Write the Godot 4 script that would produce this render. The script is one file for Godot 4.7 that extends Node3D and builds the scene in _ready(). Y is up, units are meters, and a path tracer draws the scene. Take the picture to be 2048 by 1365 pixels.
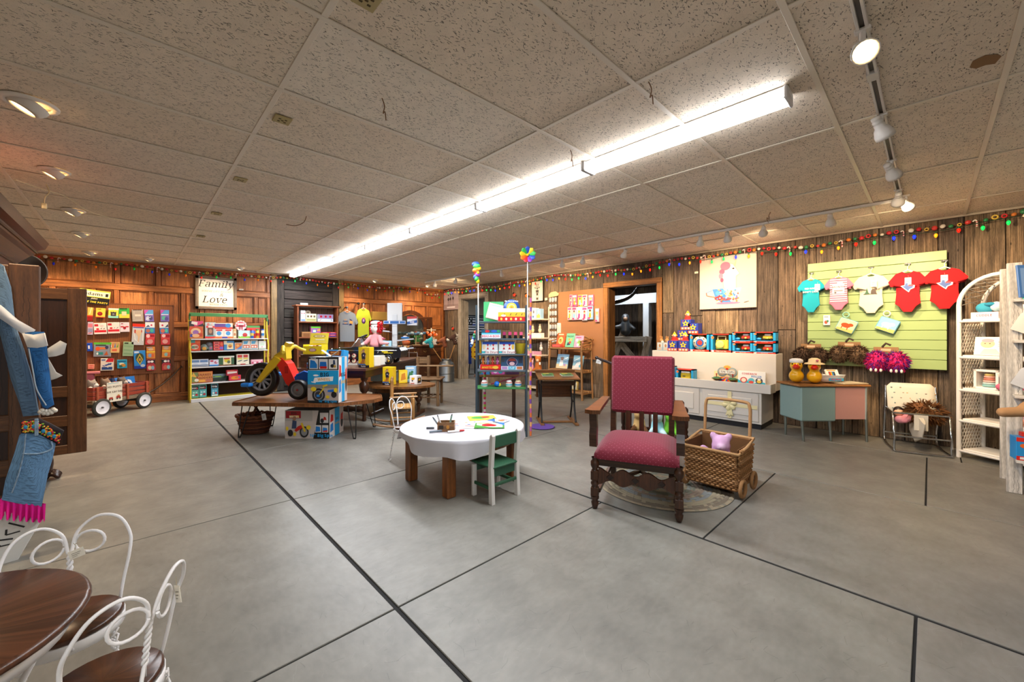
extends Node3D
# ---------------------------------------------------------------- mesh builder
class B:
	var st := SurfaceTool.new()
	var xf := Transform3D()
	var col := Color.WHITE
	var uo := Vector2.ZERO
	func _init(c = "ffffff"):
		st.begin(Mesh.PRIMITIVE_TRIANGLES)
		self.c(c)
	func c(h) -> B:
		col = (Color(h) if h is String else h).srgb_to_linear()
		return self
	func at(x = 0.0, y = 0.0, z = 0.0, ry = 0.0, rx = 0.0, rz = 0.0) -> B:
		xf = Transform3D(Basis.from_euler(Vector3(deg_to_rad(rx), deg_to_rad(ry), deg_to_rad(rz))), Vector3(x, y, z))
		return self
	func v(p: Vector3, uv: Vector2):
		st.set_color(col)
		st.set_uv(uv + uo)
		st.add_vertex(xf * p)
	func tri(a, b, d, ua = Vector2.ZERO, ub = Vector2.ZERO, ud = Vector2.ZERO):
		v(a, ua); v(b, ub); v(d, ud)
	func quad(a, b, d, e, ua = Vector2.ZERO, ub = Vector2.ZERO, ud = Vector2.ZERO, ue = Vector2.ZERO):
		tri(a, b, d, ua, ub, ud); tri(a, d, e, ua, ud, ue)
	func flat() -> B:
		st.set_smooth_group(-1)
		return self
	func soft() -> B:
		st.set_smooth_group(0)
		return self
	# chamfered box: centre, size; uv in metres with v along the longest side
	func box(x, y, z, w, h, d, ch = 0.0, g = -1) -> B:
		flat()
		var hs := Vector3(w, h, d) * 0.5
		var o := Vector3(x, y, z)
		var ga: int = g
		if ga < 0: ga = 0 if w >= h and w >= d else (1 if h >= d else 2)
		ch = minf(ch, 0.45 * minf(w, minf(h, d)))
		for ax in 3:
			var a1 := (ax + 1) % 3
			var a2 := (ax + 2) % 3
			for sg in [-1.0, 1.0]:
				var ps := []
				for k in [[-1, -1], [-1, 1], [1, 1], [1, -1]]:
					var p := Vector3.ZERO
					p[ax] = sg * hs[ax]
					p[a1] = k[0] * (hs[a1] - ch)
					p[a2] = k[1] * (hs[a2] - ch)
					ps.append(p)
				if sg < 0: ps.reverse()
				var us := []
				var va: int = ga if ga != ax else a1
				var ua: int = 3 - ax - va
				for p in ps: us.append(Vector2(p[ua] + p[ax] * 0.37, p[va]))
				quad(o + ps[0], o + ps[1], o + ps[2], o + ps[3], us[0], us[1], us[2], us[3])
		if ch > 0.0:
			for ax in 3:
				var a1 := (ax + 1) % 3
				var a2 := (ax + 2) % 3
				for s1 in [-1.0, 1.0]:
					for s2 in [-1.0, 1.0]:
						var q := []
						for k in [[-1, 0], [1, 0], [1, 1], [-1, 1]]:
							var p := Vector3.ZERO
							p[ax] = k[0] * (hs[ax] - ch)
							p[a1] = s1 * (hs[a1] - (0.0 if k[1] == 0 else ch))
							p[a2] = s2 * (hs[a2] - (ch if k[1] == 0 else 0.0))
							q.append(p)
						if s1 * s2 > 0: q.reverse()
						var u := []
						for p in q: u.append(Vector2(p[(ga + 1) % 3], p[ga]))
						quad(o + q[3], o + q[2], o + q[1], o + q[0], u[3], u[2], u[1], u[0])
			for s1 in [-1.0, 1.0]:
				for s2 in [-1.0, 1.0]:
					for s3 in [-1.0, 1.0]:
						var sv := Vector3(s1, s2, s3)
						var e: Vector3 = hs - Vector3.ONE * ch
						var p0 := sv * Vector3(hs.x, e.y, e.z)
						var p1 := sv * Vector3(e.x, hs.y, e.z)
						var p2 := sv * Vector3(e.x, e.y, hs.z)
						if s1 * s2 * s3 > 0: tri(o + p2, o + p1, o + p0)
						else: tri(o + p0, o + p1, o + p2)
		return self
	# tapered rod or cone between two points
	func rod(a: Vector3, b: Vector3, r0: float, r1 := -1.0, n := 10, caps := true) -> B:
		if r1 < 0: r1 = r0
		var ax := (b - a).normalized()
		var sx := ax.cross(Vector3.RIGHT if absf(ax.x) < 0.8 else Vector3.UP).normalized()
		var sy := ax.cross(sx)
		var L := a.distance_to(b)
		soft()
		for i in n:
			var t0 := TAU * i / n
			var t1 := TAU * (i + 1) / n
			var d0 := sx * cos(t0) + sy * sin(t0)
			var d1 := sx * cos(t1) + sy * sin(t1)
			quad(a + d0 * r0, a + d1 * r0, b + d1 * r1, b + d0 * r1, Vector2(t0 * r0, 0), Vector2(t1 * r0, 0), Vector2(t1 * r0, L), Vector2(t0 * r0, L))
		if caps:
			flat()
			for i in n:
				var t0 := TAU * i / n
				var t1 := TAU * (i + 1) / n
				var d0 := sx * cos(t0) + sy * sin(t0)
				var d1 := sx * cos(t1) + sy * sin(t1)
				if r0 > 0: tri(a, a + d1 * r0, a + d0 * r0, Vector2.ZERO, Vector2(d1.x, d1.z) * r0, Vector2(d0.x, d0.z) * r0)
				if r1 > 0: tri(b, b + d0 * r1, b + d1 * r1, Vector2.ZERO, Vector2(d0.x, d0.z) * r1, Vector2(d1.x, d1.z) * r1)
		return self
	# swept tube along points; radius may be a number or an array
	func tube(pts: Array, r, n := 8, closed := false, flatten := 1.0) -> B:
		var m := pts.size()
		var rings := []
		var prev := Vector3.ZERO
		var L := 0.0
		for i in m:
			var p: Vector3 = pts[i]
			var pa: Vector3 = pts[(i - 1 + m) % m] if closed or i > 0 else p
			var pb: Vector3 = pts[(i + 1) % m] if closed or i < m - 1 else p
			var t := (pb - pa).normalized()
			if prev == Vector3.ZERO: prev = t.cross(Vector3.UP if absf(t.y) < 0.9 else Vector3.RIGHT).normalized()
			var sx := (prev - t * prev.dot(t)).normalized()
			prev = sx
			var sy := t.cross(sx)
			var rr: float = r[i] if r is Array else r
			if i > 0: L += p.distance_to(pts[i - 1])
			var ring := []
			for k in n:
				var a := TAU * k / n
				ring.append(p + sx * cos(a) * rr + sy * sin(a) * rr * flatten)
			rings.append([ring, L])
		soft()
		for i in (m if closed else m - 1):
			var A: Array = rings[i][0]
			var C: Array = rings[(i + 1) % m][0]
			for k in n:
				var k2 := (k + 1) % n
				quad(A[k], A[k2], C[k2], C[k], Vector2(0.02 * k, rings[i][1]), Vector2(0.02 * k + 0.02, rings[i][1]), Vector2(0.02 * k + 0.02, rings[i][1] + 0.02), Vector2(0.02 * k, rings[i][1] + 0.02))
		if not closed:
			flat()
			for e in [0, m - 1]:
				var A: Array = rings[e][0]
				for k in n:
					if e == 0: tri(pts[e], A[(k + 1) % n], A[k])
					else: tri(pts[e], A[k], A[(k + 1) % n])
		return self
	# profile of [r, y] turned about the y axis at x, z
	func lathe(x, y, z, prof: Array, n := 14, sharp := false, ang := TAU) -> B:
		var o := Vector3(x, y, z)
		if sharp: flat()
		else: soft()
		for j in prof.size() - 1:
			var a: Array = prof[j]
			var b: Array = prof[j + 1]
			for i in n:
				var t0 := ang * i / n
				var t1 := ang * (i + 1) / n
				var p := func(q, t): return o + Vector3(q[0] * cos(t), q[1], q[0] * sin(t))
				var rr: float = maxf(a[0], b[0])
				var u := [Vector2(t0 * rr, a[1]), Vector2(t1 * rr, a[1]), Vector2(t1 * rr, b[1]), Vector2(t0 * rr, b[1])]
				if a[0] > 0: tri(p.call(a, t1), p.call(a, t0), p.call(b, t0), u[1], u[0], u[3])
				if b[0] > 0: tri(p.call(a, t1), p.call(b, t0), p.call(b, t1), u[1], u[3], u[2])
		return self
	func ball(x, y, z, rx, ry = -1.0, rz = -1.0, n := 12, m := 8) -> B:
		if ry < 0: ry = rx
		if rz < 0: rz = rx
		soft()
		var o := Vector3(x, y, z)
		var P := func(i, j):
			var a: float = PI * j / m
			var t: float = TAU * i / n
			return o + Vector3(rx * sin(a) * cos(t), ry * cos(a), rz * sin(a) * sin(t))
		for j in m:
			for i in n:
				if j > 0: tri(P.call(i, j), P.call(i + 1, j), P.call(i + 1, j + 1))
				if j < m - 1: tri(P.call(i, j), P.call(i + 1, j + 1), P.call(i, j + 1))
				elif j == 0: pass
		return self
	# extruded outline (x, y pairs) between z0 and z1
	func ext(poly: PackedVector2Array, z0: float, z1: float, ch := 0.0) -> B:
		if not Geometry2D.is_polygon_clockwise(poly): poly.reverse()
		flat()
		var inn := poly
		if ch > 0:
			var o := Geometry2D.offset_polygon(poly, -ch)
			if o.size() == 1 and o[0].size() == poly.size(): inn = o[0]
		var idx := Geometry2D.triangulate_polygon(poly)
		for i in range(0, idx.size(), 3):
			var a := poly[idx[i]]
			var b := poly[idx[i + 1]]
			var d := poly[idx[i + 2]]
			if (b - a).cross(d - a) > 0:
				var t := b
				b = d
				d = t
			tri(Vector3(a.x, a.y, z1), Vector3(b.x, b.y, z1), Vector3(d.x, d.y, z1), a, b, d)
			tri(Vector3(a.x, a.y, z0), Vector3(d.x, d.y, z0), Vector3(b.x, b.y, z0), a, d, b)
		var L := 0.0
		for i in poly.size():
			var a := poly[i]
			var b := poly[(i + 1) % poly.size()]
			var l := a.distance_to(b)
			quad(Vector3(a.x, a.y, z1), Vector3(a.x, a.y, z0), Vector3(b.x, b.y, z0), Vector3(b.x, b.y, z1), Vector2(L, z1), Vector2(L, z0), Vector2(L + l, z0), Vector2(L + l, z1))
			L += l
		return self
	# padded outline: extruded with a puffed front and back (cloth, cushions)
	func pad(poly: PackedVector2Array, t: float, puff: float, rings := 3, wob := 0.0) -> B:
		if not Geometry2D.is_polygon_clockwise(poly): poly.reverse()
		var ctr := Vector2.ZERO
		for p in poly: ctr += p
		ctr /= poly.size()
		soft()
		var n := poly.size()
		for sd in [1.0, -1.0]:
			for j in rings:
				var f0 := 1.0 - float(j) / rings
				var f1 := 1.0 - float(j + 1) / rings
				for i in n:
					var q := []
					for k in [[i, f0], [i + 1, f0], [i + 1, f1], [i, f1]]:
						var p: Vector2 = ctr.lerp(poly[k[0] % n], k[1])
						var z: float = t * 0.5 + puff * (1.0 - k[1] * k[1])
						if wob > 0: z += wob * sin(p.x * 70.0 + p.y * 23.0) * (0.3 + 0.7 * sin(p.y * 31.0))
						q.append(Vector3(p.x, p.y, z * sd))
					if sd > 0:
						tri(q[0], q[1], q[2], poly[i], poly[(i + 1) % n], ctr); tri(q[0], q[2], q[3], poly[i], ctr, ctr)
					else:
						tri(q[0], q[2], q[1], poly[i], ctr, poly[(i + 1) % n]); tri(q[0], q[3], q[2], poly[i], ctr, ctr)
		for i in n:
			var a := poly[i]
			var b := poly[(i + 1) % n]
			quad(Vector3(a.x, a.y, t * 0.5), Vector3(a.x, a.y, -t * 0.5), Vector3(b.x, b.y, -t * 0.5), Vector3(b.x, b.y, t * 0.5), a, a, b, b)
		return self
	# flat printing on the plane z = z0; commands in per cent of w and h (origin bottom centre), see PRINT below
	func prt(cmds: String, w: float, h: float, z0: float, x0 := 0.0, y0 := 0.0) -> B:
		flat()
		var k := 0
		for cm in cmds.split(";", false):
			var f := cm.strip_edges().split(" ", false)
			if f.size() < 2: continue
			k += 1
			var z := z0 + 0.00035 * k
			var X := func(s): return x0 + (float(s) / 100.0 - 0.5) * w
			var Y := func(s): return y0 + float(s) / 100.0 * h
			match f[0]:
				"r":
					c(f[5])
					var a: float = X.call(f[1])
					var b: float = Y.call(f[2])
					var e: float = a + float(f[3]) * w / 100.0
					var g: float = b + float(f[4]) * h / 100.0
					quad(Vector3(a, b, z), Vector3(a, g, z), Vector3(e, g, z), Vector3(e, b, z))
				"o":
					c(f[5])
					var o := Vector3(X.call(f[1]), Y.call(f[2]), z)
					var rx := float(f[3]) * w / 100.0
					var ry := float(f[4]) * h / 100.0
					for i in 18:
						tri(o, o + Vector3(rx * cos(TAU * (i + 1) / 18), ry * sin(TAU * (i + 1) / 18), 0), o + Vector3(rx * cos(TAU * i / 18), ry * sin(TAU * i / 18), 0))
				"p":
					c(f[1])
					var pl := PackedVector2Array()
					for i in range(2, f.size() - 1, 2): pl.append(Vector2(X.call(f[i]), Y.call(f[i + 1])))
					var idx := Geometry2D.triangulate_polygon(pl)
					for i in range(0, idx.size(), 3):
						var q := [pl[idx[i]], pl[idx[i + 1]], pl[idx[i + 2]]]
						if (q[1] - q[0]).cross(q[2] - q[0]) > 0: q.reverse()
						tri(Vector3(q[0].x, q[0].y, z), Vector3(q[1].x, q[1].y, z), Vector3(q[2].x, q[2].y, z))
				"l":
					c(f[6])
					var a := Vector2(X.call(f[1]), Y.call(f[2]))
					var b := Vector2(X.call(f[3]), Y.call(f[4]))
					var nn := (b - a).orthogonal().normalized() * float(f[5]) * h / 200.0
					quad(Vector3(a.x - nn.x, a.y - nn.y, z), Vector3(a.x + nn.x, a.y + nn.y, z), Vector3(b.x + nn.x, b.y + nn.y, z), Vector3(b.x - nn.x, b.y - nn.y, z))
				"t", "i", "s":
					c(f[4])
					text(" ".join(f.slice(5)), X.call(f[1]), Y.call(f[2]), z, float(f[3]) * h / 100.0, f[0] != "t", 0.0, f[0] == "s")
		return self
	static var fonts := {}
	func text(s: String, x: float, y: float, z: float, cap: float, slant := false, maxw := 0.0, serif := false) -> B:
		var tm := TextMesh.new()
		var key := "serif" if serif else "sans"
		if not fonts.has(key):
			var sf := SystemFont.new()
			sf.font_names = PackedStringArray(["Droid Serif" if serif else "Droid Sans"])
			if not serif: sf.font_weight = 700
			fonts[key] = sf
		tm.font = fonts[key]
		tm.text = s
		tm.font_size = 32
		tm.pixel_size = cap / 24.0
		tm.depth = 0.0
		tm.curve_step = 4.0
		var ar := tm.get_mesh_arrays()
		var vs: PackedVector3Array = ar[Mesh.ARRAY_VERTEX]
		if vs.is_empty(): return self
		var ix = ar[Mesh.ARRAY_INDEX]
		if ix == null or ix.size() == 0: ix = PackedInt32Array(range(vs.size()))
		var lo := Vector3.INF
		var hi := -Vector3.INF
		for p in vs:
			lo = lo.min(p)
			hi = hi.max(p)
		var sx := 1.0
		if maxw > 0 and hi.x - lo.x > maxw: sx = maxw / (hi.x - lo.x)
		var o := Vector3((lo.x + hi.x) / 2, (lo.y + hi.y) / 2, lo.z)
		for i in range(0, ix.size(), 3):
			var q := []
			for j in 3:
				var p: Vector3 = vs[ix[i + j]] - o
				q.append(Vector3(x + p.x * sx + (p.y * 0.25 if slant else 0.0), y + p.y, z))
			tri(q[0], q[1], q[2])
		return self
	func mesh() -> ArrayMesh:
		st.generate_normals()
		return st.commit()
# ---------------------------------------------------------------- materials
var M := {}
var rng := RandomNumberGenerator.new()
func mat(key: String, rough := 0.6, metal := 0.0, tex = null, bump = 0.0, sc = Vector3.ONE, bumptex = null) -> StandardMaterial3D:
	var m := StandardMaterial3D.new()
	m.resource_name = key
	m.vertex_color_use_as_albedo = true
	m.roughness = rough
	m.metallic = metal
	if tex: m.albedo_texture = tex
	m.uv1_scale = sc
	if bump > 0:
		m.heightmap_enabled = true
		m.heightmap_texture = bumptex if bumptex else tex
		m.heightmap_scale = bump
	M[key] = m
	return m
func lum_tex(w: int, h: int, f: Callable) -> ImageTexture:
	var by := PackedByteArray()
	by.resize(w * h)
	for y in h:
		for x in w: by[y * w + x] = clampi(int(255.0 * f.call(x, y)), 0, 255)
	var im := Image.create_from_data(w, h, false, Image.FORMAT_L8, by)
	im.generate_mipmaps()
	return ImageTexture.create_from_image(im)
func noise_bytes(w: int, h: int, sw: int, sh: int, freq: float, sd: int, oct := 4) -> PackedByteArray:
	var nz := FastNoiseLite.new()
	nz.seed = sd
	nz.frequency = freq
	nz.fractal_octaves = oct
	var im := nz.get_seamless_image(sw, sh)
	im.convert(Image.FORMAT_L8)
	im.resize(w, h, Image.INTERPOLATE_CUBIC)
	return im.get_data()
func grain(w: int, h: int, sd: int, lo: float, contrast: float, cracks: int) -> ImageTexture:
	var a := noise_bytes(w, h, w, h / 32, 0.06, sd)
	var b := noise_bytes(w, h, w, h / 8, 0.22, sd + 7)
	var e := noise_bytes(w, h, w / 4, h / 16, 0.05, sd + 13)
	var by := PackedByteArray()
	by.resize(w * h)
	for i in w * h:
		var t: float = (a[i] * 0.5 + b[i] * 0.22 + e[i] * 0.28) / 255.0
		by[i] = clampi(int(255.0 * (lo + contrast * t)), 8, 255)
	var im := Image.create_from_data(w, h, false, Image.FORMAT_L8, by)
	rng.seed = sd
	for k in cracks:
		var x := rng.randf() * w
		var y := rng.randi_range(0, h)
		for j in rng.randi_range(h / 12, h / 2):
			x += rng.randf_range(-0.45, 0.45)
			var px := posmod(int(x), w)
			var py := posmod(y + j, h)
			im.set_pixel(px, py, im.get_pixel(px, py) * 0.45)
	if cracks > 20:
		for k in 7:
			var cx := rng.randi_range(8, w - 9)
			var cy := rng.randi_range(14, h - 15)
			var r := rng.randf_range(3.0, 7.0)
			for dy in range(-14, 15):
				for dx in range(-8, 9):
					var d := Vector2(dx, dy * 0.6).length() / r
					if d < 1.2:
						var g := im.get_pixel(cx + dx, cy + dy)
						im.set_pixel(cx + dx, cy + dy, g * (0.35 + 0.5 * clampf(d, 0, 1.2) + 0.12 * sin(d * 12.0)))
	im.generate_mipmaps()
	return ImageTexture.create_from_image(im)
# ---------------------------------------------------------------- scene graph helpers
func V(x, y, z) -> Vector3:
	return Vector3(x, y, z)
var used := {}
func numbered(n: String) -> String:
	if not used.has(n):
		used[n] = 0
		return n
	used[n] += 1
	return "%s_%03d" % [n, used[n]]
func meta(o, label, category, group = ""):
	if label: o.set_meta("label", label)
	if category: o.set_meta("category", category)
	if group: o.set_meta("group", group)
	return o
func thing(called, label, category, x = 0.0, y = 0.0, z = 0.0, yaw = 0.0, group = "") -> Node3D:
	var o := Node3D.new()
	o.name = numbered(called)
	add_child(o)
	o.position = Vector3(x, y, z)
	o.rotation_degrees.y = yaw
	return meta(o, label, category, group)
func part(parent, called, b, m, label = "", kind = "") -> MeshInstance3D:
	var o := MeshInstance3D.new()
	o.name = called
	o.mesh = b.mesh() if b is B else b
	o.material_override = M[m] if m is String else m
	parent.add_child(o, true)
	if label: o.set_meta("label", label)
	if kind: o.set_meta("kind", kind)
	return o
func solo(called, b, m, label, category, x = 0.0, y = 0.0, z = 0.0, yaw = 0.0, group = "") -> MeshInstance3D:
	var o := MeshInstance3D.new()
	o.name = numbered(called)
	o.mesh = b.mesh() if b is B else b
	o.material_override = M[m] if m is String else m
	add_child(o)
	o.position = Vector3(x, y, z)
	o.rotation_degrees.y = yaw
	return meta(o, label, category, group)
func struct(called, b, m) -> MeshInstance3D:
	var o := MeshInstance3D.new()
	o.name = called
	if b != null: o.mesh = b.mesh() if b is B else b
	if m: o.material_override = M[m]
	add_child(o)
	o.set_meta("kind", "structure")
	return o
func copy(o, x, y, z, yaw = null, label = "", group = ""):
	var r = o.duplicate()
	r.name = numbered(str(o.name).rstrip("0123456789").trim_suffix("_"))
	add_child(r)
	r.position = Vector3(x, y, z)
	if yaw != null: r.rotation_degrees = Vector3(0, yaw, 0)
	if label: r.set_meta("label", label)
	if group: r.set_meta("group", group)
	return r
func pv(a: Array) -> PackedVector2Array:
	var p := PackedVector2Array()
	for i in range(0, a.size(), 2): p.append(Vector2(a[i], a[i + 1]))
	return p
func spline(a: Array, n := 6, closed := false) -> Array:
	var out := []
	var m := a.size()
	for i in (m if closed else m - 1):
		var p0: Vector3 = a[(i - 1 + m) % m] if closed or i > 0 else a[i]
		var p1: Vector3 = a[i]
		var p2: Vector3 = a[(i + 1) % m]
		var p3: Vector3 = a[(i + 2) % m] if closed or i < m - 2 else p2
		for k in n: out.append(p1.cubic_interpolate(p2, p0, p3, float(k) / n))
	if not closed: out.append(a[m - 1])
	return out
# a printed carton: one mesh with its printing, standing on (x, y, z)
func pack(called, label, category, group, x, y, z, yaw, w, h, d, base, cmds, tilt = 0.0, m = "print", side = ""):
	var b := B.new(base)
	b.box(0, h / 2, 0, w, h, d, minf(0.003, d * 0.2))
	if cmds: b.prt(cmds, w, h, d / 2)
	if side:
		b.xf = Transform3D(Basis(Vector3.UP, PI / 2), Vector3.ZERO)
		b.prt(side, d, h, w / 2)
	var o = solo(called, b, m, label, category, x, y, z, yaw, group)
	if tilt:
		o.rotation_degrees = Vector3(-tilt, yaw, 0)
		o.position.y += sin(deg_to_rad(tilt)) * d / 2 + 0.001
	return o
const HC := 2.38
const XW := 6.10
const ZB := -9.10
func add_light(l: Light3D, called: String, x, y, z, energy: float, col: Color, parent = self):
	l.name = called
	l.light_energy = energy
	l.light_color = col
	l.shadow_enabled = true
	parent.add_child(l, true)
	l.position = Vector3(x, y, z)
	return l
func _ready():
	# ------------------------------------------------------------ camera, environment, exposure
	var cam := Camera3D.new()
	cam.name = "camera"
	add_child(cam)
	cam.position = Vector3(0, 1.18, 0)
	cam.rotation_degrees = Vector3(0, -43.6, 0)
	cam.projection = Camera3D.PROJECTION_FRUSTUM
	cam.near = 0.05
	cam.far = 60.0
	cam.size = 2.0 * 0.05 * 682.5 / 796.0
	cam.frustum_offset = Vector2(0, -0.05 * 15.5 / 796.0)
	cam.current = true
	var we := WorldEnvironment.new()
	we.name = "world_environment"
	var e := Environment.new()
	e.background_mode = Environment.BG_COLOR
	e.background_color = Color(0, 0, 0)
	e.tonemap_mode = Environment.TONE_MAPPER_LINEAR
	e.tonemap_exposure = 1.74
	e.sdfgi_enabled = true
	e.ssao_enabled = true
	e.ssil_enabled = true
	we.environment = e
	add_child(we)
	make_materials()
	room()
	ceiling_things()
	build_all()
func make_materials():
	mat("print", 0.42)
	mat("matte", 0.85)
	mat("satin", 0.45)
	mat("gloss", 0.18)
	mat("cloth", 0.95)
	mat("chrome", 0.14, 1.0)
	mat("metal", 0.38, 0.9)
	var g1 := grain(256, 1024, 3, 0.45, 0.75, 10)
	var g2 := grain(512, 1024, 11, 0.25, 1.05, 90)
	var g3 := grain(512, 1024, 29, 0.2, 1.1, 120)
	mat("wood", 0.5, 0.0, g1, 0.05, Vector3(2.2, 0.8, 1))
	mat("wood_gloss", 0.3, 0.0, g1, 0.02, Vector3(2.6, 0.9, 1))
	mat("barn", 0.9, 0.0, g2, 0.35, Vector3(2.4, 0.75, 1))
	mat("barn_worn", 0.9, 0.0, g3, 0.4, Vector3(2.2, 0.7, 1))
	# ceiling board: fissured mineral fibre
	var w := 1024
	var h := 512
	var nb := noise_bytes(w, h, w, h, 0.012, 5)
	var nf := noise_bytes(w, h, w, h, 0.35, 6)
	var by := PackedByteArray()
	by.resize(w * h)
	for i in w * h: by[i] = clampi(int(236 + (nb[i] - 128) * 0.05 + (nf[i] - 128) * 0.12), 0, 255)
	var im := Image.create_from_data(w, h, false, Image.FORMAT_L8, by)
	rng.seed = 4
	for k in 2300:
		var p := Vector2(rng.randf() * w, rng.randf() * h)
		var a := rng.randf_range(-0.5, 0.5) + (PI if rng.randf() < 0.5 else 0.0)
		var n := rng.randi_range(3, 14)
		var tone := rng.randf_range(0.26, 0.55)
		var wide := rng.randf() < 0.55
		for j in n:
			p += Vector2(cos(a), sin(a))
			a += rng.randf_range(-0.45, 0.45)
			var q := Vector2i(posmod(int(p.x), w), posmod(int(p.y), h))
			im.set_pixelv(q, Color(tone, tone, tone))
			if wide: im.set_pixelv(Vector2i(q.x, posmod(q.y + 1, h)), Color(tone, tone, tone))
	for k in 6500:
		var t := rng.randf_range(0.4, 0.72)
		im.set_pixel(rng.randi_range(0, w - 1), rng.randi_range(0, h - 1), Color(t, t, t))
	im.generate_mipmaps()
	var ct := ImageTexture.create_from_image(im)
	mat("ceiling_board", 0.95, 0.0, ct, 0.25, Vector3(1, 1, 1))
	# painted concrete floor: worn, mottled, with scuffs
	w = 1024
	h = 1024
	nb = noise_bytes(w, h, w, h, 0.006, 15, 6)
	nf = noise_bytes(w, h, w, h / 2, 0.04, 16, 5)
	by.resize(w * h)
	for i in w * h: by[i] = clampi(int(218 + (nb[i] - 128) * 0.13 + (nf[i] - 128) * 0.07), 0, 255)
	im = Image.create_from_data(w, h, false, Image.FORMAT_L8, by)
	for k in 420:
		var p := Vector2(rng.randf() * w, rng.randf() * h)
		var a := rng.randf() * TAU
		var dark := rng.randf() < 0.6
		for j in rng.randi_range(4, 34):
			p += Vector2(cos(a), sin(a))
			a += rng.randf_range(-0.12, 0.12)
			var q := Vector2i(posmod(int(p.x), w), posmod(int(p.y), h))
			var g := im.get_pixelv(q).r
			g = g * 0.86 if dark else minf(1.0, g * 1.08)
			im.set_pixelv(q, Color(g, g, g))
	im.generate_mipmaps()
	mat("floor_paint", 0.42, 0.0, ImageTexture.create_from_image(im), 0.06, Vector3(0.62, 0.62, 1))
	# pegboard: regular small holes
	var peg := Image.create(64, 64, false, Image.FORMAT_L8)
	peg.fill(Color(1, 1, 1))
	for y in 64:
		for x in 64:
			var d := Vector2(x - 31.5, y - 31.5).length()
			if d < 9.0: peg.set_pixel(x, y, Color(0.22, 0.22, 0.22))
	peg.generate_mipmaps()
	mat("pegboard", 0.6, 0.0, ImageTexture.create_from_image(peg), 0.0, Vector3(1 / 0.0254, 1 / 0.0254, 1))
	# woven cloth and denim
	var wv := lum_tex(128, 128, func(x, y): return 0.78 + 0.16 * sin(x * TAU / 8.0) * sin(y * TAU / 8.0) + 0.06 * sin((x + y) * 2.1))
	mat("weave", 0.95, 0.0, wv, 0.05, Vector3(30, 30, 1))
	var dn := noise_bytes(256, 256, 256, 256, 0.18, 44)
	var dl := noise_bytes(256, 256, 256, 256, 0.02, 45)
	mat("denim", 0.95, 0.0, lum_tex(256, 256, func(x, y): return 0.45 + (dn[y * 256 + x] * 0.35 + dl[y * 256 + x] * 0.6) / 255.0 + 0.08 * sin((x + y) * TAU / 4.0)), 0.05, Vector3(5, 5, 1))
	# red velvet with a small woven dot
	var vim := Image.create(64, 64, false, Image.FORMAT_RGB8)
	vim.fill(Color("741028"))
	for c in [[16, 16], [48, 48]]:
		for dy in range(-4, 5):
			for dx in range(-4, 5):
				if absi(dx) + absi(dy) < 5: vim.set_pixel(c[0] + dx, c[1] + dy, Color("b5637a"))
	vim.generate_mipmaps()
	var vm := mat("velvet", 0.85, 0.0, ImageTexture.create_from_image(vim), 0.0, Vector3(30, 30, 1))
	vm.rim_enabled = true
	vm.rim = 0.35
	vm.rim_tint = 0.6
	var gl := StandardMaterial3D.new()
	gl.transparency = BaseMaterial3D.TRANSPARENCY_ALPHA
	gl.albedo_color = Color(0.95, 0.97, 1.0, 0.16)
	gl.roughness = 0.05
	M["glass"] = gl
	for k in [["tube_glow", Color(0.97, 0.97, 0.98), 12.0], ["warm_glow", Color(1.0, 0.80, 0.52), 7.0], ["red_glow", Color(1.0, 0.08, 0.03), 1.6], ["green_glow", Color(0.05, 0.85, 0.3), 1.0], ["blue_glow", Color(0.06, 0.16, 1.0), 1.6], ["amber_glow", Color(1.0, 0.5, 0.06), 1.6], ["cyan_glow", Color(0.05, 0.7, 0.9), 1.2]]:
		var m := StandardMaterial3D.new()
		m.albedo_color = Color(0.8, 0.8, 0.8) if k[0].begins_with("tube") or k[0].begins_with("warm") else k[1]
		m.emission_enabled = true
		m.emission = k[1]
		m.emission_energy_multiplier = k[2]
		m.roughness = 0.3
		M[k[0]] = m
		var u: StandardMaterial3D = m.duplicate()
		u.emission_enabled = false
		u.roughness = 0.2
		M[k[0] + "_off"] = u
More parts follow.
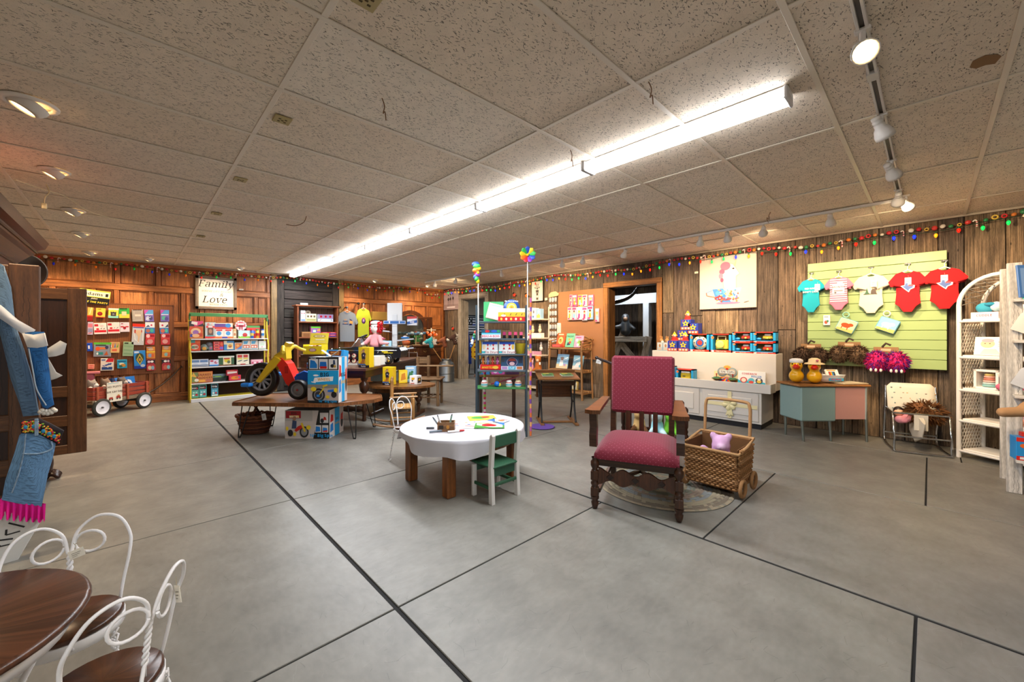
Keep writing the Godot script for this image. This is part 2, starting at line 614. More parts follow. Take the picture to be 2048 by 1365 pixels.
func room():
	# ---- floor: painted slabs with dark recessed joints
	var fl := struct("floor", B.new("161616").box(3.4, -0.056, -3.8, 13.2, 0.1, 14), "matte")
	var xs := [-3.2, -0.72, 0.82, 2.37, 3.93, 5.47, 6.32]
	var zj := [[-7.7, -6.27, -4.62, -3.12, -1.58, -0.04, 1.5], [-7.7, -6.27, -4.62, -3.12, -1.58, -0.04, 1.5], [-7.7, -6.2, -4.68, -3.12, -1.58, -0.04, 1.5], [-7.7, -6.2, -4.68, -3.12, -0.9, 0.6], [-6.8, -5.2, -3.6, -1.9, -0.02, 1.5], [-6.8, -5.2, -3.6, -1.9, 0.2, 1.5]]
	rng.seed = 21
	for i in 6:
		var z0 := ZB
		var zs: Array = zj[i] + [3.1]
		for z1 in zs:
			var hw := 0.010 if i in [2, 3] else 0.006
			var x0: float = xs[i] + hw
			var x1: float = xs[i + 1] - (0.010 if i in [1, 2] else 0.006)
			var t := rng.randf_range(0.985, 1.015)
			var b := B.new(Color(0.588 * t, 0.576 * t, 0.54 * t))
			b.uo = Vector2(rng.randf() * 3, rng.randf() * 3)
			b.box((x0 + x1) / 2, -0.004, (z0 + z1) / 2, x1 - x0, 0.008, z1 - z0 - 0.010, 0.002)
			part(fl, "slab", b, "floor_paint")
			z0 = z1
	part(fl, "slab", B.new(Color(0.5, 0.49, 0.47)).box(8.2, -0.004, -3.8, 3.7, 0.008, 13.8), "floor_paint")
	# ---- ceiling: boards lying on a grid of tees
	var ce := struct("ceiling", B.new("4a4038").box(3.3, HC + 0.10, -3.1, 13.4, 0.06, 12.8), "matte")
	var variants := []
	for vv in 4:
		var b := B.new(["f9edda", "f7e9d5", "faefde", "f5e6d1"][vv])
		var o := Vector2(0.27 * vv, 0.31 * vv)
		for s in [-1.0, 1.0]:
			pass
		b.box(0, 0.012, 0, 1.214, 0.018, 0.604)
		# underside with its own board print
		b.flat()
		var X := 0.607
		var Z := 0.302
		b.quad(Vector3(-X, 0.0028, -Z), Vector3(X, 0.0028, -Z), Vector3(X, 0.0028, Z), Vector3(-X, 0.0028, Z), o, o + Vector2(1, 0), o + Vector2(1, 1), o + Vector2(0, 1))
		variants.append(b.mesh())
	rng.seed = 8
	for ix in 9:
		var xc := -3.1335 + 1.2192 * ix + 0.6096
		for iz in 20:
			var zc := 2.678 - 0.6096 * iz - 0.3048
			if xc > 6.2 or zc < -9.25: continue
			var o := part(ce, "ceiling_tile", variants[rng.randi() % 4], "ceiling_board")
			o.position = Vector3(xc, HC + rng.randf_range(-0.001, 0.002), zc)
			if rng.randf() < 0.5: o.rotation.y = PI
	for ix in 9:
		var b := B.new("e0d6c6").box(0, 0, 0, 0.024, 0.006, 12.2, 0.001)
		var o := part(ce, "main_tee", b, "satin")
		o.position = Vector3(-3.1335 + 1.2192 * ix, HC - 0.001, -3.1)
	for iz in 21:
		var z := 2.678 - 0.6096 * iz
		if z < ZB: continue
		var o := part(ce, "cross_tee", B.new("dcd2c2").box(0, 0, 0, 9.3, 0.006, 0.024, 0.001), "satin")
		o.position = Vector3(1.5, HC - 0.002, z)
	for sgn in [[Vector3(1.5, HC - 0.006, ZB + 0.012), Vector3(9.4, 0.02, 0.02)], [Vector3(XW - 0.012, HC - 0.006, -3.1), Vector3(0.02, 0.02, 12.2)]]:
		var q: Vector3 = sgn[1]
		var o := part(ce, "wall_angle", B.new("b9ad9c").box(0, 0, 0, q.x, q.y, q.z), "satin")
		o.position = sgn[0]
	var stain := B.new("8a6a48")
	stain.ext(pv([0, 0, 0.05, -0.01, 0.08, 0.02, 0.075, 0.06, 0.09, 0.1, 0.04, 0.12, 0.01, 0.1, -0.015, 0.05]), 0, 0.0006)
	var so := part(ce, "water_stain", stain, "matte", "brown water stain on a ceiling board")
	so.rotation_degrees = Vector3(90, 0, 0)
	so.position = Vector3(2.68, HC + 0.0008, 0.13)
	so.scale = Vector3(1.1, 0.7, 1)
	# ---- plain shell walls
	struct("wall_left", B.new("ded2c0").box(-3.15, 1.2, -3.1, 0.1, 2.4, 12.4), "wood")
	struct("wall_front", B.new("e2d8c8").box(1.5, 1.2, 3.05, 9.4, 2.4, 0.1), "wood")
	# ---- back wall: stained panelling
	var bw := struct("wall_back", B.new("6e3a1c").box(1.5, 1.2, ZB - 0.06, 9.4, 2.4, 0.08), "wood")
	var tones := ["c47a40", "ca8046", "bb7038", "cf874c"]
	rng.seed = 31
	for seg in [[-3.05, 1.99], [3.42, 6.09]]:
		# rails
		for r in [[2.345, 0.07], [1.935, 0.10], [1.33, 0.09], [0.74, 0.09], [0.07, 0.14]]:
			var b := B.new("bb733c")
			b.uo = Vector2(rng.randf(), rng.randf())
			b.box((seg[0] + seg[1]) / 2, r[0], ZB + 0.004, seg[1] - seg[0], r[1], 0.028, 0.005)
			part(bw, "rail", b, "wood")
		for row in [[1.985, 2.31, 0.80], [1.375, 1.885, 0.42], [0.785, 1.285, 0.50], [0.14, 0.695, 0.42]]:
			var x: float = seg[0]
			var k := 0
			while x < seg[1] - 0.08:
				var wd: float = row[2] * (1.0 if k % 3 != 1 else 0.62)
				var x1: float = minf(x + wd, seg[1])
				if seg[1] - x1 < 0.15: x1 = seg[1]
				var hh: float = row[1] - row[0]
				var sb := B.new("b06a35")
				sb.uo = Vector2(rng.randf(), rng.randf())
				sb.box(x1 - 0.03, (row[0] + row[1]) / 2, ZB + 0.002, 0.06, hh, 0.024, 0.004)
				part(bw, "stile", sb, "wood")
				var b := B.new(tones[rng.randi() % 4])
				b.uo = Vector2(rng.randf(), rng.randf())
				var xa := x + 0.012
				var xb := x1 - 0.072
				b.box((xa + xb) / 2, (row[0] + row[1]) / 2, ZB - 0.012, xb - xa + 0.02, hh, 0.012, 0.0, 1)
				b.c("985624")
				for q in [[(xa + xb) / 2, row[0] + 0.012, xb - xa, 0.018], [(xa + xb) / 2, row[1] - 0.012, xb - xa, 0.018], [xa + 0.006, (row[0] + row[1]) / 2, 0.018, hh], [xb - 0.006, (row[0] + row[1]) / 2, 0.018, hh]]:
					b.box(q[0], q[1], ZB - 0.001, q[2], q[3], 0.014, 0.005)
				part(bw, "panel", b, "wood")
				x = x1
				k += 1
	# tan posts and the old dark plank door between them
	for x in [2.045, 3.37]:
		part(bw, "post", B.new("9a7a48").box(x, 1.19, ZB + 0.01, 0.105, 2.36, 0.08, 0.006), "wood")
	var dd := struct("door_1", B.new("352c27").box(2.71, 1.15, ZB - 0.005, 1.22, 2.28, 0.02), "barn")
	rng.seed = 77
	for st in [[2.16, 0.13], [3.25, 0.13]]:
		part(dd, "stile", B.new("4d443d").box(st[0], 1.15, ZB + 0.02, st[1], 2.26, 0.03, 0.004), "barn")
	var yy := 0.1
	for k in 11:
		var hh: float = [0.2, 0.19, 0.22, 0.18][k % 4]
		if yy + hh > 2.3: break
		var b := B.new(["463d37", "3d3531", "4b423b"][k % 3])
		b.uo = Vector2(rng.randf(), rng.randf())
		b.box(2.705, yy + hh / 2, ZB + 0.012 + 0.006 * (k % 2), 0.95, hh - 0.016, 0.03, 0.004)
		part(dd, "plank", b, "barn")
		yy += hh
	# ---- barn wood wall with two doorways
	var rw := struct("wall_right", B.new("2b2019").box(XW + 0.13, 2.28, -3.1, 0.14, 0.30, 12.3), "barn")
	var core := B.new("2b2019")
	for q in [[-9.15, -8.36, 2.14], [-7.28, -3.98, 2.14], [-2.98, 3.05, 2.14]]:
		core.box(XW + 0.13, q[2] / 2, (q[0] + q[1]) / 2, 0.14, q[2], q[1] - q[0])
	part(rw, "wall_core", core, "barn")
	var pt := ["8c7a68", "7f6d5c", "967f68", "706153", "a18a6e", "7a6553", "8e785f", "65584c", "9a8064"]
	rng.seed = 101
	var z := -9.08
	while z < 3.0:
		var wd := rng.randf_range(0.17, 0.34)
		var z1 := minf(z + wd, 3.04)
		var zc := (z + z1) / 2
		var y0 := 0.0
		if zc > -8.42 and zc < -7.24: y0 = 2.16
		if zc > -4.02 and zc < -2.94: y0 = 2.06
		if y0 == 0.0:
			if z < -8.42 and z1 > -8.42: z1 = -8.42
			if z < -4.04 and z1 > -4.04: z1 = -4.04
		else:
			var lim := -7.24 if zc < -6 else -2.94
			if z1 > lim: z1 = lim
		zc = (z + z1) / 2
		var cuts := [y0]
		if y0 == 0.0 and rng.randf() < 0.75: cuts.append(rng.randf_range(0.7, 1.5))
		cuts.append(HC - 0.002)
		for k in cuts.size() - 1:
			var tn := Color(pt[rng.randi() % pt.size()])
			var b := B.new(tn)
			b.uo = Vector2(rng.randf() * 2, rng.randf() * 2)
			var th := rng.randf_range(0.02, 0.034)
			b.box(XW + 0.06 - th / 2, (cuts[k] + cuts[k + 1]) / 2, zc, th + 0.03, cuts[k + 1] - cuts[k] - 0.006, z1 - z - 0.006, 0.004)
			if rng.randf() < 0.7:
				b.c("1d1712")
				for q in [0.06, cuts[k + 1] - cuts[k] - 0.07]:
					for dz in [-0.25, 0.25]:
						b.rod(Vector3(XW + 0.046 - th - 0.004, cuts[k] + q, zc + dz * wd), Vector3(XW + 0.044 - th, cuts[k] + q, zc + dz * wd), 0.005, -1, 6)
			part(rw, "plank", b, "barn" if rng.randf() < 0.55 else "barn_worn")
		z = z1
	# door casing to the next showroom (new timber)
	var t2 := struct("trim_1", null, null)
	for q in [[-3.985, 1.0, 0.085, 2.0], [-2.985, 1.0, 0.085, 2.0]]:
		part(t2, "casing", B.new("b57a3e").box(XW - 0.005, q[1], q[0], 0.03, q[3], q[2], 0.004), "wood")
	part(t2, "casing", B.new("b57a3e").box(XW - 0.005, 2.03, -3.485, 0.03, 0.09, 1.085, 0.004), "wood")
	for q in [-3.935, -3.035]:
		part(t2, "jamb", B.new("6a4526").box(XW + 0.11, 1.0, q, 0.20, 2.0, 0.02, 0.002), "wood")
	part(t2, "jamb", B.new("6a4526").box(XW + 0.11, 1.995, -3.485, 0.20, 0.02, 0.92, 0.002), "wood")
	# white casing of the far doorway
	var t1 := struct("trim_2", null, null)
	for q in [-8.36, -7.28]:
		part(t1, "casing", B.new("b9b0a2").box(XW - 0.005, 1.03, q, 0.03, 2.06, 0.11, 0.004), "wood")
	part(t1, "casing", B.new("b9b0a2").box(XW - 0.005, 2.11, -7.82, 0.03, 0.11, 1.19, 0.004), "wood")
	for q in [-8.30, -7.34]:
		part(t1, "jamb", B.new("aaa193").box(XW + 0.12, 1.03, q, 0.22, 2.06, 0.02, 0.002), "wood")
	part(t1, "jamb", B.new("aaa193").box(XW + 0.12, 2.05, -7.82, 0.22, 0.02, 0.94, 0.002), "wood")
	# rooms beyond the doorways
	var nr := struct("wall_beyond", B.new("6b563f").box(9.9, 1.25, -3.8, 0.1, 2.5, 13.8), "barn")
	rng.seed = 55
	var zz := -6.4
	while zz < -1.0:
		var wd := rng.randf_range(0.16, 0.26)
		var b := B.new(pt[rng.randi() % 9] if zz < -4.6 else ["b08a58", "a9824e", "b89462"][rng.randi() % 3])
		b.uo = Vector2(rng.randf(), rng.randf())
		b.box(9.83, 1.2, zz + wd / 2, 0.03, 2.4, wd - 0.008, 0.003)
		part(nr, "plank", b, "barn")
		zz += wd
	part(nr, "plaster_face", B.new("b3a696").box(9.84, 1.2, -8.3, 0.02, 2.4, 3.6), "matte")
	struct("wall_partition", B.new("9c8f80").box(8.1, 1.2, -6.5, 3.5, 2.4, 0.1), "matte")
	struct("wall_end", B.new("9a9082").box(8.1, 1.25, -10.65, 3.8, 2.5, 0.1), "matte")
	struct("wall_return", B.new("8f8578").box(6.2, 1.25, -9.9, 0.1, 2.5, 1.5), "matte")
	struct("wall_side", B.new("8a7862").box(8.1, 1.2, 3.05, 3.8, 2.4, 0.1), "matte")
func ceiling_things():
	# ---- a run of seven wrap-around tube fixtures
	var names := ["with a bare end, biggest of the run", "second from the bare end of the run", "third from the bare end of the run", "in the middle of the run of seven", "fifth from the bare end of the run", "sixth along the run, above the pedal car", "last one, above the dark plank door", "behind the camera, over the parlor set", "behind the camera, next to the front wall"]
	for k in 9:
		var z := -0.47 - 1.2 * k - 0.6 if k < 7 else 0.5 + 1.2 * (k - 7)
		var t = thing("tube_light_fixture", "white tube light fixture on the ceiling, " + names[k], "ceiling light", 2.335 if k < 7 else -0.7, HC, z, 0, "run of tube light fixtures")
		var b := B.new("e6e6e8")
		b.box(0, -0.014, 0, 0.104, 0.028, 1.196, 0.003)
		part(t, "housing", b, "satin")
		var d := B.new()
		d.soft()
		var prof := []
		for i in 17:
			var a := -0.3 + (PI + 0.6) * i / 16.0
			prof.append(Vector2(-0.058 * signf(cos(a)) * pow(absf(cos(a)), 0.6), -0.036 - 0.032 * signf(sin(a)) * pow(absf(sin(a)), 0.7)))
		for i in 16:
			d.quad(V(prof[i].x, prof[i].y, -0.58), V(prof[i].x, prof[i].y, 0.58), V(prof[i + 1].x, prof[i + 1].y, 0.58), V(prof[i + 1].x, prof[i + 1].y, -0.58))
		part(t, "diffuser", d, "tube_glow")
		for s in [-1, 1]: part(t, "end_cap", B.new("d9d9dc").box(0, -0.034, s * 0.589, 0.136, 0.066, 0.016, 0.006), "satin")
		var al := AreaLight3D.new()
		al.area_size = Vector2(0.09, 1.14)
		add_light(al, "tube_light", 0, -0.07, 0, 1.5, Color(0.95, 0.97, 1.0), t)
		al.rotation_degrees = V(-90, 0, 0)
	# ---- track lighting
	var tr = thing("lighting_track", "white lighting track crossing the ceiling tiles beside the tube lights", "track", 1.7, HC - 0.004, -0.18)
	var rail := func(L, along_x):
		var b := B.new("dcd8d2")
		for s in [-1, 1]: b.box(0 if along_x else s * 0.013, -0.011, s * 0.013 if along_x else 0, L if along_x else 0.009, 0.022, 0.009 if along_x else L, 0.001)
		b.box(0, -0.003, 0, L if along_x else 0.034, 0.006, 0.034 if along_x else L)
		b.c("55504a").box(0, -0.0075, 0, L if along_x else 0.015, 0.003, 0.015 if along_x else L)
		return b
	part(tr, "rail", rail.call(6.4, true), "satin")
	for x in [0.75, 2.3, 3.15]: part(tr, "joint_cover", B.new("cfccc6").box(x, -0.014, 0, 0.07, 0.026, 0.042, 0.002), "satin")
	var tq = thing("lighting_track", "long white lighting track running along the barn wood wall", "track", 4.93, HC - 0.004, -4.15)
	part(tq, "rail", rail.call(7.9, false), "satin")
	part(tq, "joint_cover", B.new("cfccc6").box(0, -0.014, 3.93, 0.05, 0.026, 0.06, 0.002), "satin")
	# heads: x, z, aim point, label
	var heads := [
		[2.05, -0.18, V(0.6, 1.0, 0.3), "lit track head glaring towards the camera beside the tube light"],
		[2.92, -0.18, V(4.4, 0.4, 0.6), "ribbed track head next along from the glaring lamp"],
		[3.74, -0.18, V(5.6, 1.0, 0.5), "ribbed track head halfway along the crossing track"],
		[4.55, -0.18, V(6.1, 1.5, -0.3), "lit track head near the corner where the tracks meet"],
		[4.78, -0.14, V(6.1, 1.3, 0.5), "track head at the very end of the crossing track"],
		[4.93, -0.67, V(6.1, 1.35, -0.75), "track head aimed at the lime green slat board"],
		[4.93, -1.24, V(6.1, 1.8, -1.6), "track head in front of the unicorn canvas, corner side"],
		[4.93, -1.60, V(6.1, 1.5, -1.9), "track head right in front of the unicorn canvas"],
		[4.93, -1.90, V(6.1, 1.3, -2.4), "track head just past the unicorn canvas"],
		[4.93, -2.40, V(6.1, 1.0, -2.6), "track head before the timber doorway"],
		[4.93, -2.92, V(6.1, 1.0, -4.4), "track head in front of the timber doorway"],
		[4.93, -3.62, V(6.1, 1.6, -4.5), "track head in front of the wall pegboard, doorway side"],
		[4.93, -4.02, V(6.1, 1.5, -4.9), "track head behind the tall pinwheel"],
		[4.93, -4.75, V(6.1, 1.4, -5.6), "track head in front of the giraffe picture"],
		[4.93, -5.45, V(6.1, 1.3, -6.3), "track head before the far white doorway"],
		[4.93, -6.9, V(6.1, 1.5, -8.9), "track head by the far corner, small hanging one"],
		[4.93, -7.7, V(5.6, 1.2, -9.0), "last track head towards the panelled wall"]]
	var warm := Color(1.0, 0.87, 0.70)
	for h in heads:
		var t = thing("track_spotlight", h[3], "spotlight", h[0], HC - 0.03, h[1], 0, "track spotlights")
		part(t, "stem", B.new("dedad4").rod(V(0, 0.012, 0), V(0, -0.05, 0), 0.010, -1, 8).box(0, 0.006, 0, 0.03, 0.014, 0.05, 0.003), "satin")
		var dir: Vector3 = (h[2] - (t.position + V(0, -0.07, 0))).normalized()
		var hd := B.new("e2ded8")
		var bs := Basis(Quaternion(Vector3.UP, dir))
		hd.xf = Transform3D(bs, V(0, -0.07, 0))
		hd.lathe(0, 0, 0, [[0.0, -0.075], [0.020, -0.074], [0.022, -0.06], [0.018, -0.056], [0.023, -0.05], [0.023, -0.04], [0.019, -0.036], [0.024, -0.03], [0.024, -0.014], [0.034, 0.0], [0.043, 0.03], [0.044, 0.05], [0.040, 0.05], [0.036, 0.03]], 16)
		part(t, "head", hd, "satin")
		var gl := B.new()
		gl.xf = hd.xf
		gl.lathe(0, 0, 0, [[0.037, 0.034], [0.03, 0.041], [0.0, 0.043]], 16)
		part(t, "lamp_face", gl, "warm_glow")
		var sl := SpotLight3D.new()
		add_light(sl, "spot_light", 0, 0, 0, 1.4, warm, t)
		sl.position = V(0, -0.07, 0) + dir * 0.052
		sl.look_at_from_position(sl.position + t.position, h[2], Vector3.UP)
		sl.position = V(0, -0.07, 0) + dir * 0.052
		sl.spot_angle = 46.0
		sl.spot_angle_attenuation = 0.9
		sl.light_size = 0.035
		sl.spot_range = 14.0
	# ---- recessed adjustable downlights
	var dl := [[-0.39, -3.23, 0.15, "large recessed downlight glowing above the open wardrobe"], [-0.42, -4.45, 0.12, "recessed eyeball downlight, second from the wardrobe"], [-0.42, -5.75, 0.12, "recessed eyeball downlight above the loose ceiling wire"], [-0.45, -7.0, 0.12, "recessed eyeball downlight over the wagon"], [-0.46, -8.55, 0.12, "recessed downlight close to the candy garland"], [0.19, -8.62, 0.10, "small eyeball downlight above the pegboard"], [1.42, -8.66, 0.10, "small eyeball downlight above the family sign"], [3.95, -8.62, 0.10, "small white downlight above the lime shirt"], [5.3, -8.6, 0.10, "small white downlight near the far corner"]]
	for q in dl:
		var t = thing("downlight", q[3], "ceiling light", q[0], HC - 0.002, q[1], 0, "recessed downlights")
		var r: float = q[2] * 0.72
		part(t, "trim_ring", B.new("ded9d2").lathe(0, 0, 0, [[r * 0.72, -0.002], [r * 0.74, -0.012], [r * 0.98, -0.008], [r, 0.0]], 24), "satin")
		var ey := B.new("d6d1ca")
		ey.xf = Transform3D(Basis(V(0, 0, 1), deg_to_rad(-28)), V(0, 0.004, 0))
		ey.lathe(0, 0, 0, [[r * 0.72, 0.0], [r * 0.7, -0.02], [r * 0.6, -0.042], [r * 0.46, -0.052], [r * 0.44, -0.04]], 24)
		part(t, "eyeball", ey, "satin")
		var gl := B.new()
		gl.xf = ey.xf
		gl.lathe(0, 0, 0, [[r * 0.44, -0.042], [r * 0.3, -0.046], [0.0, -0.048]], 20)
		part(t, "lamp_face", gl, "warm_glow")
		var sl := SpotLight3D.new()
		add_light(sl, "down_light", 0, 0, 0, 1.7, warm, t)
		var dir := ey.xf.basis * Vector3.DOWN
		sl.position = V(0, 0.004, 0) + dir * 0.056
		sl.quaternion = Quaternion(Vector3.FORWARD, dir)
		sl.spot_angle = 62.0
		sl.spot_angle_attenuation = 0.8
		sl.light_size = 0.05
		sl.spot_range = 14.0
	# ---- little square vents in a row beside the main tee
	var pl := ["square vent plate cut off by the picture's upper edge", "square beige vent plate, second in the row", "square beige vent plate, third in the row", "square beige vent plate, fourth in the row", "small beige vent plate with a dangling cord"]
	for k in 5:
		var t = thing("vent_plate", pl[k], "vent", 0.605, HC - 0.001, [-1.39, -2.5, -3.7, -4.92, -6.2][k], 0, "vent plates on the ceiling")
		part(t, "plate", B.new("ab9a68").box(0, -0.004, 0, 0.085, 0.008, 0.085, 0.002), "satin")
		var hb := B.new("4a3f24")
		for q in [[-0.015, -0.015], [0.015, 0.015], [0.015, -0.015], [-0.015, 0.015], [0, 0]]: hb.box(q[0], -0.0085, q[1], 0.012, 0.002, 0.008)
		part(t, "slots", hb, "matte")
	# ---- loose wires and hooks on the ceiling
	var wire := B.new("d8c9a4").tube(spline([V(-0.62, 2.30, -4.6), V(-0.52, 2.335, -4.9), V(-0.42, 2.36, -5.15), V(-0.28, 2.30, -5.35), V(-0.02, 2.335, -5.75), V(0.2, 2.372, -6.0), V(0.34, 2.36, -6.15), V(0.55, 2.372, -6.25)], 8), 0.004, 6)
	solo("extension_wire", wire, "satin", "loose cream wire drooping across the ceiling by the wardrobe", "wire")
	var pg := thing("power_plug", "cream plug hanging from the ceiling wire above the wardrobe", "plug", -0.50, 2.17, -4.75)
	part(pg, "plug_body", B.new("e0d2a8").box(0, 0, 0, 0.03, 0.045, 0.02, 0.005), "satin")
	part(pg, "plug_cord", B.new("e0d2a8").tube(spline([V(0, 0.02, 0), V(0.005, 0.07, 0), V(0.02, 0.13, -0.06), V(0.0, 0.195, -0.1)], 5), 0.004, 6), "satin")
	var hooks := [[1.79, -0.92, "the nearest tube light"], [2.08, -1.62, "the second tube light"], [0.93, -1.93, "the second vent plate"], [4.3, -3.55, "the tall pinwheel"], [4.55, -1.1, "the long lighting track"], [1.26, -4.63, "the middle of the tiles, a curved twig"]]
	for k in hooks.size():
		var q = hooks[k]
		var hk := B.new("7d5a3c")
		if k == 5: hk.tube(spline([V(-0.24, 0, -0.02), V(-0.1, -0.03, 0.02), V(0.08, -0.035, 0.02), V(0.22, -0.005, -0.01)], 6), 0.004, 5)
		else: hk.tube(spline([V(-0.02, 0, 0), V(0.0, -0.03, 0.005), V(-0.006, -0.07, 0.0), V(0.016, -0.05, 0.0), V(0.006, -0.1, 0.01)], 4), 0.0028, 5)
		solo("ceiling_hook", hk, "matte", "thin wire hook hanging from the ceiling near " + q[2], "hook", q[0], HC - 0.006, q[1], 20.0 * k, "bits of wire left on the ceiling")
func blob(b: B, prims: Array, cell: float, k: float):
	var lo := Vector3.INF
	var hi := -Vector3.INF
	var ps := []
	for q in prims:
		var m: float = maxf(q[2], q[3]) + cell * 2.0
		lo = lo.min(q[0].min(q[1]) - Vector3.ONE * m)
		hi = hi.max(q[0].max(q[1]) + Vector3.ONE * m)
		ps.append([q[0], q[1] - q[0], maxf((q[1] - q[0]).length_squared(), 1e-9), q[2], q[3], Color(q[4]).srgb_to_linear()])
	var n := Vector3i((hi - lo) / cell) + Vector3i.ONE * 2
	var sy := n.x
	var sz := n.x * n.y
	var f := PackedFloat32Array()
	f.resize(sz * n.z)
	for z in n.z:
		for y in n.y:
			for x in n.x:
				var p := lo + V(x, y, z) * cell
				var d := 1e9
				for q in ps:
					var t: float = clampf((p - q[0]).dot(q[1]) / q[2], 0.0, 1.0)
					var e: float = p.distance_to(q[0] + q[1] * t) - lerpf(q[3], q[4], t)
					var h := maxf(k - absf(d - e), 0.0) / k
					d = minf(d, e) - h * h * k * 0.25
				f[x + y * sy + z * sz] = d
	var vid := {}
	var vp := []
	var vc := []
	for z in n.z - 1:
		for y in n.y - 1:
			for x in n.x - 1:
				var i := x + y * sy + z * sz
				var cnt := 0
				var sum := Vector3.ZERO
				var s0 := 0
				for c in 8:
					if f[i + (c & 1) + ((c >> 1) & 1) * sy + (c >> 2) * sz] < 0: s0 += 1
				if s0 == 0 or s0 == 8: continue
				for c in 8:
					for ax in 3:
						if c & (1 << ax): continue
						var c2 := c | (1 << ax)
						var a := f[i + (c & 1) + ((c >> 1) & 1) * sy + (c >> 2) * sz]
						var e := f[i + (c2 & 1) + ((c2 >> 1) & 1) * sy + (c2 >> 2) * sz]
						if (a < 0) != (e < 0):
							var pa := V(c & 1, (c >> 1) & 1, c >> 2)
							sum += pa + (V(c2 & 1, (c2 >> 1) & 1, c2 >> 2) - pa) * (a / (a - e))
							cnt += 1
				vid[i] = vp.size()
				var p := lo + (V(x, y, z) + sum / cnt) * cell
				vp.append(p)
				var best := 1e9
				var bc := Color.WHITE
				for q in ps:
					var t: float = clampf((p - q[0]).dot(q[1]) / q[2], 0.0, 1.0)
					var e: float = p.distance_to(q[0] + q[1] * t) - lerpf(q[3], q[4], t)
					if e < best:
						best = e
						bc = q[5]
				vc.append(bc)
	b.soft()
	for i in vid:
		var x: int = i % sy
		var y: int = (i / sy) % n.y
		var z: int = i / sz
		for ax in 3:
			var st: int = [1, sy, sz][ax]
			var o1: int = [sy, sz, 1][ax]
			var o2: int = [sz, 1, sy][ax]
			if [y, z, x][ax] == 0 or [z, x, y][ax] == 0: continue
			var a := f[i]
			var e := f[i + st]
			if (a < 0) == (e < 0): continue
			if not (vid.has(i - o1) and vid.has(i - o2) and vid.has(i - o1 - o2)): continue
			var q := [vid[i], vid[i - o1], vid[i - o1 - o2], vid[i - o2]]
			if a < 0: q.reverse()
			for tr in [[0, 1, 2], [0, 2, 3]]:
				for j in tr:
					b.col = vc[q[j]]
					b.v(vp[q[j]], Vector2(vp[q[j]].x, vp[q[j]].y))
func fur(b: B, c: Vector3, r: Vector3, n: int, L: float, cols: Array, sd: int, droop := 0.4):
	rng.seed = sd
	b.flat()
	for i in n:
		var d := V(rng.randfn(), rng.randfn(), rng.randfn()).normalized()
		var p := c + d * r
		var dir := (d + V(rng.randf_range(-0.5, 0.5), -droop + rng.randf_range(-0.4, 0.3), rng.randf_range(-0.5, 0.5))).normalized()
		var s := dir.cross(V(rng.randfn(), rng.randfn(), rng.randfn())).normalized() * L * 0.16
		b.c(cols[rng.randi() % cols.size()])
		var tip := p + dir * L * rng.randf_range(0.6, 1.2)
		b.tri(p - s, p + s, tip)
		b.tri(p + s, p - s, tip)
func woven(b: B, a: Vector3, e: Vector3, y0: float, y1: float, rows: int, per: float, amp: float, nrm: Vector3, cols: Array, lean := Vector3.ZERO):
	var rh := (y1 - y0) / rows
	var L := a.distance_to(e)
	var n := maxi(4, int(L / per) * 4)
	for r in rows:
		b.c(cols[(r * 7 + r / 2) % cols.size()])
		var pts := []
		var t := (r + 0.5) / rows
		for i in n + 1:
			var u := float(i) / n
			var w := sin((u * L / per + (0.5 if r % 2 else 0.0)) * TAU)
			pts.append(a.lerp(e, u) + V(0, y0 + rh * (r + 0.5), 0) + nrm * amp * w + lean * t)
		b.tube(pts, rh * 0.56, 5)
func build_all():
	parlor_set()
	kids_table()
	red_chair_area()
	low_table()
	library_table()
	oval_table()
	armoire()
	green_shelf()
	pegboard_left()
	wagon()
	back_wall_things()
	far_corner()
	display_rack()
	wall_shelf_and_pegboard()
	white_cabinet()
	child_desk()
	slat_board()
	baby_seat()
	etagere()
	white_shelf()
	next_room()
	garlands()
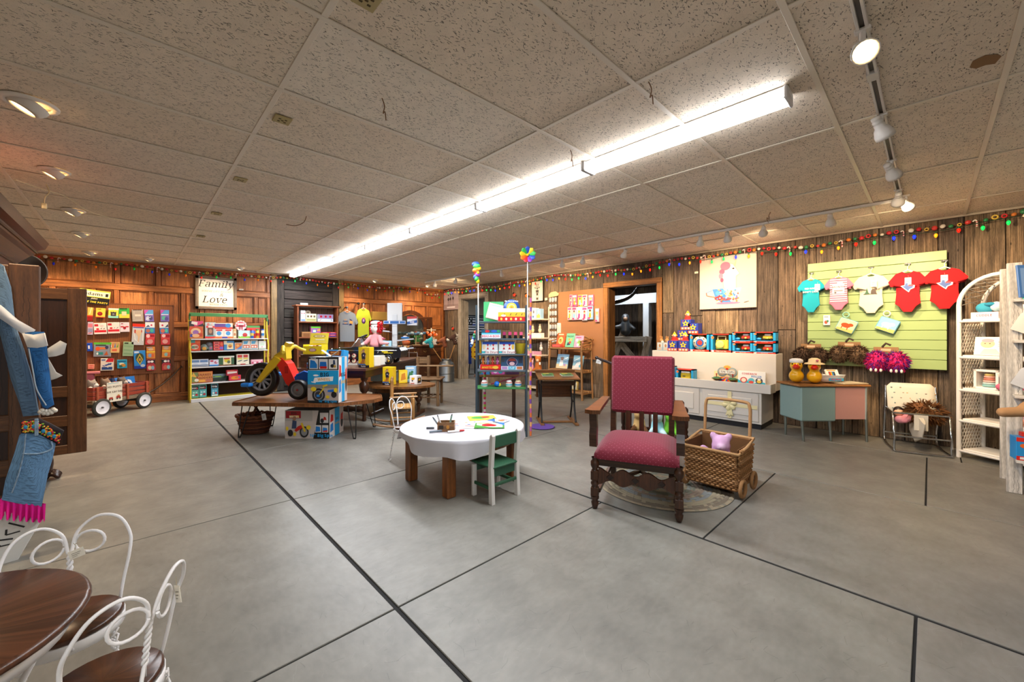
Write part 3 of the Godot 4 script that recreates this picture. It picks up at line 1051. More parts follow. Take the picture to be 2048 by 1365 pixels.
func wire_chair(label, x, z, yaw, group = "white wire parlor chairs"):
	var t = thing("parlor_chair", label, "chair", x, 0, z, yaw, group)
	var W := "f2f0ee"
	part(t, "seat", B.new("5a3521").lathe(0, 0.29, 0, [[0, 0.0], [0.112, 0.0], [0.118, 0.006], [0.118, 0.014], [0.112, 0.02], [0, 0.022]], 28), "wood_gloss")
	part(t, "seat_band", B.new(W).lathe(0, 0.262, 0, [[0.118, 0], [0.121, 0.001], [0.121, 0.03], [0.118, 0.031], [0.118, 0]], 28), "satin")
	var rv := B.new("d8d4d0")
	for i in 5: rv.ball(0.122 * cos(i * TAU / 5 + 0.3), 0.277, 0.122 * sin(i * TAU / 5 + 0.3), 0.005, -1, -1, 8, 6)
	part(t, "rivets", rv, "satin")
	for sx in [-1, 1]:
		for sz in [-1, 1]:
			var b := B.new(W)
			var top := V(sx * 0.085, 0.265, sz * 0.075)
			var low := V(sx * 0.118, 0.0, sz * 0.105)
			var p1 := []
			var p2 := []
			for i in 25:
				var u := i / 24.0
				var c := top.lerp(low, u)
				var r := 0.004 if u > 0.45 and u < 0.9 else 0.014 * absf(u - 0.45) / 0.45
				if u >= 0.9: r = 0.004 + 0.016 * (u - 0.9) / 0.1
				var a := u * 34.0
				p1.append(c + V(cos(a), 0, sin(a)) * r)
				p2.append(c - V(cos(a), 0, sin(a)) * r)
			b.tube(p1, 0.0036, 6)
			b.tube(p2, 0.0036, 6)
			part(t, "leg", b, "satin")
	for s in [-1, 1]:
		var b := B.new(W)
		var zb := -0.108
		b.tube(spline([V(s * 0.108, 0.27, -0.04), V(s * 0.118, 0.34, zb + 0.055), V(s * 0.136, 0.44, zb + 0.045), V(s * 0.138, 0.495, zb + 0.025), V(s * 0.112, 0.55, zb), V(s * 0.062, 0.563, zb - 0.022), V(s * 0.018, 0.525, zb - 0.03), V(s * 0.004, 0.465, zb - 0.02)], 6), 0.0047, 8)
		part(t, "back_scroll", b, "satin")
		var c := B.new(W)
		var ring := []
		for i in 19:
			var a := TAU * i / 18.0 * 0.97
			ring.append(V(s * (0.045 - 0.034 * cos(a)), 0.488 + 0.034 * sin(a), zb - 0.03 + 0.016 * (1.0 - cos(a))))
		c.tube(ring, 0.0042, 8)
		part(t, "back_curl", c, "satin")
	var tw := B.new(W)
	var q1 := []
	var q2 := []
	for i in 33:
		var u := i / 32.0
		var c := V(0, 0.465, -0.128).lerp(V(0, 0.31, -0.108), u)
		var r := 0.0045 if u < 0.7 else 0.0045 + 0.035 * (u - 0.7) / 0.3
		var a := u * 30.0 if u < 0.7 else 21.0
		q1.append(c + V(cos(a), 0, sin(a) * 0.5) * r)
		q2.append(c - V(cos(a), 0, sin(a) * 0.5) * r)
	tw.tube(q1, 0.0045, 6)
	tw.tube(q2, 0.0045, 6)
	part(t, "twisted_stem", tw, "satin")
	return t
func tag_card(label, x, y, z, yaw, w, h, col = "e9e2cf", group = "paper price tags", roll = 12.0):
	var b := B.new(col)
	b.box(0, -h / 2, 0, w, h, 0.0012)
	b.prt("r 18 60 60 6 8d8676;r 18 40 50 6 8d8676;r 18 22 34 5 9b9484", w, h, 0.0007, 0, -h)
	b.c("b9ad90").tube([V(0, 0, 0), V(0.004, 0.012, 0.002), V(0, 0.022, -0.002)], 0.0008, 4)
	var o = solo("price_tag", b, "matte", label, "tag", x, y, z, yaw, group)
	o.rotation_degrees = V(0, yaw, roll)
	return o
func parlor_set():
	var t = thing("parlor_table", "small round parlor table with dark wood top on white wire legs", "table", -0.389, 0, -1.545)
	part(t, "tabletop", B.new("5f3822").lathe(0, 0.474, 0, [[0, 0], [0.292, 0], [0.305, 0.006], [0.31, 0.014], [0.308, 0.021], [0.300, 0.026], [0, 0.028]], 48), "wood_gloss")
	part(t, "apron_band", B.new("f2f0ee").lathe(0, 0.435, 0, [[0.268, 0], [0.274, 0.0], [0.274, 0.038], [0.268, 0.038], [0.268, 0]], 40), "satin")
	for k in 4:
		var a := TAU * k / 4 + 1.35
		part(t, "leg", B.new("f2f0ee").tube(spline([V(0.262 * cos(a), 0.455, 0.262 * sin(a)), V(0.17 * cos(a), 0.25, 0.17 * sin(a)), V(0.14 * cos(a), 0.15, 0.14 * sin(a)), V(0.22 * cos(a), 0.005, 0.22 * sin(a))], 6), 0.007, 8), "satin")
	part(t, "ring_brace", B.new("f2f0ee").tube(spline([V(0.14, 0.16, 0), V(0, 0.16, 0.14), V(-0.14, 0.16, 0), V(0, 0.16, -0.14)], 8, true), 0.005, 6, true), "satin")
	wire_chair("white wire parlor chair with heart back tucked behind small dark table", -0.138, -1.806, 5)
	wire_chair("white wire parlor chair seen from the side, cut off by frame bottom", -0.056, -1.426, -138)
	wire_chair("small white wire heart-back chair behind the cloth-covered kids table", 1.87, -3.40, 20)
	tag_card("paper tag tied to the heart back of the parlor chair behind dark table", -0.136, 0.475, -1.92, 0, 0.035, 0.028)
	tag_card("paper tag hanging from the chair seen from the side", 0.085, 0.50, -1.40, -60, 0.02, 0.045)
func kids_table():
	var t = thing("kids_table", "low round wooden kids table with square legs under white cloth", "table", 1.98, 0, -2.67)
	part(t, "tabletop", B.new("a56a35").lathe(0, 0.375, 0, [[0, 0], [0.482, 0], [0.487, 0.02], [0.482, 0.04], [0, 0.042]], 40), "wood")
	for q in [[-0.355, -0.21], [-0.33, 0.28], [0.29, 0.29], [0.31, -0.24]]:
		var b := B.new("96592a")
		b.uo = Vector2(q[0] * 3, q[1])
		part(t, "leg", b.box(q[0], 0.188, q[1], 0.075, 0.375, 0.075, 0.006), "wood")
	part(t, "apron", B.new("a8703c").lathe(0, 0.30, 0, [[0.40, 0], [0.42, 0], [0.42, 0.074], [0.40, 0.074], [0.40, 0]], 32), "wood")
	var b := B.new("cac8ce")
	b.soft()
	var n := 96
	var R := func(i, u):
		var a: float = TAU * i / n
		var w: float = (sin(a * 9.0) + 0.7 * sin(a * 17.0 + 1.0) + 0.5 * sin(a * 5.0 + 2.0)) * 0.012 * u
		var r: float = 0.504 + w
		var dr: float = 0.10 + 0.035 * sin(a * 3.0 + 0.6) + 0.02 * sin(a * 7.0)
		return V(r * cos(a), 0.4205 - dr * u, r * sin(a))
	for i in n:
		b.tri(V(0, 0.4215, 0), V(0.497 * cos(TAU * i / n), 0.4215, 0.497 * sin(TAU * i / n)), V(0.497 * cos(TAU * (i + 1) / n), 0.4215, 0.497 * sin(TAU * (i + 1) / n)))
		b.quad(V(0.497 * cos(TAU * i / n), 0.4215, 0.497 * sin(TAU * i / n)), R.call(i, 0.0), R.call(i + 1, 0.0), V(0.497 * cos(TAU * (i + 1) / n), 0.4215, 0.497 * sin(TAU * (i + 1) / n)))
		for j in 5: b.quad(R.call(i, j / 5.0), R.call(i, (j + 1) / 5.0), R.call(i + 1, (j + 1) / 5.0), R.call(i + 1, j / 5.0))
	solo("tablecloth", b, "satin", "white cloth with wavy hem draped over the kids table", "tablecloth", 1.98, 0, -2.67)
	var Y := 0.423
	var cd = thing("pen_caddy", "small wooden caddy box holding pens on white cloth", "box", 1.77, Y, -2.60, -40)
	var bb := B.new("94683f")
	for q in [[0, 0.035, 0.045, 0.13, 0.07, 0.006], [0, 0.035, -0.045, 0.13, 0.07, 0.006], [-0.062, 0.035, 0, 0.006, 0.07, 0.084], [0.062, 0.035, 0, 0.006, 0.07, 0.084]]: part(cd, "side", B.new("94683f").box(q[0], q[1], q[2], q[3], q[4], q[5], 0.001), "wood")
	part(cd, "bottom", B.new("7a5330").box(0, 0.004, 0, 0.118, 0.006, 0.084), "wood")
	part(cd, "label_print", B.new().prt("r 8 30 28 40 3a2f28;o 62 50 9 22 c98a3a", 0.13, 0.07, 0.0482), "matte")
	var pens := [["white marker standing in the pen caddy", "e8e8e6", -0.03, 0.0, -20.0], ["pale green marker standing in the pen caddy", "9fc7b8", 0.025, -0.01, 12.0], ["grey pen leaning out of the pen caddy", "7f8a8e", -0.045, 0.01, -35.0]]
	for q in pens:
		var pb := B.new(q[1])
		pb.xf = Transform3D(Basis(V(0, 0, 1), deg_to_rad(-q[4])), Vector3.ZERO)
		pb.rod(V(0, 0.0, 0), V(0, 0.105, 0), 0.007, -1, 8)
		pb.c("44484c").rod(V(0, 0.105, 0), V(0, 0.118, 0), 0.0055, 0.003, 8)
		solo("marker_pen", pb, "satin", q[0], "pen", 1.77 + q[2] * 0.76, Y + 0.010, -2.60 + q[2] * 0.64 + q[3], -40, "marker pens on the kids table")
	for q in [["white marker with red cap lying against the caddy", "e9e6e2", "c0161c", 1.79, -2.50, 20.0, 0.13], ["grey marker lying flat near the caddy", "75808a", "75808a", 1.68, -2.60, 18.0, 0.11], ["short dark marker lying on the cloth", "3c4046", "3c4046", 1.70, -2.72, 40.0, 0.06]]:
		var pb := B.new(q[1])
		pb.rod(V(-q[6] / 2, 0.0085, 0), V(q[6] * 0.2, 0.0085, 0), 0.008, -1, 8)
		pb.c(q[2]).rod(V(q[6] * 0.2, 0.0085, 0), V(q[6] / 2, 0.0085, 0), 0.0085, 0.007, 8)
		solo("marker_pen", pb, "satin", q[0], "pen", q[3], Y, q[4], -q[5], "marker pens on the kids table")
	var bk := func(label, x, z, yaw, w, d, base, cm, y = 0.0, th = 0.006):
		var m := B.new(base)
		m.box(0, th / 2, 0, w, th, d, 0.001)
		m.xf = Transform3D(Basis(Vector3.RIGHT, -PI / 2), V(0, 0, d / 2))
		m.prt(cm, w, d, th)
		solo("coloring_book", m, "print", label, "book", x, Y + y, z, yaw, "books and sheets on the kids table")
	bk.call("large white drawing sheet covered in coloured scribbles", 2.02, -2.66, -50, 0.40, 0.30, "f4f2f0", "o 20 60 3 3 7a4f9a;o 30 70 2 3 d05a8a;o 45 66 4 3 e0a030;o 62 72 3 3 6a4f9a;o 75 60 4 4 4f9a6a;o 28 40 5 3 d04040;o 55 40 4 3 5a6ac0;r 8 20 30 4 5b7fc0;r 50 18 30 4 c05b5b", 0, 0.002)
	bk.call("coloring book with red apple cover on top of the drawing sheet", 2.10, -2.47, -42, 0.24, 0.17, "4f9a3a", "r 6 8 88 84 e8ead0;p 4f9a3a 0 0 60 0 0 60;o 45 52 22 28 c8141c;o 60 44 14 20 c8141c;p 3a7ac0 70 100 100 100 100 40;r 8 84 40 8 f0d040", 0.003)
	bk.call("yellow and green book under the drawing sheet edge", 2.24, -2.74, -30, 0.24, 0.17, "d8d24a", "r 5 5 90 90 e4dc50;o 40 50 30 30 4aa04a;o 64 56 16 20 d04030", 0.003)
	bk.call("thin blue and orange leaflet near the table edge", 2.28, -2.56, -75, 0.16, 0.11, "d8e2ee", "p 3a6ac0 0 0 50 0 0 100;o 66 50 20 24 e07a30;r 50 80 40 12 c03030", 0.003)
	var c = thing("kids_chair", "small child's chair with green seat and back and white posts", "chair", 1.915, 0, -2.19, 180)
	for s in [-1, 1]:
		part(c, "back_post", B.new("d9d6d0").ext(pv([-0.09, 0, -0.125, 0, -0.112, 0.25, -0.128, 0.47, -0.114, 0.485, -0.098, 0.47, -0.082, 0.25]), -0.014, 0.014), "satin").rotation_degrees = V(0, -90, 0)
		c.get_child(c.get_child_count() - 1).position = V(s * 0.122, 0, 0)
		part(c, "leg", B.new("d9d6d0").box(s * 0.115, 0.115, 0.10, 0.032, 0.23, 0.028, 0.004), "satin")
		part(c, "rung", B.new("2f5a41").box(s * 0.118, 0.10, 0, 0.016, 0.022, 0.19, 0.003), "satin")
	part(c, "seat", B.new("2e5c42").box(0, 0.245, 0.01, 0.235, 0.018, 0.25, 0.006), "satin")
	for q in [[0, 0.205, 0.108, 0.21, 0.06, 0.014], [0, 0.205, -0.09, 0.21, 0.06, 0.014]]: part(c, "apron", B.new("2b5540").box(q[0], q[1], q[2], q[3], q[4], q[5], 0.002), "satin")
	part(c, "rung", B.new("2f5a41").box(0, 0.125, -0.105, 0.22, 0.022, 0.016, 0.003), "satin")
	part(c, "back_panel", B.new("355f48").box(0, 0.425, -0.108, 0.222, 0.085, 0.012, 0.004), "satin")
func red_chair_area():
	var rg = thing("braided_rug", "round braided rag rug under the red armchair and wicker cart", "rug", 3.0, 0.0015, -1.45)
	rng.seed = 12
	var rc := ["8d8570", "827c6c", "968a70", "7b7c6c", "8e7c6c", "868a88", "9a9078", "7c7060", "a0927a"]
	for k in 17:
		var r := 0.028 + 0.0285 * k
		var b := B.new(rc[k % 9])
		b.soft()
		var n := 20 + k * 5
		for i in n:
			b.c(rc[(k / 2 + (rng.randi() % 3 if rng.randf() < 0.3 else 0)) % 9])
			var P := func(j, rr, y): return V(rr * cos(TAU * j / n), y, rr * sin(TAU * j / n))
			var hh := 0.0105 if i % 2 else 0.0085
			b.quad(P.call(i, r - 0.014, 0.003), P.call(i + 1, r - 0.014, 0.003), P.call(i + 1, r, hh), P.call(i, r, hh))
			b.quad(P.call(i, r, hh), P.call(i + 1, r, hh), P.call(i + 1, r + 0.014, 0.003), P.call(i, r + 0.014, 0.003))
		part(rg, "braid_ring", b, "cloth")
	var t = thing("armchair", "antique carved oak armchair upholstered in dotted crimson velvet", "chair", 2.62, 0.012, -1.435, -65.8)
	t.position.y = 0.0
	var wd := "4c2c1a"
	for s in [-1, 1]:
		part(t, "front_leg", B.new(wd).lathe(s * 0.262, 0, 0.28, [[0, 0], [0.014, 0.0], [0.022, 0.02], [0.026, 0.045], [0.018, 0.055], [0.028, 0.07], [0.028, 0.085]], 12).box(s * 0.262, 0.115, 0.28, 0.05, 0.06, 0.05, 0.004).lathe(s * 0.262, 0.145, 0.28, [[0.025, 0], [0.02, 0.008], [0.028, 0.02], [0.028, 0.03], [0.02, 0.04], [0.024, 0.05]], 12).box(s * 0.262, 0.225, 0.28, 0.05, 0.062, 0.05, 0.004).lathe(s * 0.262, 0.255, 0.28, [[0.025, 0], [0.017, 0.01], [0.029, 0.035], [0.029, 0.06], [0.018, 0.075], [0.024, 0.09]], 12), "wood_gloss")
		part(t, "rear_leg", B.new(wd).ext(pv([-0.30, 0, -0.25, 0, -0.235, 0.35, -0.255, 0.6, -0.33, 0.99, -0.365, 0.99, -0.30, 0.6, -0.28, 0.35]), s * 0.215 - 0.02, s * 0.215 + 0.02), "wood_gloss").rotation_degrees = V(0, -90, 0)
		part(t, "arm_support", B.new(wd).ext(pv([0.255, 0.42, 0.305, 0.42, 0.315, 0.50, 0.295, 0.55, 0.31, 0.60, 0.315, 0.645, 0.25, 0.645, 0.262, 0.60, 0.245, 0.54, 0.258, 0.49]), s * 0.27 - 0.024, s * 0.27 + 0.024), "wood_gloss").rotation_degrees = V(0, -90, 0)
		part(t, "armrest", B.new("7a4726").ext(pv([-0.30, -0.035, -0.30, 0.02, 0.22, 0.042, 0.33, 0.05, 0.345, 0.0, 0.33, -0.05, 0.22, -0.042]), 0, 0.026), "wood_gloss").transform = Transform3D(Basis(V(0, 0, 1), V(1, 0, 0), V(0, 1, 0)), V(s * 0.27, 0.645, 0.0))
		part(t, "side_stretcher", B.new(wd).box(s * 0.24, 0.115, 0.0, 0.022, 0.03, 0.52, 0.003), "wood_gloss")
	part(t, "seat_frame", B.new("3c2214").box(0, 0.315, 0.0, 0.50, 0.05, 0.56, 0.004), "wood_gloss")
	var wave := []
	for i in 25:
		var u := i / 24.0
		wave.append_array([-0.238 + 0.476 * u, 0.262 + 0.018 * cos(u * TAU * 3.0)])
	for i in 25:
		var u := 1.0 - i / 24.0
		wave.append_array([-0.238 + 0.476 * u, 0.185 - 0.016 * cos(u * TAU * 3.0)])
	part(t, "carved_stretcher", B.new("57331e").ext(pv(wave), 0.268, 0.292), "wood_gloss")
	var cv := B.new("2e190e")
	for x in [-0.16, 0.0, 0.16]: cv.xf = Transform3D(Basis(V(0, 0, 1), PI / 4), V(x, 0.224, 0.293)); cv.box(0, 0, 0, 0.035, 0.035, 0.006, 0.003)
	part(t, "carving", cv, "wood_gloss")
	var seat := B.new()
	seat.soft()
	var P := func(i, j):
		var u: float = i / 14.0 * 2 - 1
		var v: float = j / 14.0 * 2 - 1
		var e: float = pow(maxf(absf(u), absf(v)), 5.0)
		var y: float = 0.455 - 0.035 * (u * u + v * v) * 0.5 - 0.05 * e
		return V(u * 0.265, y, 0.01 + v * 0.285)
	for i in 14:
		for j in 14:
			seat.quad(P.call(i, j), P.call(i + 1, j), P.call(i + 1, j + 1), P.call(i, j + 1), Vector2(i, j) * 0.038, Vector2(i + 1, j) * 0.038, Vector2(i + 1, j + 1) * 0.038, Vector2(i, j + 1) * 0.038)
	for q in [[0, 0, 1, 0], [0, 14, 1, 0], [0, 0, 0, 1], [14, 0, 0, 1]]:
		for i in 14:
			var a: Vector3 = P.call(q[0] + q[2] * i, q[1] + q[3] * i)
			var b2: Vector3 = P.call(q[0] + q[2] * (i + 1), q[1] + q[3] * (i + 1))
			seat.quad(a, b2, V(b2.x, 0.338, b2.z), V(a.x, 0.338, a.z), Vector2(i * 0.038, a.y), Vector2(i * 0.038 + 0.038, b2.y), Vector2(i * 0.038 + 0.038, 0.338), Vector2(i * 0.038, 0.338))
	part(t, "seat_cushion", seat, "velvet")
	var back := B.new()
	back.xf = Transform3D(Basis(Vector3.RIGHT, deg_to_rad(-10)), V(0, 0.555, -0.262))
	back.box(0, 0.225, 0, 0.475, 0.45, 0.05, 0.02)
	part(t, "back_cushion", back, "velvet")
	for x in [-0.13, -0.03, 0.07]: part(t, "back_slat", B.new(wd).box(x + 0.03, 0.465, -0.25, 0.035, 0.24, 0.014, 0.003), "wood_gloss")
	part(t, "back_rail", B.new(wd).box(0, 0.36, -0.25, 0.42, 0.04, 0.03, 0.004), "wood_gloss")
	for s in [-1, 1]:
		part(t, "brace", B.new("5a3620").box(s * 0.07, 0.15, -0.14, 0.03, 0.022, 0.30, 0.003), "wood_gloss").rotation_degrees.y = s * 28
	var c = thing("wicker_cart", "woven rope push cart with hoop handle and round wheels", "cart", 3.235, 0.012, -1.115, -90)
	var cl := ["a8794a", "96693d", "b4885a", "8a5f36"]
	var hx := 0.175
	for q in [[V(-hx, 0, 0.15), V(hx, 0, 0.15), V(0, 0, 1), V(0, 0, 0.02), 0.31], [V(hx, 0, 0.15), V(hx, 0, -0.15), V(1, 0, 0), V(0.02, 0, 0), 0.34], [V(hx, 0, -0.15), V(-hx, 0, -0.15), V(0, 0, -1), V(0, 0, -0.02), 0.36], [V(-hx, 0, -0.15), V(-hx, 0, 0.15), V(-1, 0, 0), V(-0.02, 0, 0), 0.34]]:
		var b := B.new()
		woven(b, q[0], q[1], 0.05, q[4], 17, 0.036, 0.006, q[2], cl, q[3])
		part(c, "woven_side", b, "matte")
		var bk := B.new("6d4826")
		var mid: Vector3 = (q[0] + q[1]) / 2
		bk.xf = Transform3D(Basis(V(0, 1, 0), atan2(q[2].x, q[2].z)), mid - q[2] * 0.004)
		bk.box(0, (0.05 + q[4]) / 2, 0.006, (q[1] - q[0]).length(), q[4] - 0.05, 0.006)
		part(c, "side_backing", bk, "matte")
	part(c, "floor_panel", B.new("7d5530").box(0, 0.05, 0, 0.35, 0.012, 0.30), "matte")
	part(c, "rim", B.new("b98e5e").tube([V(-0.195, 0.315, 0.175), V(0.195, 0.315, 0.175), V(0.2, 0.34, 0), V(0.195, 0.368, -0.175), V(-0.195, 0.368, -0.175), V(-0.2, 0.34, 0)], 0.011, 8, true), "matte")
	part(c, "handle", B.new("b08455").tube(spline([V(-0.165, 0.34, -0.175), V(-0.165, 0.5, -0.19), V(-0.16, 0.60, -0.195), V(-0.12, 0.635, -0.195), V(0.12, 0.635, -0.195), V(0.16, 0.60, -0.195), V(0.165, 0.5, -0.19), V(0.165, 0.34, -0.175)], 5), 0.012, 8), "matte")
	for q in [[-0.19, 0.12], [0.205, 0.12], [-0.19, -0.13], [0.205, -0.13]]:
		var w := B.new("9c7145")
		var ring := []
		for i in 20: ring.append(V(q[0], 0.068 + 0.055 * cos(TAU * i / 20), q[1] + 0.055 * sin(TAU * i / 20)))
		w.tube(ring, 0.013, 8, true)
		part(c, "wheel", w, "matte")
	part(c, "axle", B.new("5f4022").rod(V(-0.19, 0.068, 0.12), V(0.205, 0.068, 0.12), 0.006).rod(V(-0.19, 0.068, -0.13), V(0.205, 0.068, -0.13), 0.006), "matte")
	var bear := B.new()
	blob(bear, [[V(0, 0.06, 0), V(0, 0.14, 0), 0.075, 0.07, "d9a9d0"], [V(0, 0.235, 0.01), V(0, 0.25, 0.01), 0.065, 0.06, "dcaed4"], [V(-0.055, 0.30, 0), V(-0.055, 0.305, 0), 0.022, 0.022, "d9a9d0"], [V(0.055, 0.30, 0), V(0.055, 0.305, 0), 0.022, 0.022, "d9a9d0"], [V(-0.06, 0.15, 0.03), V(-0.12, 0.20, 0.05), 0.03, 0.03, "d9a9d0"], [V(0.06, 0.15, 0.03), V(0.09, 0.10, 0.06), 0.03, 0.03, "d9a9d0"], [V(0, 0.235, 0.06), V(0, 0.235, 0.075), 0.026, 0.022, "e6c2de"]], 0.012, 0.03)
	solo("plush_toy", bear, "cloth", "lilac plush toy lying inside the wicker cart", "plush toy", 3.25, 0.095, -1.10, -70)
	var d = thing("doll_carriage", "dark turned-wood doll carriage with slatted sides behind the red armchair", "doll carriage", 3.36, 0, -1.70, -62)
	for sx in [-1, 1]:
		for sz in [-1, 1]:
			part(d, "post", B.new("42261a").lathe(sx * 0.25, 0.24, sz * 0.17, [[0, 0], [0.02, 0], [0.02, 0.09], [0.014, 0.1], [0.02, 0.12], [0.013, 0.14], [0.02, 0.16], [0.02, 0.26], [0.012, 0.27], [0.02, 0.29], [0.018, 0.31], [0.0, 0.33]], 10), "wood_gloss")
		for k in 5: part(d, "spindle", B.new("4c2d1e").box(sx * 0.25, 0.40, -0.12 + 0.06 * k, 0.012, 0.20, 0.018, 0.002), "wood_gloss")
		for y in [0.29, 0.51]: part(d, "side_rail", B.new("42261a").box(sx * 0.25, y, 0, 0.022, 0.03, 0.32, 0.003), "wood_gloss")
	for k in 8: part(d, "spindle", B.new("4c2d1e").box(-0.2 + 0.057 * k, 0.40, -0.17, 0.018, 0.20, 0.012, 0.002), "wood_gloss")
	for y in [0.29, 0.51]: part(d, "back_rail", B.new("42261a").box(0, y, -0.17, 0.48, 0.03, 0.022, 0.003), "wood_gloss")
	for k in 6: part(d, "floor_slat", B.new("4a2c1c").box(-0.2 + 0.08 * k, 0.27, 0, 0.07, 0.012, 0.34, 0.002), "wood_gloss")
	for s in [-1, 1]:
		part(d, "leg", B.new("3a2216").tube([V(s * 0.23, 0.26, -0.12), V(-s * 0.10, 0.0, 0.0)], 0.014, 8), "wood_gloss")
		part(d, "leg", B.new("3a2216").tube([V(s * 0.23, 0.26, 0.12), V(-s * 0.10, 0.0, 0.14)], 0.014, 8), "wood_gloss")
	part(d, "handle", B.new("2b1a14").tube([V(-0.05, 0.54, -0.16), V(-0.14, 0.80, -0.22), V(-0.52, 0.93, -0.28)], 0.013, 8).rod(V(-0.52, 0.93, -0.28), V(-0.54, 0.94, -0.285), 0.017), "wood_gloss")
	part(d, "handle_post", B.new("3a2318").lathe(0.10, 0.5, -0.18, [[0, 0], [0.016, 0], [0.01, 0.06], [0.016, 0.09], [0.01, 0.14], [0.018, 0.2], [0.014, 0.38], [0.022, 0.42], [0.0, 0.44]], 10), "wood_gloss")
	tag_card("white paper tag hanging from the carriage handle above the armchair", 3.362, 0.917, -2.27, -43, 0.05, 0.04, "eceae4", "paper price tags", -15.0)
	var pl := [["giraffe-spotted plush toy in the doll carriage", "d8b070", V(-0.12, 0.28, 0.0), "6a4020"], ["bright green plush toy in the doll carriage", "7ac83a", V(0.14, 0.28, 0.03), "7ac83a"], ["pale blue plush toy in the doll carriage", "9adbe6", V(0.03, 0.28, 0.06), "cfeff2"]]
	for q in pl:
		var pb := B.new()
		blob(pb, [[V(0, 0.06, 0), V(0, 0.10, 0), 0.055, 0.05, q[1]], [V(0, 0.17, 0.02), V(0, 0.18, 0.02), 0.045, 0.045, q[3] if q[3] != "6a4020" else q[1]], [V(-0.04, 0.22, 0), V(-0.05, 0.24, 0), 0.016, 0.012, q[1]], [V(0.04, 0.22, 0), V(0.05, 0.24, 0), 0.016, 0.012, q[1]], [V(-0.04, 0.05, 0.04), V(-0.06, 0.035, 0.09), 0.025, 0.022, q[3]], [V(0.04, 0.05, 0.04), V(0.06, 0.035, 0.09), 0.025, 0.022, q[3]]], 0.013, 0.025)
		var w: Vector3 = d.transform * q[2]
		solo("plush_toy", pb, "cloth", q[0], "plush toy", w.x, w.y, w.z, -62, "plush toys in the doll carriage")
const BIGWHEEL_FRONT := "r 0 0 100 100 e4dedb;r 0 72 100 28 17181c;r 4 74 29 22 e9e6e2;r 36 74 29 22 e9e6e2;r 68 74 28 22 e9e6e2;p 1f7fd0 6 76 30 76 30 84 22 92 8 94;p 1f6fc8 38 78 62 78 60 90 40 90;p d02018 40 75 62 75 62 80 40 80;o 80 81 6 4 2a2a2e;o 88 80 4 3 c8a038;p 3a4a6a 82 84 90 84 88 94 83 94;r 30 71 40 1 ffffff;t 18 97.5 2 ffffff Easy Fold;r 0 40 100 31 1ea6e4;t 55 62 9 16181c BIG;p ffffff 18 45 82 48 84 58 22 55;t 53 51.5 6.5 d8a020 WHEEL;l 12 46 26 44 2 ffffff;o 27 60 9 2 ffffff;r 0 0 100 40 b9aca6;r 0 32 100 8 8d8a80;o 36 17 21 15 26262a;o 36 17 15 10.5 8d8d90;o 36 17 12 8.5 3a3a3e;o 86 18 9 7 26262a;p e0c030 36 17 40 18 56 32 52 34;p c8221c 52 33 62 30 66 18 82 16 82 22 60 12 54 20;p 1c6fd0 66 24 84 24 88 30 66 28;p e0c030 50 34 66 38 64 41 50 38;o 66 13 6 3.5 e8c828;o 20 30 9 5 f0d428;o 92 28 6 5 f0d428;r 0 0 100 5 20222a;t 66 3 5.5 2aa6e8 16'' Big Spin;r 30 13 10 5 2a86d8"
const BIGWHEEL_SIDE := "r 0 0 100 100 d8d0cb;r 0 0 30 100 e6e0dc;p 1ea6e4 36 0 70 0 70 100 36 100;t 52 60 9 16181c BIG;t 54 44 8 e0b020 WHEEL;p 1f7fd0 4 20 26 24 24 52 6 48;p c8221c 4 56 26 58 24 80 8 84;o 86 40 9 20 2a2a2e;p c8221c 76 50 94 48 92 76 80 70"
const BIGWHEEL_LONG := "r 0 0 100 100 cfc5bf;r 0 62 62 38 b8b4ae;r 2 72 34 26 a81c28;t 20 90 9 16181c BIG;r 10 74 22 8 e0b020;t 21 78 8 f6f0e0 WHEEL;p 17181c 64 0 100 0 100 100 76 100;r 79 56 19 36 d8d4d0;o 84 64 4 8 2a2a2e;p c0281c 86 66 94 66 92 76 88 78;r 68 22 14 26 dcd8d4;p 1f7fd0 69 24 80 26 79 42 70 44;r 84 22 14 26 dcd8d4;p 1f7fd0 85 24 96 26 95 38 86 40;p c8221c 86 24 96 24 96 30 86 28;t 82 10 11 2aa6e8 16'' Big Spin;o 44 24 10 20 26262a;o 44 24 7 14 8f8f92;o 13 20 6 12 26262a;p 34466a 16 36 26 36 27 62 18 66;o 22 72 4 8 a87a5c;p c8221c 30 44 40 50 42 40 26 24 22 30;p e0c030 40 58 48 26 44 24 36 54;o 23 16 3.4 7 e8c828;o 54 40 5 8 f0d428;o 6 36 3 7 f0d428"
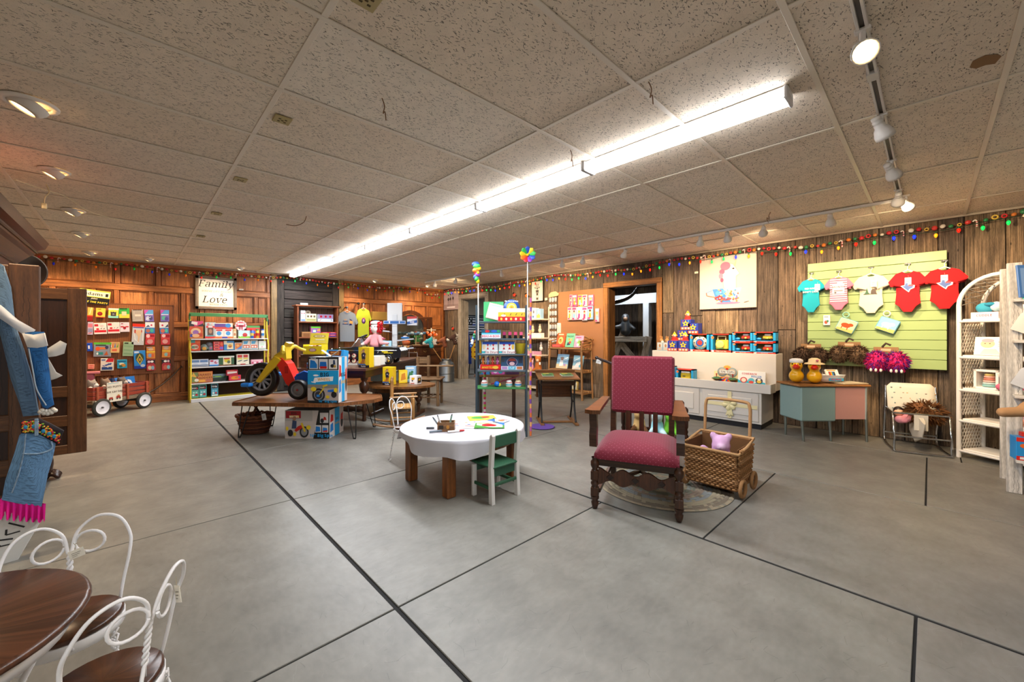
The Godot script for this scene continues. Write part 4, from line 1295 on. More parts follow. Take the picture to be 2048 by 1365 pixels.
func low_table():
	var yaw := -46.2
	var t = thing("coffee_table", "low boat-shaped wooden coffee table on black hairpin legs", "table", 1.54, 0, -5.09, yaw)
	var top := pv([-0.78, -0.30, -0.74, 0.30, -0.70, 0.36, 0.42, 0.40, 0.80, 0.10, 0.84, -0.06, 0.74, -0.30, 0.4, -0.36, -0.5, -0.34])
	var tb := B.new("9c6338").ext(top, 0.372, 0.405)
	part(t, "tabletop", tb, "wood_gloss").rotation_degrees = V(0, 0, 0)
	t.get_child(0).transform = Transform3D(Basis(V(1, 0, 0), V(0, 0, 1), V(0, 1, 0)), Vector3.ZERO)
	var rim := []
	for p in top: rim.append(V(p.x * 0.985, 0.408, p.y * 0.985))
	part(t, "raised_rim", B.new("8d5730").tube(rim, 0.007, 6, true), "wood_gloss")
	for q in [[-0.62, 0.24, -1, 1], [-0.62, -0.24, -1, -1], [0.60, 0.24, 1, 1], [0.60, -0.24, 1, -1]]:
		var f := V(q[0] + q[2] * 0.05, 0.012, q[1] + q[3] * 0.04)
		part(t, "hairpin_leg", B.new("17171a").tube(spline([V(q[0] - 0.05, 0.372, q[1]), f + V(-0.016, 0.02, 0), f, f + V(0.016, 0.02, 0), V(q[0] + 0.05, 0.372, q[1])], 5), 0.006, 6), "satin")
	var put := func(x, z): return t.transform * V(x, 0, z)
	var w: Vector3 = put.call(0.0, -0.03)
	var k = thing("toy_tricycle", "low red yellow and blue plastic tricycle with big black front wheel", "tricycle", w.x, 0.417, w.z, yaw)
	var wheel := func(x, y, z, r, wd, spokes):
		var ty := B.new("161618")
		var prof := []
		for i in 9:
			var a := -PI / 2 + PI * i / 8.0
			prof.append([r * 0.86 + r * 0.14 * cos(a), wd * 0.5 * sin(a)])
		prof.append([r * 0.68, wd * 0.42])
		prof.insert(0, [r * 0.68, -wd * 0.42])
		ty.xf = Transform3D(Basis(Vector3.RIGHT, PI / 2), V(x, y, z))
		ty.lathe(0, 0, 0, prof, 32)
		var nd := part(k, "wheel", ty, "satin")
		var hb := B.new("8f9094")
		hb.xf = ty.xf
		hb.lathe(0, 0, 0, [[r * 0.70, -wd * 0.3], [r * 0.70, wd * 0.36], [r * 0.58, wd * 0.30], [r * 0.58, -wd * 0.3]], 28)
		hb.lathe(0, 0, 0, [[0, -wd * 0.3], [r * 0.14, -wd * 0.3], [r * 0.14, wd * 0.36], [0, wd * 0.40]], 14)
		if spokes > 0:
			for i in spokes:
				hb.xf = ty.xf * Transform3D(Basis(Vector3.UP, TAU * i / spokes), Vector3.ZERO)
				hb.flat()
				hb.box(r * 0.36, wd * 0.12, 0, r * 0.5, wd * 0.2, r * 0.12, 0.004)
		else:
			hb.lathe(0, 0, 0, [[r * 0.6, wd * 0.1], [r * 0.36, wd * 0.26], [0, wd * 0.26]], 24)
			hb.c("c01820").lathe(0, 0, 0, [[r * 0.1, wd * 0.3], [r * 0.08, wd * 0.44], [0, wd * 0.45]], 12)
		part(nd, "hub", hb, "satin")
		var bd := B.new("17171a")
		bd.xf = ty.xf
		bd.lathe(0, 0, 0, [[r * 0.68, -wd * 0.1], [0, -wd * 0.1]], 20)
		part(nd, "wheel_core", bd, "matte")
	wheel.call(-0.62, 0.208, 0, 0.205, 0.085, 10)
	wheel.call(-0.045, 0.115, 0.2, 0.115, 0.11, 0)
	wheel.call(-0.045, 0.115, -0.2, 0.115, 0.11, 0)
	part(k, "rear_axle", B.new("26262a").rod(V(-0.045, 0.115, -0.16), V(-0.045, 0.115, 0.16), 0.012), "satin")
	for s in [-1, 1]:
		part(k, "fork_blade", B.new("e2bc26").ext(pv([-0.645, 0.19, -0.60, 0.175, -0.40, 0.38, -0.34, 0.45, -0.42, 0.49, -0.5, 0.40]), s * 0.07 - 0.016, s * 0.07 + 0.016), "satin")
		part(k, "handlebar", B.new("e8c83a").tube(spline([V(-0.36, 0.50, 0.02 * s), V(-0.30, 0.60, s * 0.10), V(-0.26, 0.57, s * 0.17), V(-0.22, 0.545, s * 0.22)], 5), [0.03, 0.03, 0.03, 0.028, 0.026, 0.024, 0.022, 0.022, 0.02, 0.02, 0.02, 0.02, 0.02, 0.02, 0.02, 0.02], 8), "satin")
		part(k, "pedal", B.new("1f86e6").box(-0.62 - s * 0.085, 0.208 - s * 0.05, s * 0.15, 0.115, 0.045, 0.075, 0.012), "satin")
	part(k, "pedal_crank", B.new("9c9ca0").tube([V(-0.705, 0.16, 0.15), V(-0.705, 0.16, 0.10), V(-0.62, 0.208, 0.06), V(-0.62, 0.208, -0.06), V(-0.535, 0.25, -0.10), V(-0.535, 0.25, -0.15)], 0.007, 6), "metal")
	part(k, "steering_head", B.new("e4c02c").ext(pv([-0.46, 0.45, -0.33, 0.40, -0.29, 0.46, -0.30, 0.60, -0.26, 0.64, -0.30, 0.66, -0.36, 0.55, -0.44, 0.50]), -0.055, 0.055), "satin")
	part(k, "frame", B.new("e02a1c").ext(pv([-0.45, 0.45, -0.34, 0.47, -0.27, 0.40, -0.18, 0.21, -0.10, 0.17, 0.12, 0.17, 0.15, 0.11, -0.02, 0.085, -0.22, 0.10, -0.29, 0.17, -0.38, 0.36]), -0.07, 0.07, 0.0), "satin")
	part(k, "frame_badge", B.new("b01c12").box(-0.275, 0.33, 0.072, 0.045, 0.085, 0.004, 0.001), "satin")
	part(k, "seat", B.new("1c66d8").ext(pv([-0.13, 0.18, -0.15, 0.25, -0.09, 0.30, 0.0, 0.305, 0.05, 0.275, 0.10, 0.31, 0.22, 0.335, 0.24, 0.20, 0.16, 0.175]), -0.13, 0.13), "satin")
	var ss := B.new("2272e4")
	ss.tube([V(-0.12, 0.27, 0.125), V(-0.03, 0.312, 0.125), V(0.06, 0.285, 0.125), V(0.2, 0.335, 0.125)], 0.014, 8)
	part(k, "seat_edge", ss, "satin")
	w = put.call(0.335, 0.255)
	pack("toy_carton", "upright blue and black tricycle carton standing on the coffee table", "box", "", w.x, 0.416, w.z, yaw, 0.345, 0.50, 0.2, "23242a", BIGWHEEL_FRONT, 0.0, "print", BIGWHEEL_SIDE)
	w = put.call(0.40, 0.25)
	var bkk := B.new("e9e4da")
	bkk.xf = Transform3D(Basis(V(1, 0, 0), deg_to_rad(0)), Vector3.ZERO)
	for s in [-1, 1]:
		bkk.xf = Transform3D(Basis(V(0, 0, 1), deg_to_rad(s * 38.0)), V(s * 0.045, 0.038, 0))
		bkk.box(0, 0, 0, 0.12, 0.004, 0.09)
	solo("instruction_booklet", bkk, "print", "open white booklet standing like a tent on the tall carton", "booklet", w.x - 0.03, 0.918, w.z, yaw + 15)
	w = put.call(0.11, 0.11)
	pack("toy_carton", "long tricycle carton lying on the floor under the coffee table", "box", "", w.x, 0.001, w.z, yaw + 2, 0.50, 0.315, 0.36, "2a2a2e", BIGWHEEL_LONG, 0.0, "print", BIGWHEEL_SIDE)
	var bk = thing("wicker_basket", "dark brown woven basket with tall handle under coffee table", "basket", 1.05, 0.001, -5.52, yaw)
	var wb := B.new()
	var cols := ["5a2f1c", "6b3a22", "4a2616", "7a472c"]
	for r in 9:
		wb.c(cols[r % 4])
		var pts := []
		var rr := 0.13 + 0.05 * r / 8.0
		for i in 48:
			var a := TAU * i / 48
			var q := rr + 0.006 * sin(a * 12 + PI * (r % 2))
			pts.append(V(q * cos(a) * 1.05, 0.015 + 0.022 * r, q * sin(a) * 0.85))
		wb.tube(pts, 0.0125, 5, true)
	part(bk, "woven_body", wb, "matte")
	part(bk, "lining", B.new("331a0f").lathe(0, 0.004, 0, [[0, 0], [0.115, 0], [0.145, 0.18]], 20), "matte")
	var fr := B.new("76432a")
	var rp := []
	for i in 40: rp.append(V((0.19 + 0.008 * sin(i * 2.2)) * cos(TAU * i / 40) * 1.05, 0.212 + 0.008 * cos(i * 2.6), 0.19 * sin(TAU * i / 40) * 0.85))
	fr.tube(rp, 0.016, 6, true)
	part(bk, "braided_rim", fr, "matte")
	part(bk, "handle", B.new("5d321d").tube(spline([V(-0.05, 0.2, -0.15), V(-0.06, 0.3, -0.08), V(-0.03, 0.345, 0.0), V(0.03, 0.345, 0.0), V(0.05, 0.3, 0.06), V(0.06, 0.2, 0.15)], 5), 0.013, 7), "matte")
	tag_card("white card hanging from the dark basket under the coffee table", 1.09, 0.25, -5.31, -46, 0.05, 0.075, "e8ecee")
func turned_leg(b: B, x, z, h, r):
	b.lathe(x, 0, z, [[0, 0], [r * 0.5, 0], [r * 0.7, 0.02], [r * 0.55, 0.05], [r * 0.6, 0.12], [r * 1.0, 0.15], [r * 0.55, 0.18], [r * 0.65, h * 0.5], [r * 0.45, h * 0.53], [r * 1.3, h * 0.6], [r * 1.5, h * 0.68], [r * 1.3, h * 0.75], [r * 0.7, h * 0.78], [r * 1.1, h * 0.82], [r * 1.1, h]], 14)
const TONKA_BOY := "r 0 0 100 100 f2cf1e;p 1a1c22 0 0 100 0 100 12 0 12;t 44 6 7 f4f4f4 Tonka;r 0 13 66 5 2a7fd0;r 6 18 50 2 c03828;p 2c2c3a 32 42 64 42 70 66 58 74 40 74 28 66;p c89a76 30 66 22 78 40 86 38 80 30 76;p c89a76 64 66 72 54 66 48 60 52;o 48 81 9 8 c89a76;p b08448 34 84 62 84 58 90 40 91;o 48 60 4 4 e8e8f0;p a86a34 36 24 48 24 48 42 34 42;p a86a34 50 24 62 24 64 42 50 42;o 30 26 8 6 e08a20;o 62 28 7 7 d8a030"
func library_table():
	var yaw := -47.1
	var t = thing("library_table", "long dark oak table with turned legs carrying the pedal car", "table", 2.78, 0, -6.25, yaw)
	var put := func(x, z): return t.transform * V(x, 0, z)
	for k in 4: part(t, "top_board", B.new(["6b4228", "714730", "66402a", "6e4630"][k]).box(-0.357 + 0.238 * k, 0.703, 0, 0.236, 0.034, 2.5, 0.004), "wood_gloss")
	for s in [-1, 1]:
		part(t, "apron", B.new("54331f").box(s * 0.42, 0.635, 0, 0.02, 0.10, 2.3, 0.003), "wood_gloss")
		part(t, "apron", B.new("54331f").box(0, 0.635, s * 1.15, 0.82, 0.10, 0.02, 0.003), "wood_gloss")
		for sz in [-1, 1]:
			var b := B.new("4e2e1c")
			turned_leg(b, s * 0.38, sz * 1.08, 0.685, 0.043)
			part(t, "leg", b, "wood_gloss")
		part(t, "stretcher", B.new("3a2417").lathe(0, 0, 0, [[0.03, -0.36], [0.045, -0.3], [0.03, -0.24], [0.045, -0.16], [0.03, -0.08], [0.05, 0.0], [0.03, 0.08], [0.045, 0.16], [0.03, 0.24], [0.045, 0.3], [0.03, 0.36]], 10), "wood_gloss").transform = Transform3D(Basis(V(0, 0, 1), PI / 2), V(0, 0.16, s * 1.08))
	var Y := 0.722
	var w: Vector3 = put.call(0.17, 0.42)
	var c = thing("pedal_car", "black vintage child's pedal car with chrome bumper and windscreen", "pedal car", w.x, Y, w.z, yaw + 4)
	part(c, "body", B.new("1d1e22").ext(pv([-0.50, 0.10, -0.50, 0.20, -0.47, 0.235, -0.20, 0.25, -0.14, 0.262, 0.30, 0.258, 0.50, 0.245, 0.53, 0.20, 0.52, 0.10, 0.42, 0.09, 0.38, 0.16, 0.28, 0.16, 0.24, 0.08, -0.22, 0.08, -0.26, 0.15, -0.36, 0.15, -0.40, 0.09]), -0.2, 0.2), "gloss")
	part(c, "side_trim", B.new("c8ccd0").box(0.02, 0.205, 0.203, 0.9, 0.008, 0.006, 0.002), "chrome")
	part(c, "lettering", B.new().prt("r 0 40 55 34 d8c020;r 18 0 82 26 e0c828", 0.16, 0.04, 0.204, 0.33, 0.165), "satin")
	part(c, "door_handle", B.new("d8d8da").tube([V(0.19, 0.17, 0.204), V(0.205, 0.20, 0.215)], 0.005, 6), "chrome")
	for s in [-1, 1]:
		part(c, "headlight", B.new("b8bcc2").lathe(0, 0, 0, [[0, -0.02], [0.035, -0.015], [0.04, 0.0], [0.034, 0.012], [0, 0.02]], 16), "chrome").transform = Transform3D(Basis(V(0, 0, 1), PI / 2), V(-0.50, 0.20, s * 0.14))
		for x in [-0.31, 0.33]:
			var ty := B.new("141416")
			ty.xf = Transform3D(Basis(Vector3.RIGHT, PI / 2), V(x, 0.075, s * 0.18))
			ty.lathe(0, 0, 0, [[0.045, -0.022], [0.07, -0.022], [0.075, -0.01], [0.075, 0.012], [0.068, 0.022], [0.045, 0.022]], 24)
			var nd := part(c, "wheel", ty, "satin")
			var hb := B.new("d0d2d6")
			hb.xf = ty.xf
			hb.lathe(0, 0, 0, [[0, -0.02], [0.048, -0.016], [0.048, 0.016], [0.03, 0.024], [0.014, 0.026], [0, 0.032]] if s > 0 else [[0, -0.03], [0.03, -0.024], [0.048, -0.016], [0.048, 0.016], [0, 0.018]], 18)
			part(nd, "hubcap", hb, "chrome")
	part(c, "grille", B.new("8c9094").box(-0.508, 0.165, 0, 0.02, 0.09, 0.2, 0.006), "chrome")
	part(c, "bumper", B.new("c4c8cc").tube([V(-0.5, 0.10, -0.21), V(-0.545, 0.10, -0.12), V(-0.555, 0.10, 0), V(-0.545, 0.10, 0.12), V(-0.5, 0.10, 0.21)], 0.016, 8), "chrome")
	part(c, "windscreen_frame", B.new("dcdee0").tube([V(-0.20, 0.255, -0.17), V(-0.11, 0.375, -0.16), V(-0.11, 0.375, 0.16), V(-0.20, 0.255, 0.17)], 0.008, 6), "chrome")
	var gl := B.new()
	gl.flat().quad(V(-0.196, 0.26, -0.16), V(-0.114, 0.37, -0.152), V(-0.114, 0.37, 0.152), V(-0.196, 0.26, 0.16))
	part(c, "windscreen", gl, "glass")
	var sw := B.new("1a1a1c")
	var ring := []
	for i in 20: ring.append(V(0.075 * cos(TAU * i / 20), 0, 0.075 * sin(TAU * i / 20)))
	sw.xf = Transform3D(Basis(V(0, 0, 1), deg_to_rad(28)), V(-0.10, 0.40, 0.02))
	sw.tube(ring, 0.008, 6, true)
	sw.box(0, 0, 0, 0.14, 0.006, 0.016).box(0, 0, 0, 0.016, 0.006, 0.14)
	sw.rod(V(0, 0, 0), V(0, -0.16, 0), 0.008)
	part(c, "steering_wheel", sw, "satin")
	w = c.transform * V(0.10, 0.262, 0.02)
	var d = thing("rag_doll", "cloth rag doll with red yarn hair, sailor cap and pink dress in pedal car", "doll", w.x, w.y, w.z, yaw - 10)
	var bd := B.new()
	blob(bd, [[V(0, 0.03, 0), V(0, 0.14, 0), 0.085, 0.06, "dd8f93"], [V(0, 0.17, 0), V(0, 0.19, 0), 0.028, 0.028, "e9e2da"], [V(0, 0.26, 0), V(0, 0.30, 0), 0.072, 0.072, "efe9e2"], [V(-0.07, 0.14, 0.01), V(-0.13, 0.05, 0.06), 0.035, 0.03, "dd8f93"], [V(-0.13, 0.05, 0.06), V(-0.17, 0.03, 0.09), 0.022, 0.022, "efe0d6"], [V(0.07, 0.14, 0.01), V(0.12, 0.05, 0.05), 0.035, 0.03, "dd8f93"], [V(0.12, 0.05, 0.05), V(0.2, 0.045, 0.0), 0.024, 0.022, "e09a9c"]], 0.012, 0.02)
	part(d, "body", bd, "cloth")
	var hr := B.new()
	rng.seed = 3
	for i in 150:
		var a := rng.randf_range(0.15, 1.0) * PI * (1 if rng.randf() < 0.6 else -1)
		var v := rng.randf_range(-0.9, 0.85)
		var q := V(0, 0.285, 0) + V(sin(a) * 0.085 * sqrt(1 - v * v * 0.6), v * 0.095, cos(a) * 0.085 - 0.015)
		if q.z > 0.045: continue
		hr.c(["b4101c", "c8141f", "9c0d18"][i % 3])
		hr.ball(q.x, q.y, q.z, 0.017, 0.017, 0.017, 6, 4)
	part(d, "yarn_hair", hr, "cloth")
	part(d, "cap", B.new("f0eeea").lathe(0, 0.345, -0.005, [[0.0, 0.035], [0.05, 0.032], [0.075, 0.018], [0.082, 0.0], [0.078, -0.014], [0.07, -0.01]], 18).c("4a7fc0").lathe(0, 0.36, -0.005, [[0, 0.028], [0.04, 0.024], [0.055, 0.012]], 14), "cloth")
	var fc := B.new("15151a")
	for q in [[-0.028, 0.295, 0.007], [0.028, 0.295, 0.007]]: fc.ball(q[0], q[1], 0.066, q[2], q[2] * 1.3, 0.006, 8, 6)
	part(d, "button_eye", fc, "gloss")
	part(d, "stitched_mouth", B.new("c04048").tube([V(-0.02, 0.25, 0.066), V(0, 0.243, 0.07), V(0.02, 0.25, 0.066)], 0.0025, 5), "cloth")
	part(d, "nose", B.new("d05a50").ball(0, 0.272, 0.072, 0.006, 0.005, 0.005, 8, 6), "cloth")
	w = put.call(-0.34, 1.0)
	var cr = thing("wooden_crate", "low dark wooden crate propping up the yellow display box", "crate", w.x, Y, w.z, yaw)
	for s in [-1, 1]:
		part(cr, "side", B.new("5d3c26").box(s * 0.15, 0.08, 0, 0.012, 0.16, 0.2, 0.002), "wood")
		part(cr, "end", B.new("5d3c26").box(0, 0.08, s * 0.1, 0.29, 0.16, 0.012, 0.002), "wood")
	part(cr, "lid", B.new("68442c").box(0, 0.166, 0, 0.32, 0.012, 0.23, 0.002), "wood")
	var yd = thing("yellow_display_box", "yellow cardboard counter display box with open lid and oval badge", "display box", w.x, Y + 0.174, w.z, yaw)
	part(yd, "tray", B.new("e6cf22").box(0, 0.006, 0, 0.26, 0.01, 0.16).box(0, 0.055, 0.08, 0.26, 0.11, 0.004).box(-0.128, 0.065, 0, 0.004, 0.13, 0.16).box(0.128, 0.065, 0, 0.004, 0.13, 0.16).box(0, 0.07, -0.08, 0.26, 0.14, 0.004).prt("o 52 52 20 22 7a1420;o 52 52 17 17 e8c8c0;t 52 52 12 7a1420 DUNCAN", 0.26, 0.11, 0.083), "print")
	var ld := B.new("efdc4a")
	ld.xf = Transform3D(Basis(Vector3.RIGHT, deg_to_rad(-12)), V(0, 0.14, -0.08))
	ld.box(0, 0.075, 0, 0.26, 0.15, 0.004).prt("o 50 70 33 14 7a1420;o 50 70 30 11 f0e4a0;t 50 70 9 7a1420 DUNCAN;r 30 30 50 12 f4eec0;r 16 8 70 10 e9d88a", 0.26, 0.15, 0.0025)
	part(yd, "lid", ld, "print")
	var bits := B.new()
	for q in [[-0.05, "f0ece0"], [0.0, "d8a080"], [0.05, "6a2020"], [0.08, "e8e0d0"]]: bits.c(q[1]).box(q[0], 0.105, 0.02, 0.04, 0.03, 0.05, 0.004)
	part(yd, "packets", bits, "print")
	w = put.call(0.02, 1.12)
	pack("display_box", "bright blue display box with slanted brown header at table front", "display box", "", w.x, Y, w.z, yaw, 0.235, 0.22, 0.14, "2b9ae0", "r 0 0 100 100 2f9fe4;p 6e3418 16 64 84 64 88 94 12 94;t 50 84 9 e8a85a MARBLES;t 50 72 8 e8a85a and JACKS;r 12 44 76 8 8fd0f4;r 18 28 64 10 d8f0fc;r 12 10 76 10 8fd0f4", 8.0)
	w = put.call(-0.22, 1.17)
	pack("game_box", "flat blue game box lying in front of the yellow display", "box", "", w.x, Y, w.z, yaw, 0.215, 0.07, 0.12, "3f6f9c", "r 0 0 100 100 3a678f;t 50 45 56 7a2c2c DOMINOES;r 0 86 100 14 8fb4d0")
	w = put.call(-0.02, 0.72)
	var ch := B.new("c8b48a")
	for i in 6:
		var x := -0.09 + 0.06 * (i % 3) * 1.5
		var y := 0.06 + 0.07 * (i / 3)
		ch.c("8c1c20").ball(x, y, 0, 0.036, 0.036, 0.012, 12, 8)
		ch.c("e8d8b8").ball(x, y, 0.008, 0.028, 0.028, 0.008, 12, 8)
		ch.c("503828").ball(x, y + 0.016, 0.012, 0.02, 0.010, 0.006, 10, 6)
	ch.c("e6e0d6").box(0, 0.012, 0, 0.26, 0.024, 0.05)
	solo("face_puzzle", ch, "print", "card of six round painted faces behind the blue display box", "toy", w.x, Y, w.z, yaw)
	w = put.call(0.40, 1.06)
	pack("toy_truck_box", "tall yellow toy truck box showing a saluting boy, on long table", "box", "", w.x, Y, w.z, yaw - 14, 0.17, 0.27, 0.10, "f0cc1c", TONKA_BOY)
	var tr := [[0.40, 0.80, "white boxed toy truck beside the tall yellow box", 1], [0.41, 0.60, "white boxed toy truck, second from the tall yellow box", 2], [0.41, 0.36, "wide white boxed toy truck with orange scoop", 3]]
	for q in tr:
		w = put.call(q[0], q[1])
		var pr := "r 0 0 100 100 ecebe8;r 10 22 80 66 f8f8f6;p e8b418 22 46 66 46 74 66 60 82 26 80;o 34 34 11 13 26262a;o 62 34 11 13 26262a;r 8 6 84 8 d0503a"
		if q[3] == 3: pr += ";p d85a20 66 50 90 56 84 76 70 72"
		pack("toy_truck_box", q[2], "box", "boxed toy trucks on the long table", w.x, Y, w.z, yaw - 20, 0.13 + 0.03 * (q[3] / 3), 0.135, 0.12, "eceae6", pr)
	w = put.call(0.42, 0.10)
	pack("toy_truck_box", "pale blue boxed toy with green figure at the far end of truck row", "box", "", w.x, Y, w.z, yaw - 20, 0.15, 0.12, 0.12, "9ac0d8", "r 0 0 100 100 a8c8dc;r 0 0 100 22 1e6fd0;o 50 58 22 26 4a9a5a;o 56 52 10 14 d04030;r 16 82 60 10 f0f0f0")
	w = put.call(0.41, -0.16)
	var sp := B.new("d8c8a8")
	sp.lathe(0, 0, 0, [[0, 0], [0.05, 0], [0.05, 0.012], [0.012, 0.014], [0.009, 0.10], [0, 0.1]], 12)
	for q in [["c02028", 0.10, 0.0], ["2a50b0", 0.13, 0.03], ["e8e4dc", 0.16, -0.02], ["c82430", 0.18, 0.025], ["2a50b0", 0.075, -0.035]]: sp.c(q[0]).ball(q[2], q[1], 0, 0.028, 0.024, 0.028, 10, 8)
	solo("wooden_stacking_toy", sp, "satin", "red white and blue wooden ball toy on a small stand", "toy", w.x, Y, w.z)
	w = put.call(0.10, -0.35)
	pack("puzzle_box", "pale blue puzzle box with small pictures behind the windscreen", "box", "", w.x, Y, w.z, yaw, 0.26, 0.33, 0.05, "9ccbe2", "r 0 0 100 100 a6d2e6;o 30 74 14 7 3a6a4a;o 70 72 14 8 c8a060;o 32 42 15 8 b04038;o 70 40 13 8 d8b048;o 36 14 14 7 6a5040")
	w = put.call(-0.26, -0.2)
	pack("small_blue_tin", "small blue square tin beside the car bonnet", "tin", "", w.x, Y, w.z, yaw, 0.09, 0.10, 0.06, "4a74b0", "r 12 12 76 76 6a90c4;o 50 50 22 24 c8d4e4")
	w = V(3.14, 0, -6.32)
	var lb := B.new("9fb4bd")
	lb.box(0, 0.006, 0, 0.4, 0.012, 0.28).box(0, 0.07, 0.14, 0.4, 0.14, 0.006).box(0, 0.07, -0.14, 0.4, 0.14, 0.006).box(-0.2, 0.07, 0, 0.006, 0.14, 0.28).box(0.2, 0.07, 0, 0.006, 0.14, 0.28)
	solo("storage_box", lb, "satin", "open pale blue storage box under the long oak table", "box", w.x - 0.1, 0.40, w.z + 0.1, yaw)
	solo("box_stand", B.new("4a4038").box(0, 0.199, 0, 0.36, 0.398, 0.26, 0.004), "wood", "dark low stand under the pale blue storage box", "stand", w.x - 0.1, 0, w.z + 0.1, yaw)
	var sk := B.new("c8c0a8")
	sk.xf = Transform3D(Basis(Vector3.RIGHT, PI / 2), V(0, 0.065, 0))
	sk.lathe(0, 0, 0, [[0, -0.012], [0.06, -0.012], [0.065, 0.0], [0.06, 0.012], [0, 0.012]], 20)
	sk.c("3a3028")
	for i in 5: sk.box(0.03 * cos(TAU * i / 5), 0.012, 0.03 * sin(TAU * i / 5), 0.018, 0.004, 0.018)
	solo("round_toy", sk, "matte", "small cream toy wheel on the floor behind the long carton", "wheel", 1.55, 0, -5.55, yaw)
func oval_table():
	var t = thing("oval_table", "low oval oak table with pedestal legs behind the little rocking chair", "table", 2.79, 0, -5.35, -50)
	var pts := PackedVector2Array()
	for i in 40: pts.append(Vector2(0.56 * cos(TAU * i / 40), 0.36 * sin(TAU * i / 40)))
	part(t, "tabletop", B.new("8d5a30").ext(pts, 0.415, 0.445), "wood_gloss").transform = Transform3D(Basis(V(1, 0, 0), V(0, 0, 1), V(0, 1, 0)), Vector3.ZERO)
	for i in range(40): pts[i] *= 0.8
	part(t, "apron", B.new("6e4524").ext(pts, 0.35, 0.414), "wood_gloss").transform = Transform3D(Basis(V(1, 0, 0), V(0, 0, 1), V(0, 1, 0)), Vector3.ZERO)
	for s in [-1, 1]:
		var b := B.new("55341c")
		turned_leg(b, s * 0.32, 0, 0.35, 0.035)
		part(t, "leg", b, "wood_gloss")
		part(t, "foot", B.new("55341c").box(s * 0.32, 0.025, 0, 0.05, 0.05, 0.42, 0.008), "wood_gloss")
	var Y := 0.447
	var put := func(x, z): return t.transform * V(x, 0, z)
	var w: Vector3 = put.call(-0.06, 0.14)
	pack("toy_truck_box", "yellow toy truck box showing a saluting boy, on oval table", "box", "", w.x, Y, w.z, -58, 0.155, 0.255, 0.10, "f0cc1c", TONKA_BOY)
	w = put.call(0.05, -0.08)
	pack("toy_truck_box", "second yellow toy box turned away behind the saluting boy box", "box", "", w.x, Y, w.z, -20, 0.12, 0.19, 0.08, "f0cc1c", "r 8 10 84 80 f4d84a;p d88a2a 20 20 80 30 70 80 30 70")
	w = put.call(0.13, -0.2)
	pack("toy_box", "light blue toy box with dinosaur picture at oval table's back", "box", "", w.x, Y, w.z, -46, 0.16, 0.24, 0.06, "8ab8dc", "r 6 10 88 84 a0c8e4;p 4a8a5a 20 20 80 24 70 56 40 66;o 66 64 12 8 3f7a50;r 12 84 70 8 f0f4f8")
	w = put.call(0.28, 0.02)
	pack("toy_truck_box", "small white boxed yellow truck alone on oval table", "box", "", w.x, Y, w.z, -62, 0.125, 0.125, 0.12, "ecebe8", "r 8 20 84 70 f8f8f6;p e8b418 26 52 62 52 70 78 30 78;o 38 42 9 9 26262a;r 14 8 50 8 c8503a", 0.0, "print", "r 14 16 72 60 2c2a26;p e8b418 30 40 70 44 66 66 36 64")
	var s = thing("school_bench", "pale wooden school bench with slatted shelf and tall back post", "bench", 3.54, 0, -5.745, -44)
	for q in [[-0.20, 0.16], [0.20, 0.16], [0.20, -0.16]]: part(s, "leg", B.new("8d6a46").box(q[0], 0.21, q[1], 0.042, 0.42, 0.042, 0.005), "wood")
	for q in [[-0.20, -0.16, 0.78], [-0.02, -0.16, 0.80]]: part(s, "back_post", B.new("8d6a46").box(q[0], q[2] / 2, q[1], 0.045, q[2], 0.04, 0.005), "wood")
	part(s, "seat", B.new("8a633c").box(0.0, 0.432, 0, 0.50, 0.026, 0.40, 0.006), "wood")
	part(s, "back_rail", B.new("95714c").box(-0.11, 0.72, -0.16, 0.24, 0.11, 0.02, 0.004), "wood")
	part(s, "writing_arm", B.new("9a7650").box(0.12, 0.64, 0.0, 0.62, 0.024, 0.10, 0.006), "wood")
	part(s, "arm_post", B.new("8d6a46").box(0.18, 0.54, 0.05, 0.036, 0.19, 0.036, 0.004), "wood")
	for k in 5: part(s, "shelf_slat", B.new("6f5236").box(-0.16 + 0.08 * k, 0.15, 0, 0.02, 0.014, 0.34, 0.002), "wood")
	for q in [0.16, -0.16]: part(s, "rail", B.new("7d5d3c").box(0, 0.14, q, 0.40, 0.024, 0.02, 0.003), "wood")
	var r = thing("rocking_chair", "child's honey-coloured ladder-back rocking chair with woven seat", "chair", 2.50, 0, -4.66, 62)
	var H := "c68f52"
	for sx in [-1, 1]:
		part(r, "back_post", B.new(H).lathe(sx * 0.14, 0.045, -0.13, [[0, 0], [0.014, 0], [0.019, 0.12], [0.02, 0.5], [0.016, 0.515], [0.021, 0.54], [0.012, 0.565], [0, 0.57]], 12), "wood_gloss")
		part(r, "front_post", B.new(H).lathe(sx * 0.16, 0.045, 0.13, [[0, 0], [0.014, 0], [0.019, 0.1], [0.02, 0.30], [0.015, 0.33], [0, 0.33]], 12), "wood_gloss")
		part(r, "armrest", B.new(H).box(sx * 0.155, 0.385, 0.015, 0.04, 0.018, 0.34, 0.006), "wood_gloss")
		part(r, "side_rung", B.new(H).rod(V(sx * 0.145, 0.13, -0.13), V(sx * 0.16, 0.13, 0.13), 0.009), "wood_gloss")
		var rk := []
		for i in 9:
			var u := i / 8.0 * 2 - 1
			rk.append(V(sx * 0.15, 0.02 + 0.05 * u * u, -0.03 + u * 0.32))
		part(r, "rocker", B.new("b07a40").tube(rk, 0.02, 8, false, 0.7), "wood_gloss")
	for y in [0.53, 0.40, 0.33]: part(r, "ladder_slat", B.new("cf9a5e").box(0, y, -0.13, 0.26, 0.05 if y > 0.35 else 0.024, 0.012, 0.004), "wood_gloss")
	var wv := B.new("d0a468")
